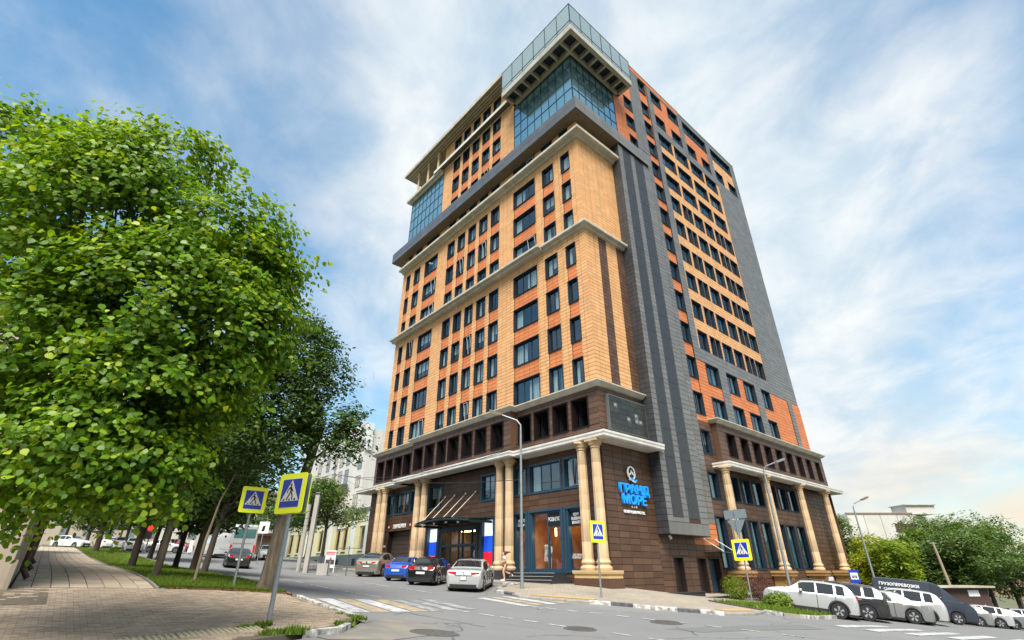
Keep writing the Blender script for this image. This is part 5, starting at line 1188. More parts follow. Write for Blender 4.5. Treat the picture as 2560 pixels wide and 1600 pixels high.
# silhouettes: (t along the car from tail 0 to nose 1, height as a share of the total height)
STY = {
 'sedan': dict(top=[(0, .50), (.012, .60), (.03, .685), (.14, .72), (.175, .735), (.30, .955), (.37, .995), (.48, 1.0), (.565, .965), (.715, .70), (.80, .665), (.93, .59), (.975, .52), (1, .42)], belt=.65, rear=(.185, .305), front=(.57, .705), side=[(.24, .375), (.39, .525), (.54, .645)]),
 'coupe': dict(top=[(0, .52), (.012, .62), (.04, .71), (.085, .735), (.20, .88), (.34, .985), (.46, 1.0), (.56, .97), (.70, .745), (.80, .705), (.93, .62), (.975, .54), (1, .44)], belt=.68, rear=(.09, .30), front=(.565, .69), side=[(.20, .36), (.375, .52), (.535, .635)]),
 'hatch': dict(top=[(0, .48), (.012, .62), (.03, .70), (.055, .74), (.16, .93), (.26, .99), (.42, 1.0), (.55, .965), (.70, .73), (.80, .69), (.93, .61), (.975, .53), (1, .43)], belt=.67, rear=(.06, .155), front=(.56, .69), side=[(.14, .255), (.27, .42), (.44, .62)]),
 'suv': dict(top=[(0, .45), (.012, .60), (.022, .70), (.045, .80), (.085, .925), (.13, .965), (.30, .995), (.45, 1.0), (.565, .975), (.70, .755), (.80, .725), (.93, .67), (.975, .60), (1, .46)], belt=.635, rear=(.035, .095), front=(.57, .69), side=[(.10, .21), (.235, .405), (.425, .60)]),
 'van': dict(top=[(0, .50), (.004, .94), (.02, .985), (.1, 1.0), (.45, 1.0), (.62, .985), (.68, .94), (.80, .70), (.86, .60), (.94, .53), (.98, .46), (1, .36)], belt=.56, rear=(.0, .003), front=(.685, .80), side=[(.60, .70)]),
}
def lerp_tab(tab, t):
    for (a, x), (b, y) in zip(tab[:-1], tab[1:]):
        if t <= b: u = (t-a)/(b-a) if b > a else 0; return x+(y-x)*u
    return tab[-1][1]
def smooth_tab(tab, t, w=.012): return (lerp_tab(tab, max(0, t-w))+2*lerp_tab(tab, t)+lerp_tab(tab, min(1, t+w)))/4
WHEEL = {}
def wheel_meshes(r, w, ns):
    k = (round(r, 3), ns)
    if k not in WHEEL:
        ty = MB(); ri = r*.68; ty.lathe([(ri, -w/2), (r*.93, -w/2), (r, -w*.38), (r, w*.38), (r*.93, w/2), (ri, w/2), (ri*.97, w*.2), (ri*.97, -w*.2)], 26)
        rm = MB(); rm.lathe([(ri*.98, w*.42), (ri*.9, w*.46), (ri*.86, w*.3), (.02, w*.26)], 26); rm.lathe([(r*.14, w*.3), (r*.13, w*.44), (.01, w*.45)], 12)
        sp = MB()
        for i in range(ns):
            q = 2*math.pi*i/ns
            for dq in (-.13, .13):
                c0, s0, c1, s1 = math.cos(q), math.sin(q), math.cos(q+dq), math.sin(q+dq); n0 = Vector((-s0, c0, 0))*.018; n1 = Vector((-s1, c1, 0))*.022
                p0, p1 = Vector((c0, s0, 0))*r*.12, Vector((c1, s1, 0))*ri*.9
                sp.box8([p0-n0+Vector((0, 0, w*.3)), p0+n0+Vector((0, 0, w*.3)), p1+n1+Vector((0, 0, w*.3)), p1-n1+Vector((0, 0, w*.3)), p0-n0+Vector((0, 0, w*.44)), p0+n0+Vector((0, 0, w*.44)), p1+n1+Vector((0, 0, w*.46)), p1-n1+Vector((0, 0, w*.46))])
        WHEEL[k] = (ty.build('tyre', RUB, mesh_only=True, smooth=35), rm.build('rim', mat('rim_dark', (.06, .06, .065), .4, metal=.6), mesh_only=True, smooth=35), sp.build('spokes', ALU, mesh_only=True))
    return WHEEL[k]
def car(name, label, cat, style, col, pos, az, L=4.6, Wd=1.82, H=1.47, wb=None, wr=.33, group=None, clad=None, rails=False, chrome=True, plate='wide', tl='wide', glassm=None, steer=0, lamps_on=False):
    S = STY[style]; t = thing(name, label, cat, pos, group)
    n = gnormal(pos.x, pos.y); hd = Vector((math.sin(az), math.cos(az), 0)); fw = (hd-n*hd.dot(n)).normalized(); rt_ = fw.cross(n)
    t.rotation_mode = 'QUATERNION'; t.rotation_quaternion = Matrix((rt_, fw, n)).transposed().to_quaternion()
    wb = wb or L*.585; y0 = -L/2; fa = .035*L; ra_t = .205; ax = [y0+ra_t*L, y0+ra_t*L+wb]; gc = .17 if style not in ('suv', 'van') else .24
    zb = S['belt']*H; hw = Wd/2
    ts = sorted(set([0, .004, .012, .025, .045]+[i/56 for i in range(3, 55)]+[.975, .99, .996, 1]+[tt for tt, _ in S['top']]+[(a-y0+s*wr*1.14*math.cos(q))/L for a in ax for s in (-1, 1) for q in (0, .35, .7, 1.05, 1.4)]))
    ts = [x for x in ts if 0 <= x <= 1]
    def endf(x): e = min(x, 1-x)/.09; return 1 if e >= 1 else math.sqrt(max(0, 1-(1-e)**2))
    def half(x): return hw*(.80+.20*endf(x)) if style != 'van' else hw*(.93+.07*endf(x))
    def botz(x):
        y = y0+x*L; z = gc+.10*(1-endf(x))**2
        for a in ax:
            d = abs(y-a); Rr = wr*1.14
            if d < Rr: z = max(z, wr+math.sqrt(Rr*Rr-d*d)*1.0)
        return z
    def topz(x): return H*smooth_tab(S['top'], x, .010)
    def sec(x):
        zt = topz(x); w = half(x); zb_ = min(zb*(1-.03*(x-.5)), zt-.03); cab = max(0, min(1, (zt-zb)/(.30*H))); z0 = min(botz(x), zb_-.08)
        wr_ = w*(.955-.20*cab) if style != 'van' else w*(.97-.10*cab)
        zm = z0+(zb_-z0)*.55
        return [(w*.90, z0), (w*.965, z0+.04), (w, zm), (w*.985, zb_-.03), (w*.955, zb_), (wr_+(w*.955-wr_)*.06, zt-.055*(.4+.6*cab)), (wr_*.93, zt-.018), (wr_*.6, zt+.004*0), (0, zt+.012*cab)]
    b = MB(); rows = [sec(x) for x in ts]; k = len(rows[0]); vs = []
    for x, r in zip(ts, rows):
        for sgn in (1, -1):
            for (px_, pz) in r: vs.append((sgn*px_, y0+x*L, pz))
    fs = []
    for i in range(len(ts)-1):
        a, c = i*2*k, (i+1)*2*k
        for j in range(k-1): fs.append((a+j, c+j, c+j+1, a+j+1)); fs.append((a+k+j+1, c+k+j+1, c+k+j, a+k+j))
    e = (len(ts)-1)*2*k
    fs += [tuple(range(k))+tuple(range(2*k-1, k-1, -1)), tuple(e+q for q in list(range(k-1, -1, -1))+list(range(k, 2*k)))]
    b.add(vs, fs); body = b.build('body', col, t, smooth=38)
    # dark underbody and wheel wells
    u = MB(); u.box(-hw*.86, hw*.86, y0+.06*L, y0+.95*L, gc-.03, zb*.86); ub = u.build('underbody', PLS, t)
    # glazing follows the body just proud of it
    gm = glassm or CGL
    def spt(x, f, off):
        r = sec(x); (xa, za), (xb, zb2) = r[4], r[5]; return xa+(xb-xa)*f+off, za+(zb2-za)*f
    for (x0, x1) in S['side']:
        for sg in (1, -1):
            g = MB(); m = 7; lo, hi = [], []
            for i in range(m+1):
                x = x0+(x1-x0)*i/m; a_, z_ = spt(x, .08, .02); lo.append((sg*a_, y0+x*L, z_)); a_, z_ = spt(x, .93, .02); hi.append((sg*a_, y0+x*L, z_))
            g.add(lo+hi, [(i, i+1, i+m+2, i+m+1) for i in range(m)]); g.build('window', gm, t, smooth=60)
    for nm, (x0, x1) in (('windscreen', S['front']), ('rear_window', S['rear'])):
        if x1-x0 < .01: continue
        g = MB(); m = 6; q = 8; vs = []
        for i in range(m+1):
            x = x0+(x1-x0)*(.06+.90*i/m); r = sec(x)
            for j in range(q+1):
                f = -1+2*j/q; wx = (r[6][0]*.97)*abs(f); z_ = lerp_tab([(0, r[8][1]), (r[7][0], r[7][1]), (r[6][0], r[6][1])], wx); vs.append((math.copysign(wx, f), y0+x*L, z_+.014))
        g.add(vs, [(i*(q+1)+j, i*(q+1)+j+1, (i+1)*(q+1)+j+1, (i+1)*(q+1)+j) for i in range(m) for j in range(q)]); g.build(nm, gm, t, smooth=60)
    # lights
    def bend_box(nm, m, sg, xc, w, zc, h, yy, dep, wrap=.12):
        g = MB(); p = [(sg*(xc-w/2), yy), (sg*(xc+w/2), yy+dep), (sg*(xc+w/2+.015), yy+dep+wrap*math.copysign(1, -yy))]
        vs = []
        for (x, y) in p: vs += [(x, y, zc-h/2), (x, y, zc+h/2)]
        vs += [(sg*(xc-w/2), yy-.06*math.copysign(1, yy), zc-h/2), (sg*(xc-w/2), yy-.06*math.copysign(1, yy), zc+h/2)]
        g.add(vs, [(0, 2, 3, 1), (2, 4, 5, 3), (0, 1, 7, 6), (0, 2, 4, 6), (1, 3, 5, 7)]); return g.build(nm, m, t)
    zl = H*(.575 if style in ('sedan', 'coupe', 'hatch') else .585); yr = y0-.012
    tw, th_ = {'wide': (.42, .15), 'tall': (.16, .34), 'block': (.30, .22), 'big': (.36, .24)}[tl]
    for sg in (1, -1):
        bend_box('tail_light', TLR, sg, half(.0)-tw*.42, tw, zl, th_, yr+.012, .055 if style != 'van' else .01, .26 if tl != 'tall' else .12)
        bend_box('headlight', HLT, sg, half(1)-.16, .34, H*.46, .15, y0+L+.006, -.07, .25)
    g = MB(); g.box(-hw*.72, hw*.72, y0-.03, y0+.05, gc+.03, gc+.20); rb_ = g.build('rear_bumper_insert', PLS, t)
    g = MB(); g.box(-hw*.6, hw*.6, y0+L-.05, y0+L+.025, gc+.05, H*.40); g.build('grille', PLS, t)
    pw_, ph_ = (.26, .12) if plate == 'wide' else (.15, .17)
    zp = H*.44 if style in ('sedan', 'coupe') else H*.40
    g = MB(); g.box(-pw_-.015, pw_+.015, y0-.024, y0+.02, zp-ph_/2-.015, zp+ph_/2+.015, 1); g.box(-pw_, pw_, y0-.032, y0-.02, zp-ph_/2, zp+ph_/2, 0); g.build('number_plate', [PLT, PLS], t)
    g = MB(); g.box(-pw_, pw_, y0+L+.02, y0+L+.04, gc+.12, gc+.23); g.build('number_plate', PLT, t)
    if chrome: g = MB(); g.box(-hw*.45, hw*.45, y0-.022, y0+.03, zl-.075, zl-.045); g.build('trim_strip', CHR, t); g = MB(); g.lathe([(.05, 0), (.05, .012)], 12); M = Matrix.Translation((0, y0-.016, zl+.05)) @ Matrix.Rotation(R(90), 4, 'X'); g.v = [tuple(M @ Vector(v)) for v in g.v]; g.build('badge', CHR, t)
    for sg in (1, -1):
        xm = S['side'][-1][1]-.02; a_, z_ = spt(xm, .05, .0); g = MB(); c = Vector((sg*(a_+.10), y0+xm*L, z_+.07)); g.lathe([(.02, -.07), (.09, -.05), (.10, .02), (.06, .07), (.01, .075)], 10, c=c); g.tube([c, c-Vector((sg*.12, .02, .05))], .025, 6); g.build('mirror', col, t, smooth=50)
        for (x0, x1) in S['side'][-2:]:
            a_, z_ = spt(x0, 0, .0); g = MB(); g.box(sg*(half(x0)*.985)-.012, sg*(half(x0)*.985)+.022, y0+x0*L+.03, y0+x0*L+.2, zb-.13, zb-.095); g.build('door_handle', col if not chrome else CHR, t)
            g = MB(); w_ = half(x0)+.003; g.box(sg*w_-.01, sg*w_+.004, y0+x0*L-.062, y0+x0*L-.040, gc+.1, zb-.03); g.build('door_seam', PLS, t)
        g = MB(); g.box(sg*hw*.97-.012, sg*hw*.97+.03, ax[0]+wr*1.2, ax[1]-wr*1.2, gc+.0, gc+(.16 if clad else .07)); g.build('sill', clad or PLS, t)
        for a in ax:
            if clad:
                g = MB(); m = 12; vs = []
                for i in range(m+1):
                    q = math.pi*i/m
                    for (rr, xo) in ((wr*1.13, .012), (wr*1.34, .012), (wr*1.13, -.05), (wr*1.34, -.03)): vs.append((sg*(hw*.995+xo), a+rr*math.cos(q), wr+rr*math.sin(q)*.98))
                g.add(vs, [(4*i, 4*i+1, 4*i+5, 4*i+4) for i in range(m)]+[(4*i+1, 4*i+3, 4*i+7, 4*i+5) for i in range(m)]+[(4*i, 4*i+4, 4*i+6, 4*i+2) for i in range(m)]); g.build('arch_trim', clad, t)
            wo = bpy.data.objects.new('wheel', None); COL.objects.link(wo); wo.parent = t; wo.empty_display_size = .1
            wo.location = (sg*(hw-.115), a, wr); wo.rotation_euler = (0, R(90)*sg, (R(steer) if a > 0 else 0))
            ty, rm, sp = wheel_meshes(wr, .215, 5)
            for q_, me in (('tyre', ty), ('rim', rm), ('spokes', sp)): obj(q_, me, wo)
        if rails: g = MB(); g.tube([(sg*hw*.70, y0+.13*L, H-.01), (sg*hw*.70, y0+.2*L, H+.055), (sg*hw*.70, y0+.48*L, H+.06), (sg*hw*.70, y0+.55*L, H-.01)], .022, 6); g.build('roof_rail', PLS, t)
    if style in ('sedan', 'coupe', 'suv'): g = MB(); g.tube([(0, y0+.33*L, H-.01), (0, y0+.305*L, H+.06)], [.03, .008], 6); g.build('aerial', col, t)
    return t
def rear_at(px, py, az, L, ra=.205):
    g = hit(px, py); return Vector((g.x+math.sin(az)*L*(.5-ra), g.y+math.cos(az)*L*(.5-ra), 0))
def place(px, py, az_deg, L):
    az = R(az_deg); p = rear_at(px, py, az, L); p.z = G(p.x, p.y)+.002; return p, az
PRK = 'cars parked in front of the hotel'
p, az = place(1166, 1477, 6, 5.1); car('parked_car', 'white luxury sedan seen from behind, nearest of the four parked by the hotel', 'car', 'sedan', paintm('white', (.34, .35, .355)), p, az, 5.1, 1.92, 1.48, wr=.36, group=PRK, plate='square', tl='wide')
p, az = place(1060, 1462, 8, 4.4); car('parked_car', 'glossy black sedan with big red tail lights between the blue and the white car', 'car', 'sedan', paintm('black', (.008, .008, .009)), p, az, 4.4, 1.76, 1.47, wr=.32, group=PRK, tl='big')
p, az = place(998, 1452, 9, 4.25); car('parked_car', 'bright blue older sedan parked between the beige and the black car', 'car', 'sedan', paintm('blue', (.01, .07, .36)), p, az, 4.25, 1.68, 1.40, wr=.30, group=PRK, tl='block', chrome=False)
p, az = place(926, 1441.5, 10, 4.85); car('parked_car', 'silver beige coupe shaped off-roader, farthest of the four by the hotel', 'car', 'coupe', paintm('beige', (.27, .255, .21), .3, .5), p, az, 4.85, 1.98, 1.70, wr=.39, group=PRK, tl='wide', clad=PLS)
p, az = place(590, 1420, -30, 4.8); car('moving_car', 'black sedan with lit red tail lights driving away up the street', 'car', 'sedan', paintm('black', (.008, .008, .009)), p, az, 4.8, 1.82, 1.44, wr=.33, tl='block')
# along the right street, noses to the left
RG = 'cars parked along the right street'
def pside(px, py, azd, L): return place(px, py, azd, L)
p, az = pside(2100, 1546, -62, 4.32); car('parked_car', 'white compact off-roader with black arch trims and roof rails by the bush', 'car', 'suv', paintm('white', (.34, .35, .355)), p, az, 4.32, 1.82, 1.63, wr=.36, group=RG, clad=PLS, rails=True, tl='tall', chrome=False)
p, az = pside(2172, 1551, -60, 4.75); car('parked_car', 'black off-roader right behind the white off-roader', 'car', 'suv', paintm('black', (.008, .008, .009)), p, az, 4.75, 1.9, 1.70, wr=.38, group=RG, clad=PLS, tl='wide')
p, az = pside(2283, 1558, -62, 4.5); car('parked_car', 'silver grey sedan with dark windows in front of the dark van', 'car', 'sedan', paintm('silver', (.22, .23, .22), .35, .4), p, az, 4.5, 1.78, 1.46, wr=.34, group=RG, tl='wide')
p, az = pside(2322, 1560, -58, 4.45); car('parked_car', 'white off-roader half hidden behind the silver sedan', 'car', 'suv', paintm('white', (.34, .35, .355)), p, az, 4.45, 1.83, 1.66, wr=.36, group=RG, clad=PLS, tl='wide')
p, az = pside(2450, 1566, -58, 4.4); car('parked_car', 'light silver hatchback just right of the dark van nose', 'car', 'hatch', paintm('silver', (.22, .23, .22), .35, .4), p, az, 4.4, 1.78, 1.55, wr=.33, group=RG, tl='tall')
p, az = pside(2500, 1570, -60, 4.6); car('parked_car', 'white estate off-roader near the right edge of the view', 'car', 'suv', paintm('white', (.34, .35, .355)), p, az, 4.6, 1.8, 1.62, wr=.36, group=RG, tl='block')
p, az = pside(2535, 1573, -58, 4.5); car('parked_car', 'grey hatchback behind the white estate at the right edge', 'car', 'hatch', paintm('grey', (.2, .21, .22), .3, .5), p, az, 4.5, 1.8, 1.55, wr=.35, group=RG, clad=PLS, tl='block')
p, az = pside(2600, 1577, -60, 4.6); car('parked_car', 'white car cut off by the right edge of the view', 'car', 'suv', paintm('white', (.34, .35, .355)), p, az, 4.6, 1.8, 1.60, wr=.35, group=RG, tl='block')
# dark delivery van, nose to the right, with lettering
NVY = paintm('navy', (.010, .016, .032), .35)
vaz = R(122); Lv = 5.4; q = pd(2318, 1560, 39); p = Vector((q.x, q.y, G(q.x, q.y)))
van = car('delivery_van', 'dark navy delivery van with white lettering parked facing right', 'van', 'van', NVY, p, vaz, Lv, 2.0, 2.4, wb=3.25, wr=.35, group=None, chrome=False, tl='tall')
me = text('ГРУЗОПЕРЕВОЗКИ', .245, WHT, .004, .006, 1.0); M = Matrix(((0, 0, 1, .968), (1, 0, 0, -1.15), (0, 1, 0, 1.92), (0, 0, 0, 1))); me.transform(M); obj('lettering', me, van)
me = text('8   -62-66-333', .17, WHT, .004, .004, 1.0, align='LEFT'); me.transform(Matrix(((0, 0, 1, .98), (1, 0, 0, -2.3), (0, 1, 0, 1.66), (0, 0, 0, 1)))); obj('lettering', me, van)
# far left traffic
FL = 'cars up the left street'
for (px, py, azd, L, st, col, lb, d) in [(175, 1364, 92, 4.3, 'hatch', (.62, .64, .64), 'white hatchback crossing at the far end of the pavement', 70), (268, 1366, -40, 4.4, 'hatch', (.62, .64, .64), 'white hatchback with red tail lights behind the far trunks', 72), (300, 1369, -40, 4.4, 'sedan', (.5, .52, .55), 'pale silver sedan behind the far trunks', 66), (330, 1374, -38, 4.5, 'sedan', (.6, .6, .6), 'white sedan between the dark trunks', 62), (405, 1381, 60, 4.5, 'sedan', (.62, .62, .62), 'white sedan across the road seen between trunks', 64), (437, 1372, 95, 4.4, 'hatch', (.28, .01, .02), 'red hatchback across the road behind the trees', 72), (665, 1385, 150, 4.6, 'sedan', (.6, .6, .6), 'white sedan parked beside the grass across the street', 62)]:
    q = pd(px, py, d); p = Vector((q.x, q.y, 0)); p.z = G(p.x, p.y); car('far_car', lb, 'car', st, paintm('far_%d' % px, col), p, R(azd), L, 1.78, 1.48, wr=.32, group=FL, tl='block', chrome=False)
# coach and van in the distance
def coach(px, py, d, azd):
    q = pd(px, py, d); p = Vector((q.x, q.y, G(q.x, q.y))); t = thing('coach', 'tall white coach seen from behind, ahead of the black sedan', 'bus', p, rotz=-R(azd)); L, Wd, H = 11.0, 2.5, 3.45; m = paintm('white', (.34, .35, .355))
    b = MB(); prof = [(-1, .35), (-1, 1.2), (-.99, 2.4), (-.96, 3.1), (-.86, 3.4), (-.6, 3.45), (.6, 3.45), (.86, 3.4), (.96, 3.1), (.99, 2.4), (1, 1.2), (1, .35)]
    prof = [(x*Wd/2, z) for x, z in prof]; n = len(prof); vs = []
    for (y, s) in ((0, .93), (.15, .985), (.5, 1), (L-.6, 1), (L, .93)): vs += [(x*s, y, .35+(z-.35)*(s if s < .95 else 1)) for x, z in prof]
    b.add(vs, [(i*n+j, i*n+(j+1) % n, (i+1)*n+(j+1) % n, (i+1)*n+j) for i in range(4) for j in range(n)]+[tuple(range(n)), tuple(range(4*n, 5*n))]); b.build('body', m, t, smooth=35)
    MB().box(-1.0, 1.0, -.03, .03, 2.15, 3.0).build('rear_window', mat('coach_glass', (.05, .13, .13), .05), t)
    for s in (-1, 1):
        MB().box(s*1.08-.09, s*1.08+.09, -.04, .05, .8, 1.5).build('tail_light', TLR, t); MB().box(s*1.235-.02, s*1.235+.03, .8, L-.5, 1.75, 2.85).build('side_window', CGL, t)
        for y in (2.4, 8.2): g = MB(); g.lathe([(.3, -.14), (.5, -.14), (.5, .14), (.3, .14)], 20); M = Matrix.Translation((s*1.08, y, .5)) @ Matrix.Rotation(R(90), 4, 'Y'); g.v = [tuple(M @ Vector(v)) for v in g.v]; g.build('wheel', RUB, t)
    MB().box(-1.1, 1.1, -.04, .1, .38, .62).build('bumper', PLS, t); MB().box(-.28, .28, -.045, 0, .85, .98).build('number_plate', PLT, t)
    for s in (-1, 1): MB().box(-.95, .95, -.02, .0, 1.6+.0*s, 1.62).build('seam', PLS, t); break
coach(596, 1412, 56, -28)
q = pd(528, 1398, 60); p = Vector((q.x, q.y, 0)); p.z = G(p.x, p.y); car('grey_van', 'light grey box van left of the white coach', 'van', 'van', paintm('lightgrey', (.5, .52, .53)), p, R(-45), 5.9, 2.0, 2.5, wb=3.5, wr=.34, chrome=False, tl='tall')
# ================================================================ STREET FURNITURE
def rounded(w, h, r, n=5):
    pts = []
    for (cx, cz, q0) in ((w/2-r, h/2-r, 0), (-w/2+r, h/2-r, 90), (-w/2+r, -h/2+r, 180), (w/2-r, -h/2+r, 270)):
        for i in range(n+1): q = R(q0+90*i/n); pts.append((cx+r*math.cos(q), cz+r*math.sin(q)))
    return pts
# walking figure of the crossing sign, drawn as polygons in a unit square (x right, z up)
def crossing_face(t, w, y, flip=1):
    def poly(name, pts, m, d): MB().prism([(flip*x*w, z*w) for x, z in pts], y-d, y-d+.004).build(name, m, t)
    MB().prism(rounded(w, w, .07*w), y-.0, y+.02).build('shield', YLF, t)
    MB().prism(rounded(w*.735, w*.735, .03*w), y-.004, y-.0005).build('white_border', WHT, t)
    MB().prism(rounded(w*.70, w*.70, .02*w), y-.008, y-.0045).build('blue_field', BLU, t)
    poly('triangle', [(-.325, -.2), (.325, -.2), (0, .33)], WHT, .012)
    fig = MB()
    def fp(pts): fig.prism([(flip*x*w, z*w) for x, z in pts], y-.016, y-.0125)
    fp([(-.01+.032*math.cos(2*math.pi*i/12), .205+.036*math.sin(2*math.pi*i/12)) for i in range(12)])
    fp([(-.05, .155), (.02, .16), (.05, .1), (.035, .03), (-.015, .02), (-.02, .09)])                 # torso
    fp([(-.05, .155), (-.03, .12), (-.10, .06), (-.105, -.0), (-.13, .0), (-.125, .075)])             # rear arm
    fp([(.02, .15), (.05, .1), (.1, .04), (.085, .02), (.03, .08)])                                  # front arm
    fp([(-.015, .03), (.02, .02), (-.09, -.17), (-.135, -.17)])                                      # back leg
    fp([(.0, .03), (.04, .03), (.095, -.06), (.115, -.17), (.075, -.17), (.06, -.07)])               # front leg
    for x in (-.22, -.02, .19): fp([(x-.03, -.185), (x+.03, -.185), (x+.02+(.02 if x < 0 else -.0), -.135), (x-.01+(.02 if x < 0 else -.02), -.135)])
    fig.build('walking_figure', SBL, t)
def sign_post(name, label, base, h, w, az, zc, back=False, flip=1, r=.045, topz=None, dbl=False, cat='road sign'):
    t = thing(name, label, cat, base, 'pedestrian crossing signs', rotz=-R(az))
    MB().tube([(0, .05, -.1), (0, .05, h)], r, 10).build('pole', MET, t, smooth=50)
    o = bpy.data.objects.new('sign_plate', None); COL.objects.link(o); o.parent = t; o.location = (0, 0, zc); o.empty_display_size = .2
    crossing_face(o, w, -.03, flip)
    MB().prism(rounded(w*.99, w*.99, .07*w), -.008, .004).build('plate_back', SBK, o)
    for z in (-.25, .25): MB().box(-r-.02, r+.02, .0, .11, z*w-.02, z*w+.02).build('clamp', MET, o)
    if dbl:
        MB().prism(rounded(w, w, .07*w), .13, .15).build('second_shield', YLF, o); MB().prism(rounded(w*.98, w*.98, .07*w), .118, .13).build('second_back', SBK, o)
    return t
# plate faces local -y; az = direction the plate looks away from (camera side is az 0)
def up(px, py, ref):      # height above the base of a pixel on the vertical through ref
    r = ray(px, py); d = math.hypot(ref.x, ref.y); return r.z/math.hypot(r.x, r.y)*d-ref.z
s1 = hit(665, 1565); s1.z += .05
zc = (up(690, 1284, s1)+up(715, 1181, s1))/2; w1 = (up(715, 1181, s1)-up(690, 1284, s1))*.97
sign_post('crossing_sign', 'nearer and larger yellow edged crossing sign on the left pavement', s1, up(712, 1184, s1), w1, 27, zc, dbl=True, r=.055)
s2 = hit(583, 1473); zc = (up(625, 1283, s2)+up(635, 1217, s2))/2
sign_post('crossing_sign', 'farther yellow edged crossing sign standing in the grass on the left', s2, up(640, 1215, s2), (up(635, 1217, s2)-up(625, 1283, s2))*.98, -44, zc)
s3 = hit(1506, 1500); s3.z += .1; zc = (up(1496, 1357, s3)+up(1494, 1302, s3))/2
sign_post('crossing_sign', 'yellow edged crossing sign in front of the corner column pair', s3, up(1489, 1266, s3), (up(1494, 1302, s3)-up(1496, 1357, s3))*.98, -36, zc)
s4 = hit(1881, 1512); s4.z += .05; zc = (up(1849, 1402, s4)+up(1842, 1348, s4))/2; w4 = (up(1842, 1348, s4)-up(1849, 1402, s4))*.98
t4 = sign_post('crossing_sign', 'yellow edged crossing sign by the planting bed with two grey sign backs above', s4, up(1830, 1272, s4), w4, 55, zc)
o = bpy.data.objects.new('priority_plate_back', None); COL.objects.link(o); o.parent = t4; o.location = (0, 0, 0)
za, zb_, zt_ = up(1842, 1343, s4), up(1836, 1299, s4), up(1828, 1275, s4)
MB().prism([(-.52*w4, zb_-.02), (.52*w4, zb_-.02), (0, za)], -.02, .0).build('triangle_back', SBK, o); MB().prism([(x, z+(zb_+.05+zt_)/2) for x, z in rounded(1.28*w4, zt_-zb_-.04, .05)], -.02, .0).build('plate_back', SBK, o); MB().tube([(0, -.05, za), (0, -.05, zt_)], .035, 8).build('stem', MET, o)
# lamp posts
def lamp_post(label, base, h, head, arm, r=.09, col=MET, headm=None, drop=.0, reach=1.6):
    t = thing('street_lamp', label, 'street lamp', base, 'street lamps'); d = Vector((math.sin(R(arm)), math.cos(R(arm)), 0))
    MB().tube([(0, 0, -.1), (0, 0, h*.5), (0, 0, h*.92)], [r, r*.8, r*.62], 10).build('pole', col, t, smooth=50)
    p = [Vector((0, 0, h*.92)), Vector((0, 0, h*.965)), d*.25+Vector((0, 0, h)), d*reach+Vector((0, 0, h+head))]
    MB().tube(p, [r*.55, r*.5, r*.45, r*.4], 8).build('arm', col, t, smooth=60)
    M = Matrix.Translation(p[3]) @ (p[3]-p[2]).normalized().to_track_quat('Y', 'Z').to_matrix().to_4x4(); b = MB(); b.box(-.14, .14, -.1, .75, -.05, .06); b.box(-.11, .11, .1, .68, -.08, -.05, 1); b.v = [tuple(M @ Vector(v)) for v in b.v]
    b.build('lamp_head', [headm or MET, WHT], t); return t
l1 = hit(1305, 1477); l1.z += .1; lamp_post('tall grey street lamp on the corner pavement by the white sedan', l1, up(1293, 1050, l1), .45, -75, .1, headm=mat('lamp_bronze', (.18, .13, .08), .5), reach=1.3)
l2 = W(34.5, -3.6, 0); l2.z = G(l2.x, l2.y); lamp_post('grey street lamp between the yellow house and the hotel', l2, up(925, 1160, l2), .9, -120, .12, reach=1.8)
for (px0, py0, d, ptop, pend, lb) in [(1975, 1467, 36, (1909, 1165), None, 'grey street lamp before the right wing columns'), (2199, 1490, 47, (2136, 1258), None, 'rusty armed street lamp right of the hotel')]:
    q = pd(px0, py0, d); base = Vector((q.x, q.y, G(q.x, q.y))); lamp_post(lb, base, up(*ptop, base), .35, 75, .1, reach=1.25, headm=mat('lamp_rust', (.16, .09, .06), .6) if px0 > 2000 else None)
# bus stop sign
q = pd(2150, 1490, 44); base = Vector((q.x, q.y, G(q.x, q.y))); t = thing('bus_stop_sign', 'blue bus stop sign with a white bus panel by the last column', 'road sign', base, rotz=-R(35)); zc = (up(2139, 1425, base)+up(2146, 1457, base))/2; hh = up(2139, 1425, base)-up(2146, 1457, base)
MB().tube([(0, .04, -.1), (0, .04, zc+hh/2)], .035, 8).build('pole', MET, t); MB().prism([(x, z+zc) for x, z in rounded(hh*.72, hh, .06)], -.01, .01).build('plate', BLU, t)
MB().prism([(x, z+zc+.02) for x, z in rounded(hh*.56, hh*.52, .02)], -.016, -.0105).build('white_panel', WHT, t)
b = MB(); b.box(-hh*.2, hh*.2, -.022, -.0165, zc-.08*hh, zc+.12*hh); b.build('bus_symbol', SBL, t)
for s in (-1, 1): q = MB(); q.lathe([(.05*hh, 0), (.05*hh, .006)], 12); M = Matrix.Translation((s*hh*.12, -.017, zc-.09*hh)) @ Matrix.Rotation(R(90), 4, 'X'); q.v = [tuple(M @ Vector(v)) for v in q.v]; q.build('wheel_symbol', SBL, t)
for k in range(4): MB().box(-hh*.17+k*hh*.09, -hh*.1+k*hh*.09, -.025, -.0225, zc+.0, zc+.08*hh).build('window_symbol', WHT, t)
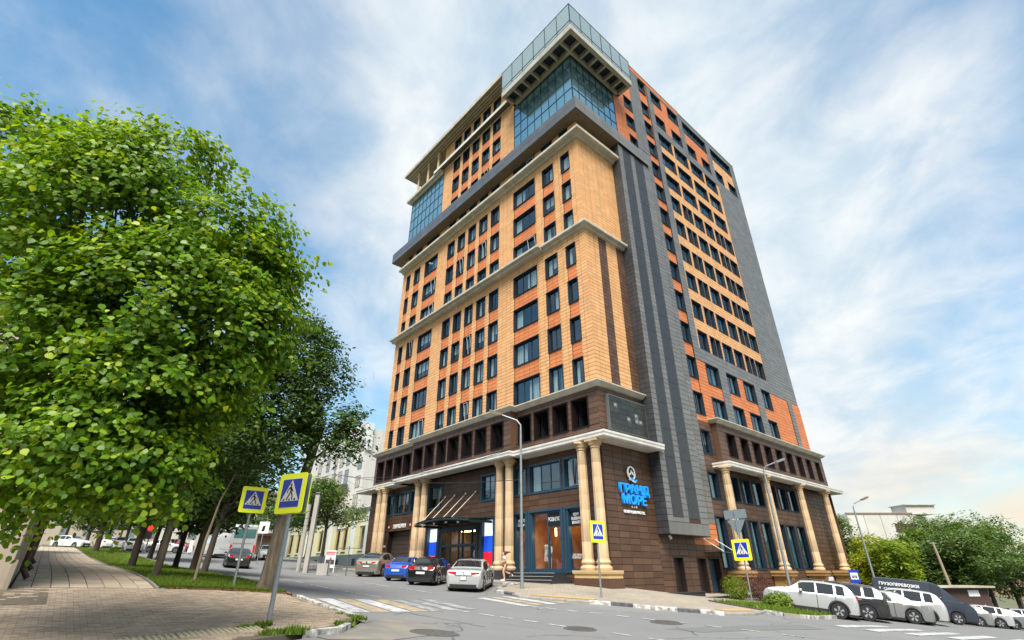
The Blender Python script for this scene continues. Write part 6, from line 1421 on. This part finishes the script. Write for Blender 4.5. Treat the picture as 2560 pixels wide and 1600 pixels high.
# leaning utility pole and the concrete poles on the left
q = pd(2392, 1500, 54); base = Vector((q.x, q.y, G(q.x, q.y))); t = thing('utility_pole', 'pale wooden utility pole leaning left among the trees', 'pole', base); e = pd(2331, 1355, 54)-base; MB().tube([Vector((0, 0, -.3)), e*.5, e], [.15, .13, .11], 8).build('pole', mat('wood_pale', (.30, .25, .19), .9, col2=(.22, .18, .13), scale=6, stretch=(1, 1, .2)), t, smooth=60); MB().box(e.x-.35, e.x+.35, e.y-.05, e.y+.05, e.z-.15, e.z-.08).build('crossarm', MET, t)
CPL = mat('concrete_pole', (.40, .38, .35), .9, col2=(.30, .285, .26), scale=4, stretch=(1, 1, .3))
q = pd(768, 1402, 44); base = Vector((q.x, q.y, G(q.x, q.y))); t = thing('concrete_pole', 'square pale concrete pole in front of the yellow house', 'pole', base); MB().box(-.17, .17, -.17, .17, -.2, up(780, 1231, base)).build('pole', CPL, t); MB().box(-.2, .2, -.2, .2, up(780, 1231, base)-.15, up(780, 1231, base)-.05).build('band', PLS, t)
q = pd(750, 1396, 45); base = Vector((q.x, q.y, G(q.x, q.y))); t = thing('concrete_pole', 'round segmented grey pole left of the square concrete pole', 'pole', base)
b = MB(); hh = up(772, 1260, base)
for k in range(9): b.tube([(0, 0, hh*k/9), (0, 0, hh*(k+1)/9-.03)], .17, 10)
b.build('pole', CPL, t)
# pavement furniture by the yellow house: notice stand, barrier block, striped post, pipe frame
q = pd(825, 1402, 46); base = Vector((q.x, q.y, G(q.x, q.y))); t = thing('notice_stand', 'small white notice stand with red lettering bands by the yellow house', 'sign', base, rotz=R(15))
for s in (-1, 1): MB().box(s*.38-.03, s*.38+.03, -.03, .03, 0, 1.7).build('leg', WHT, t)
MB().box(-.42, .42, -.03, .03, 1.0, 1.7).build('board', WHT, t)
for k in range(2): MB().box(-.36, .36, -.04, -.03, 1.38+.14*k, 1.46+.14*k).build('red_band', RED, t)
q = pd(812, 1418, 42); base = Vector((q.x, q.y, G(q.x, q.y))); MB().box(-.5, .3, -.25, .25, 0, .8).build('concrete_block', CPL, None, loc=base, label='pale concrete barrier block on the pavement edge', cat='block')
q = pd(822, 1428, 41); base = Vector((q.x, q.y, G(q.x, q.y))); t = thing('striped_post', 'grey bollard post with red tip beside the concrete block', 'bollard', base); MB().tube([(0, 0, 0), (0, 0, 1.0)], .06, 8).build('post', MET, t); MB().tube([(0, 0, 1.0), (0, 0, 1.25)], .065, 8).build('red_tip', RED, t); MB().box(.05, .3, -.07, -.05, .55, .75).build('tag', WHT, t)
q = pd(866, 1424, 43); base = Vector((q.x, q.y, G(q.x, q.y))); t = thing('pipe_frame', 'rusty thin pipe frame standing before the yellow house', 'frame', base); RST = mat('rusty_pipe', (.10, .08, .07), .7)
MB().tube([(0, 0, 0), (0, 0, 2.1)], .035, 6).build('post', RST, t); MB().tube([(-.95, 0, 1.95), (.95, 0, 1.95)], .03, 6).build('crossbar', RST, t)
for s in (-1, 1): MB().tube([(s*.95, 0, 1.8), (s*.95, 0, 2.15)], .025, 6).build('hook', RST, t)
q = pd(648, 1378, 52); base = Vector((q.x, q.y, G(q.x, q.y))); t = thing('bus_sign_far', 'white road sign on a thin pole across the street by the coach', 'road sign', base); hh = up(652, 1325, base); MB().tube([(0, 0, 0), (0, 0, hh+.6)], .04, 6).build('pole', MET, t); MB().box(-.5, .5, -.05, -.03, hh-.3, hh+.75).build('plate', WHT, t)
MB().prism([(-.2, hh-.1), (.1, hh-.1), (.15, hh+.4), (-.1, hh+.4)], -.06, -.052).build('symbol', SBL, t)
q = pd(357, 1395, 60); base = Vector((q.x, q.y, G(q.x, q.y))); t = thing('traffic_light', 'distant traffic light showing red behind the trunks', 'traffic light', base); zz = up(357, 1325, base); MB().tube([(0, 0, 0), (0, 0, zz+.9)], .07, 6).build('pole', MET, t); MB().box(-.25, .25, -.2, .0, zz-.9, zz+.6).build('housing', PLS, t); g_ = MB(); g_.lathe([(.3, 0), (.28, .05), (.02, .08)], 14); M = Matrix.Translation((0, -.2, zz+.2)) @ Matrix.Rotation(R(90), 4, 'X'); g_.v = [tuple(M @ Vector(v)) for v in g_.v]; g_.build('red_lamp', mat('signal_red', (.8, .01, .01), .4, emit=(1, .02, .02), estr=1.6), t)
# overhead cables
def cable(pts, label, r=.012, sag=.5):
    a, b = Vector(pts[0]), Vector(pts[1]); P = [a.lerp(b, i/14)-Vector((0, 0, sag*4*(i/14)*(1-i/14))) for i in range(15)]
    o = MB().tube(P, r, 5).build('cable', PLS, None); o['label'] = label; o['category'] = 'cable'; o['group'] = 'overhead cables'
pl1 = l1+Vector((0, 0, up(1297, 1199, l1))); pl2 = l2+Vector((0, 0, up(920, 1189, l2)))
cable((pl1, pl2), 'overhead cable running between the two lamp posts along the hotel', .022, .5); cable((l1+Vector((0, 0, up(1294, 1115, l1))), pl2), 'upper cable sagging along the white portico cornice', .02, 1.0)
cable((pl2, pl2+Vector((-30, 30, 2))), 'cable leading away from the far lamp post over the yellow house', .02, .6); cable((l2+Vector((0, 0, up(917, 1222, l2))), W(60, -18, 8)), 'thin cable crossing the street toward the trees', .018, .8)
cable((pl2, W(28.5, -1.0, 7.0)), 'short cable from the far lamp post to the end columns', .014, .15)
# ================================================================ BUILDINGS AROUND
YHW = mat('house_yellow', (.57, .55, .34), .85, col2=(.50, .48, .29), scale=.6); TRW = mat('trim_bluewhite', (.60, .64, .66), .8, col2=(.5, .54, .56), scale=1); PLI = mat('plinth_slate', (.075, .10, .115), .8)
def yellow_house():
    t = thing('yellow_house', 'low pale yellow house with white pilasters and slate blue plinth left of the hotel', 'building', W(38, 2.0, GA(38, 2)), wparts=True); B0 = 2.0; A0, A1 = 35.8, 80
    zg = .2; zt = 6.6
    def zp(a): return zt
    MB().ab(A0, A1, B0, 14, -1.5, zt).build('wall', YHW, t)
    MB().ab(A0-.06, A1, B0-.1, 14, -1.5, 1.65).build('plinth', PLI, t)
    b = MB(); sweep(b, [(A1, B0), (A0, B0), (A0, 14)], [(0, zt-.55), (.12, zt-.5), (.15, zt-.3), (.4, zt-.22), (.45, zt-.08), (.5, zt), (0, zt+.04)]); b.build('cornice', TRW, t)
    MB().ab(A0-.02, A1, B0-.06, B0, zt-1.45, zt-1.3).build('string_course', TRW, t)
    rb = MB(); vs = [W(A0-.4, B0-.5, zt+.05), W(A1, B0-.5, zt+.05), W(A1, 8, zt+1.6), W(A0-.4, 8, zt+1.6)]; rb.add(vs+[v-Vector((0, 0, .12)) for v in vs], [(0, 1, 2, 3), (4, 5, 6, 7), (0, 1, 5, 4), (1, 2, 6, 5), (2, 3, 7, 6), (3, 0, 4, 7)]); rb.build('roof', mat('roof_white', (.6, .62, .63), .6), t)
    for a in (36.2, 40.0, 46.8, 52.5, 55.2, 62.4, 67, 72): MB().ab(a-.35, a+.35, B0-.16, B0-.001, 1.65, zt-.5).build('pilaster', TRW, t)
    k = 0
    for a in (37.6, 42.2, 44.3, 49.8, 57.8, 60.8, 64.0, 70, 74):
        o = MB(); o.ab(a-.55, a+.55, B0-.02, B0-.004, 2.15, 4.5); o.ab(a-.7, a+.7, B0-.12, B0-.02, 4.62, 4.75, 1); o.ab(a-.65, a+.65, B0-.14, B0-.02, 2.0, 2.12, 1)
        o.build('window', [mat('ochre_blind', (.42, .29, .09), .7), TRW], t)
        MB().ab(a-.6, a+.05, B0-.03, B0-.021, 2.2, 4.45).build('pane', mat('dark_pane', (.03, .035, .03), .1), t)
    for a in (38.8, 43.4, 50): MB().ab(a-.4, a+.4, B0-.13, B0-.101, .55, 1.2).build('cellar_window', BLK, t)
    MB().tube([W(35.9, B0-.22, zt-.6), W(35.9, B0-.3, zt-1.2), W(35.9, B0-.22, zt-1.8), W(35.9, B0-.22, .4)], .06, 8).build('drainpipe', TRW, t)
    for a in np.arange(36.8, 60, .9): MB().lathe([(.02, -.02), (.16, 0), (.02, .02)], 8, c=W(float(a), B0-.02, zt-.95)).build('rosette', TRW, t)
yellow_house()
# white office block behind it
def white_block():
    class MB(globals()['MB']):
        def ab(s, a0, a1, b0, b1, z0, z1, mi=0, r=None): return super().ab(a0, a1, b0, b1, z0*.67+1, z1*.67+1, mi, r)
    t = thing('white_block', 'tall white modern office block with grey bands behind the yellow house', 'building', W(75, 12, 0), wparts=True); WB = mat('block_white', (.56, .545, .52), .75, col2=(.49, .48, .46), scale=.25, streak=.3); BG = mat('block_grey', (.12, .115, .11), .6); BND = mat('block_band', (.05, .055, .062), .5, col2=(.075, .08, .085), scale=.6, stretch=(1, 1, 6))
    MB().ab(72, 108, 17, 40, 0, 36.5).build('wall', WB, t)
    MB().ab(78, 104, 16.0, 17, 8, 18.6).build('bay', WB, t); MB().ab(73.4, 76, 16.7, 17, 36.5, 39).build('stair_tower', WB, t); MB().ab(84, 99, 17.1, 30, 36.5, 41).build('penthouse', mat('block_pale', (.55, .6, .62), .7), t); MB().ab(71.6, 72.4, 16.6, 17.8, 30, 38).build('corner_pier', mat('block_pale', (.55, .6, .62), .7), t)
    MB().ab(77.6, 104.5, 15.5, 16.6, 18.6, 21.2).build('grey_band', BND, t); MB().ab(76.5, 110, 14.5, 16.6, 5.2, 8).build('grey_band', BND, t)
    def wn(a, b, z0, z1, w=1.5, m=None):
        o = MB(); o.ab(a-w/2, a+w/2, b-.06, b-.02, z0, z1); o = o.build('window', mat('blind_beige', (.42, .40, .36), .6, col2=(.34, .33, .30), scale=3) if rng.random() < .55 else mat('pane_grey', (.16, .2, .22), .1), t)
        f = MB()
        for (x0, x1, q0, q1) in ((a-w/2-.12, a-w/2, z0-.1, z1+.1), (a+w/2, a+w/2+.12, z0-.1, z1+.1), (a-w/2, a+w/2, z1, z1+.1), (a-w/2, a+w/2, z0-.1, z0), (a-.06, a+.06, z0, z1), (a-w/2, a+w/2, z0+(z1-z0)*.68, z0+(z1-z0)*.68+.08)): f.ab(x0, x1, b-.1, b-.061, q0, q1)
        f.build('frame', mat('block_frame', (.22, .2, .18), .6), o)
    for z in (3.5, 8.6, 13.7, 18.8, 24, 29.2):
        for a in (74.2,): wn(a, 17, z+1.2, z+4.2, 1.7)
    for a in (80, 83.2, 86.4, 90.5, 95):
        for z in (9.0, 14.2): wn(a, 16.0, z, z+3.4, 1.5)
        MB().ab(a-.75, a+.75, 15.95, 15.999, 12.45, 14.15).build('grey_spandrel', BG, t)
        for z in (21.9, 27.5): wn(a, 17, z, z+4.0, 1.6)
    for k in range(6): MB().tube([W(74+k*4.5, 17.2, 36.5), W(74+k*4.5, 17.2, 38.0)], .05, 5).build('rail_post', MET, t)
white_block()
# far end building up the street
t = thing('brick_kiosk', 'low brown roofed pavilion across the street behind the white sedan', 'building', W(58, -2, GA(58, -2)), wparts=True); z0 = GA(62, -5); MB().ab(60, 70, -7, -1, z0-.5, z0+2.2).build('wall', mat('pavilion_wall', (.2, .12, .09), .8), t); MB().ab(59.4, 70.6, -7.6, -.5, z0+2.2, z0+2.6).build('roof', mat('pavilion_roof', (.11, .05, .035), .8), t); MB().ab(62, 64, -7.05, -7.0, z0, z0+1.6).build('window', CGL, t)
for k, (a0, a1, b0, b1, h, c, lb) in enumerate([(150, 190, -30, 10, 14, (.42, .35, .28), 'pale plastered building closing the far end of the street'), (110, 140, -5, 20, 12, (.5, .48, .42), 'cream building in the distance behind the street trees')]):
    t = thing('far_building', lb, 'building', W(a0, b0, GA(min(a0, 180), b0)), wparts=True); zg = GA(min(a0, 180), b0); MB().ab(a0, a1, b0, b1, zg-2, zg+h).build('wall', mat('far_wall_%d' % k, c, .85), t); MB().ab(a0-.4, a1+.4, b0-.4, b1+.4, zg+h, zg+h+.5).build('roof', mat('far_roof', (.2, .12, .1), .8), t)
    for i in range(8):
        for j in range(3): MB().ab(a0-.06, a0-.01, b0+2+i*(b1-b0-4)/8, b0+3.6+i*(b1-b0-4)/8, zg+2+j*3.6, zg+4+j*3.6).build('window', mat('pane_grey', (.16, .2, .22), .1), t)
# house wall on the left, behind the linden
def left_house():
    t = thing('left_house', 'beige plastered house wall with drainpipes along the left pavement', 'building', W(5, -26, GA(5, -26)), wparts=True); PL = mat('plaster_beige', (.50, .42, .34), .85, col2=(.40, .33, .26), scale=.8, bump=.1, bscale=12)
    MB().ab(-.9, 9.5, -34, -25.85, -2, 7.2).build('wall', PL, t); MB().ab(9.7, 40, -35, -26.1, -2, 6.0).build('wall', mat('plaster_pink', (.46, .36, .30), .85, col2=(.38, .3, .25), scale=.8), t)
    MB().ab(-1.1, 9.7, -34, -25.6, 7.2, 7.45).build('cornice', CRN, t); MB().ab(9.7, 40, -35, -25.9, 6.0, 6.3).build('cornice', CRN, t)
    MB().ab(-.95, 9.5, -25.85, -25.75, -2, .25).build('plinth', mat('plinth_beige', (.34, .29, .23), .9), t)
    for a in (2.6, 5.6, 8.2):
        MB().ab(a-.5, a+.5, -25.86, -25.83, 1.6, 3.6).build('window', mat('dark_pane', (.03, .035, .03), .1), t); MB().ab(a-.6, a+.6, -25.85, -25.72, 1.45, 1.58).build('sill', CRN, t)
        MB().ab(a-.5, a+.5, -25.86, -25.83, 4.6, 6.4).build('window', mat('dark_pane', (.03, .035, .03), .1), t)
    for a in (1.2, 5.0, 12.0): z = GA(a, -25.6); MB().tube([W(a, -25.62, 6.8), W(a, -25.62, z+.35), W(a, -25.45, z+.12)], .075, 8).build('drainpipe', mat('pipe_maroon', (.06, .025, .022), .6), t)
left_house()
# concrete block on the right horizon
def concrete_block():
    D = 125.0; t0 = pd(2240, 1480, D); t = thing('concrete_building', 'weathered pale concrete building above the trees right of the hotel', 'building', t0, wparts=True); CW = mat('weathered_panel', (.52, .52, .49), .9, col2=(.40, .39, .36), scale=.18, amt=1.4, bump=.1)
    def P(px, py, d): return pd(px, py, d)
    def blk(name, pl, m, depth=18, d=D):       # vertical slab through pixel corners (left-bottom.. ) with thickness away from the camera
        lo = [P(*p, d) for p in pl]; b = MB(); n = len(lo); off = Vector((.35, .94, 0))*depth; b.add(lo+[v+off for v in lo], [tuple(range(n)), tuple(range(n, 2*n))[::-1]]+[(i, (i+1) % n, (i+1) % n+n, i+n) for i in range(n)]); return b.build(name, m, t)
    def vert(x0, x1, ztop, z0, y0, y1, name, m, dx=0): return MB().box(x0, x1, y0, y1, z0, ztop).build(name, m, t)
    a = P(2117, 1291, D); b = P(2278, 1278, D); c = P(2355, 1298, D+12); lo = -14
    zt = (a.z+b.z)/2
    def quadwall(name, p, q, z0, z1, m, th=6):
        d = (Vector((q.x-p.x, q.y-p.y, 0))).normalized(); n = Vector((-d.y, d.x, 0)); b_ = MB(); b_.box8([Vector((p.x, p.y, z0)), Vector((q.x, q.y, z0)), Vector((q.x, q.y, z0))+n*th, Vector((p.x, p.y, z0))+n*th, Vector((p.x, p.y, z1)), Vector((q.x, q.y, z1)), Vector((q.x, q.y, z1))+n*th, Vector((p.x, p.y, z1))+n*th]); return b_.build(name, m, t), d, n
    _, d, n = quadwall('wall', a, b, lo, zt, CW); L = Vector((b.x-a.x, b.y-a.y, 0)).length
    quadwall('wall', b, c, lo, zt-.2, CW)
    e = P(2090, 1312, D-4); quadwall('wall', Vector((e.x-6, e.y, 0)), Vector((a.x, a.y+1, 0)), lo, e.z, CW)
    for k in range(4): f = .0+.25*k; p = a+d*(L*f); bb = MB(); bb.box8([p-n*.05+Vector((0, 0, z_)) for z_ in ()] or [Vector((p.x, p.y, lo))-n*.04, Vector((p.x, p.y, lo))+d*.12-n*.04, Vector((p.x, p.y, lo))+d*.12, Vector((p.x, p.y, lo)), Vector((p.x, p.y, zt))-n*.04, Vector((p.x, p.y, zt))+d*.12-n*.04, Vector((p.x, p.y, zt))+d*.12, Vector((p.x, p.y, zt))]); bb.build('panel_joint', mat('panel_seam', (.25, .24, .22), .9), t)
    for (z1, z0) in ((zt-2.2, zt-4.0), (zt-5.3, zt-7.0)):
        p = a+d*(L*.68); q = a+d*(L*1.0); o = MB(); o.box8([Vector((p.x, p.y, z0))-n*.1, Vector((q.x, q.y, z0))-n*.1, Vector((q.x, q.y, z0)), Vector((p.x, p.y, z0)), Vector((p.x, p.y, z1))-n*.1, Vector((q.x, q.y, z1))-n*.1, Vector((q.x, q.y, z1)), Vector((p.x, p.y, z1))]); o.build('window_band', mat('window_rust', (.09, .05, .04), .5, col2=(.03, .03, .03), scale=.8), t)
        for k in range(1, 6): m_ = p+(q-p)*(k/6); bb = MB(); bb.box(m_.x-.05, m_.x+.05, m_.y-.3, m_.y-.15, z0, z1); bb.build('mullion', mat('frame_brown', (.2, .1, .07), .7), t)
    p = a+d*(L*.98); pb = MB(); pb.box(p.x, p.x+7, p.y+1, p.y+6, zt, zt+2.0); pb.build('roof_hut', CW, t); o = MB(); o.box(p.x-.3, p.x+7.2, p.y+.6, p.y+6.3, zt+2.0, zt+2.2); o.build('hut_roof', CON, t)
    o = MB(); o.box8([a-n*.2+Vector((0, 0, zt-a.z)), b-n*.2+Vector((0, 0, zt-b.z)), b+n*.5+Vector((0, 0, zt-b.z)), a+n*.5+Vector((0, 0, zt-a.z)), a-n*.2+Vector((0, 0, zt-a.z+.25)), b-n*.2+Vector((0, 0, zt-b.z+.25)), b+n*.5+Vector((0, 0, zt-b.z+.25)), a+n*.5+Vector((0, 0, zt-a.z+.25))]); o.build('coping', mat('coping_rust', (.22, .15, .12), .8), t)
concrete_block()
q = pd(2540, 1400, 190); t = thing('far_house', 'distant brick house with a reddish roof at the right edge', 'building', Vector((q.x, q.y, -12)), wparts=True); zt = q.z+4; MB().box(q.x-14, q.x+14, q.y, q.y+12, -12, zt-3).build('wall', mat('far_brick', (.26, .17, .13), .9), t)
b = MB(); b.prism([(q.x-15, zt-3), (q.x+15, zt-3), (q.x+11, zt), (q.x-11, zt)], q.y-.5, q.y+12); b.build('roof', mat('far_tile', (.26, .14, .11), .9), t); MB().box(q.x-4, q.x+3, q.y-1.2, q.y-.4, zt-2.4, zt-.6).build('dormer', mat('far_white', (.6, .6, .6), .8), t)
# kiosk roof behind the van
q = pd(2400, 1480, 52); t = thing('kiosk', 'dark low kiosk with a small white notice behind the van', 'kiosk', Vector((q.x, q.y, G(q.x, q.y))), wparts=True); zk = q.z; MB().box(q.x-2.2, q.x+2.6, q.y, q.y+2.4, zk-3.5, zk+.35).build('wall', mat('kiosk_wall', (.06, .035, .03), .8), t); MB().box(q.x-2.6, q.x+3.0, q.y-.5, q.y+2.8, zk+.35, zk+.5).build('roof', CON, t); MB().box(q.x+.7, q.x+1.7, q.y-.05, q.y-.01, zk-.35, zk+.15).build('notice', WHT, t)
# ================================================================ PEOPLE
def skin_body(name, joints, edges, radii, m, parent, root=0, sub=2):
    me = bpy.data.meshes.new(name); me.from_pydata(joints, edges, []); o = obj(name, me, parent); 
    o.modifiers.new('s', 'SKIN'); o.modifiers.new('d', 'SUBSURF').levels = sub; o.modifiers['d'].render_levels = sub
    for i, v in enumerate(me.skin_vertices[0].data): v.radius = radii[i] if isinstance(radii[i], tuple) else (radii[i], radii[i]); v.use_root = (i == root)
    bpy.context.view_layer.update(); ev = bpy.data.meshes.new_from_object(o.evaluated_get(bpy.context.evaluated_depsgraph_get())); o.modifiers.clear(); o.data = ev; ev.materials.clear()
    for mm in (m if isinstance(m, list) else [m]): ev.materials.append(mm)
    ev.polygons.foreach_set('use_smooth', [True]*len(ev.polygons)); return o
SKN = mat('skin', (.56, .33, .23), .6); HAIR = mat('hair_auburn', (.075, .02, .012), .6); TOP = mat('top_cream', (.62, .60, .52), .85); SHT = mat('shorts_black', (.012, .012, .014), .8)
def runner():
    w = hit(1262, 1456); base = Vector((w.x, w.y, G(w.x, w.y)+.11)); t = thing('person', 'person running left in a cream top and black shorts with flying auburn hair', 'person', base, rotz=R(8)); t.scale = (1.12, 1.2, 1.0)
    # local x: running direction is -x
    J = [(0, 0, .92), (-.02, 0, 1.12), (-.05, 0, 1.33), (-.07, 0, 1.43), (-.085, 0, 1.50), (-.10, 0, 1.58), (-.10, 0, 1.68),
         (0.0, -.09, .88), (-.10, -.09, .50), (-.02, -.09, .09), (-.14, -.09, .03),
         (0.0, .09, .88), (.04, .09, .50), (.42, .09, .36), (.50, .09, .25),
         (-.06, -.17, 1.38), (.03, -.22, 1.14), (-.22, -.20, 1.10), (-.30, -.18, 1.12), (-.06, .17, 1.38), (.10, .22, 1.16), (-.12, .2, 1.04), (-.2, .18, 1.06)]
    E = [(0, 1), (1, 2), (2, 3), (3, 4), (4, 5), (5, 6), (0, 7), (7, 8), (8, 9), (9, 10), (0, 11), (11, 12), (12, 13), (13, 14), (2, 15), (15, 16), (16, 17), (17, 18), (2, 19), (19, 20), (20, 21), (21, 22)]
    Rr = [(.15, .12), (.12, .1), (.145, .11), .05, .055, .095, .085, .105, .068, .046, .04, .105, .068, .046, .04, .055, .045, .036, .032, .055, .045, .036, .032]
    body = skin_body('body', J, E, Rr, SKN, t)
    skin_body('top', [(-.01, 0, 1.0), (-.02, 0, 1.14), (-.05, 0, 1.34), (-.065, 0, 1.40), (-.06, -.17, 1.385), (0.0, -.215, 1.22), (-.06, .17, 1.385), (.06, .215, 1.24)], [(0, 1), (1, 2), (2, 3), (2, 4), (4, 5), (2, 6), (6, 7)], [(.17, .14), (.15, .125), (.175, .135), .08, .085, .075, .085, .075], TOP, t)
    skin_body('shorts', [(0, 0, 1.0), (0, 0, .90), (0, -.09, .86), (-.05, -.092, .70), (0, .09, .86), (.02, .092, .70)], [(0, 1), (1, 2), (2, 3), (1, 4), (4, 5)], [(.17, .135), (.185, .15), .135, .11, .135, .11], SHT, t)
    skin_body('hair', [(-.09, 0, 1.70), (-.02, 0, 1.68), (.10, .02, 1.66), (.26, .03, 1.70), (.36, .03, 1.68), (0, 0, 1.58), (.05, 0, 1.48), (.16, .02, 1.60)], [(0, 1), (1, 2), (2, 3), (3, 4), (1, 5), (5, 6), (2, 7)], [.075, .095, .07, .05, .02, .09, .05, .045], HAIR, t)
    for k, (x, y, z, r) in enumerate([(-.15, -.09, .045, 0), (.51, .09, .22, 70)]):
        b = MB(); M = Matrix.Translation((x, y, z)) @ Matrix.Rotation(R(r), 4, 'Y'); q = MB(); q.prism([(-.13, -.045), (.12, -.045), (.13, .02), (.07, .06), (-.02, .02), (-.13, 0)], -.045, .045); b.add([M @ Vector(v) for v in q.v], q.f); b.build('shoe', WHT, t)
    for sg in (-1, 1): MB().lathe([(.001, -.008), (.01, 0), (.001, .008)], 6, c=(-.178, sg*.032, 1.60)).build('eye', SBL, t)
    MB().lathe([(.014, -.02), (.018, 0), (.004, .025)], 6, c=(-.19, 0, 1.565)).build('nose', SKN, t); MB().box(-.186, -.178, -.025, .025, 1.53, 1.54).build('mouth', mat('lips', (.35, .1, .09), .6), t)
    for sg in (-1, 1): c = J[18] if sg < 0 else J[22]; [MB().tube([Vector(c)+Vector((-.02, (i-1.5)*.016, -.01*i)), Vector(c)+Vector((-.06, (i-1.5)*.016, -.005-.01*i)), Vector(c)+Vector((-.065, (i-1.5)*.014, -.035-.01*i))], .008, 5).build('finger', SKN, t) for i in range(4)]; MB().tube([Vector(c), Vector(c)+Vector((-.03, -sg*.03, .02)), Vector(c)+Vector((-.055, -sg*.03, .015))], .009, 5).build('thumb', SKN, t)
runner()
q = pd(477, 1372, 62); base = Vector((q.x, q.y, G(q.x, q.y))); t = thing('person', 'distant person in a long white garment standing by the red hatchback', 'person', base)
skin_body('body', [(0, 0, .9), (0, 0, 1.2), (0, 0, 1.42), (0, 0, 1.52), (0, 0, 1.62), (.1, 0, .5), (.1, 0, .08), (-.1, 0, .5), (-.1, 0, .08), (.2, 0, 1.35), (.25, 0, 1.1), (.2, -.1, .9), (-.2, 0, 1.35), (-.25, 0, 1.1), (-.2, -.1, .9)], [(0, 1), (1, 2), (2, 3), (3, 4), (0, 5), (5, 6), (0, 7), (7, 8), (2, 9), (9, 10), (10, 11), (2, 12), (12, 13), (13, 14)], [.15, .13, .15, .05, .1, .08, .05, .08, .05, .06, .045, .035, .06, .045, .035], SKN, t)
b = MB(); b.lathe([(.3, .25), (.27, .6), (.2, 1.0), (.22, 1.35), (.1, 1.46)], 12); b.build('garment', mat('garment_white', (.7, .7, .7), .8), t, smooth=60); MB().lathe([(.02, 1.5), (.11, 1.58), (.12, 1.68), (.03, 1.76)], 10).build('hair', SBL, t, smooth=60)
def panels_out():
    run_clad()
    ar = sorted(range(len(PAN)), key=lambda i: -proj_area(*PAN[i][:5], PAN[i][5]))
    top = set(ar[:300]); mbs = {}
    g = .016; tk = .02
    for i, (side, u0, u1, z0, z1, out, m) in enumerate(PAN):
        r = rng.random()
        jm = JNY if m in (YEL, ORG) else JNT
        bk = mbs.setdefault(('back', jm.name), MB())
        bk.add([pt(side, u0, z0, out-tk), pt(side, u1, z0, out-tk), pt(side, u1, z1, out-tk), pt(side, u0, z1, out-tk)], [(0, 1, 2, 3)])
        b = MB() if i in top else mbs.setdefault(m.name, MB())
        f = [pt(side, u0+g, z0+g, out-tk+.001), pt(side, u1-g, z0+g, out-tk+.001), pt(side, u1-g, z1-g, out-tk+.001), pt(side, u0+g, z1-g, out-tk+.001),
             pt(side, u0+g, z0+g, out), pt(side, u1-g, z0+g, out), pt(side, u1-g, z1-g, out), pt(side, u0+g, z1-g, out)]
        b.box8(f, 0, r, skip=(0,))
        if i in top: b.build('cladding_panel', m, wall, rnd=True)
    for k, b in mbs.items():
        if isinstance(k, tuple): b.build('joint_backing', MATS[k[1]], hotel)
        else: b.build('cladding', MATS[k], hotel, kind='stuff', rnd=True)
panels_out()
for o in bpy.data.objects:
    for k in ('wparts', 'wloc'):
        if k in o: del o[k]
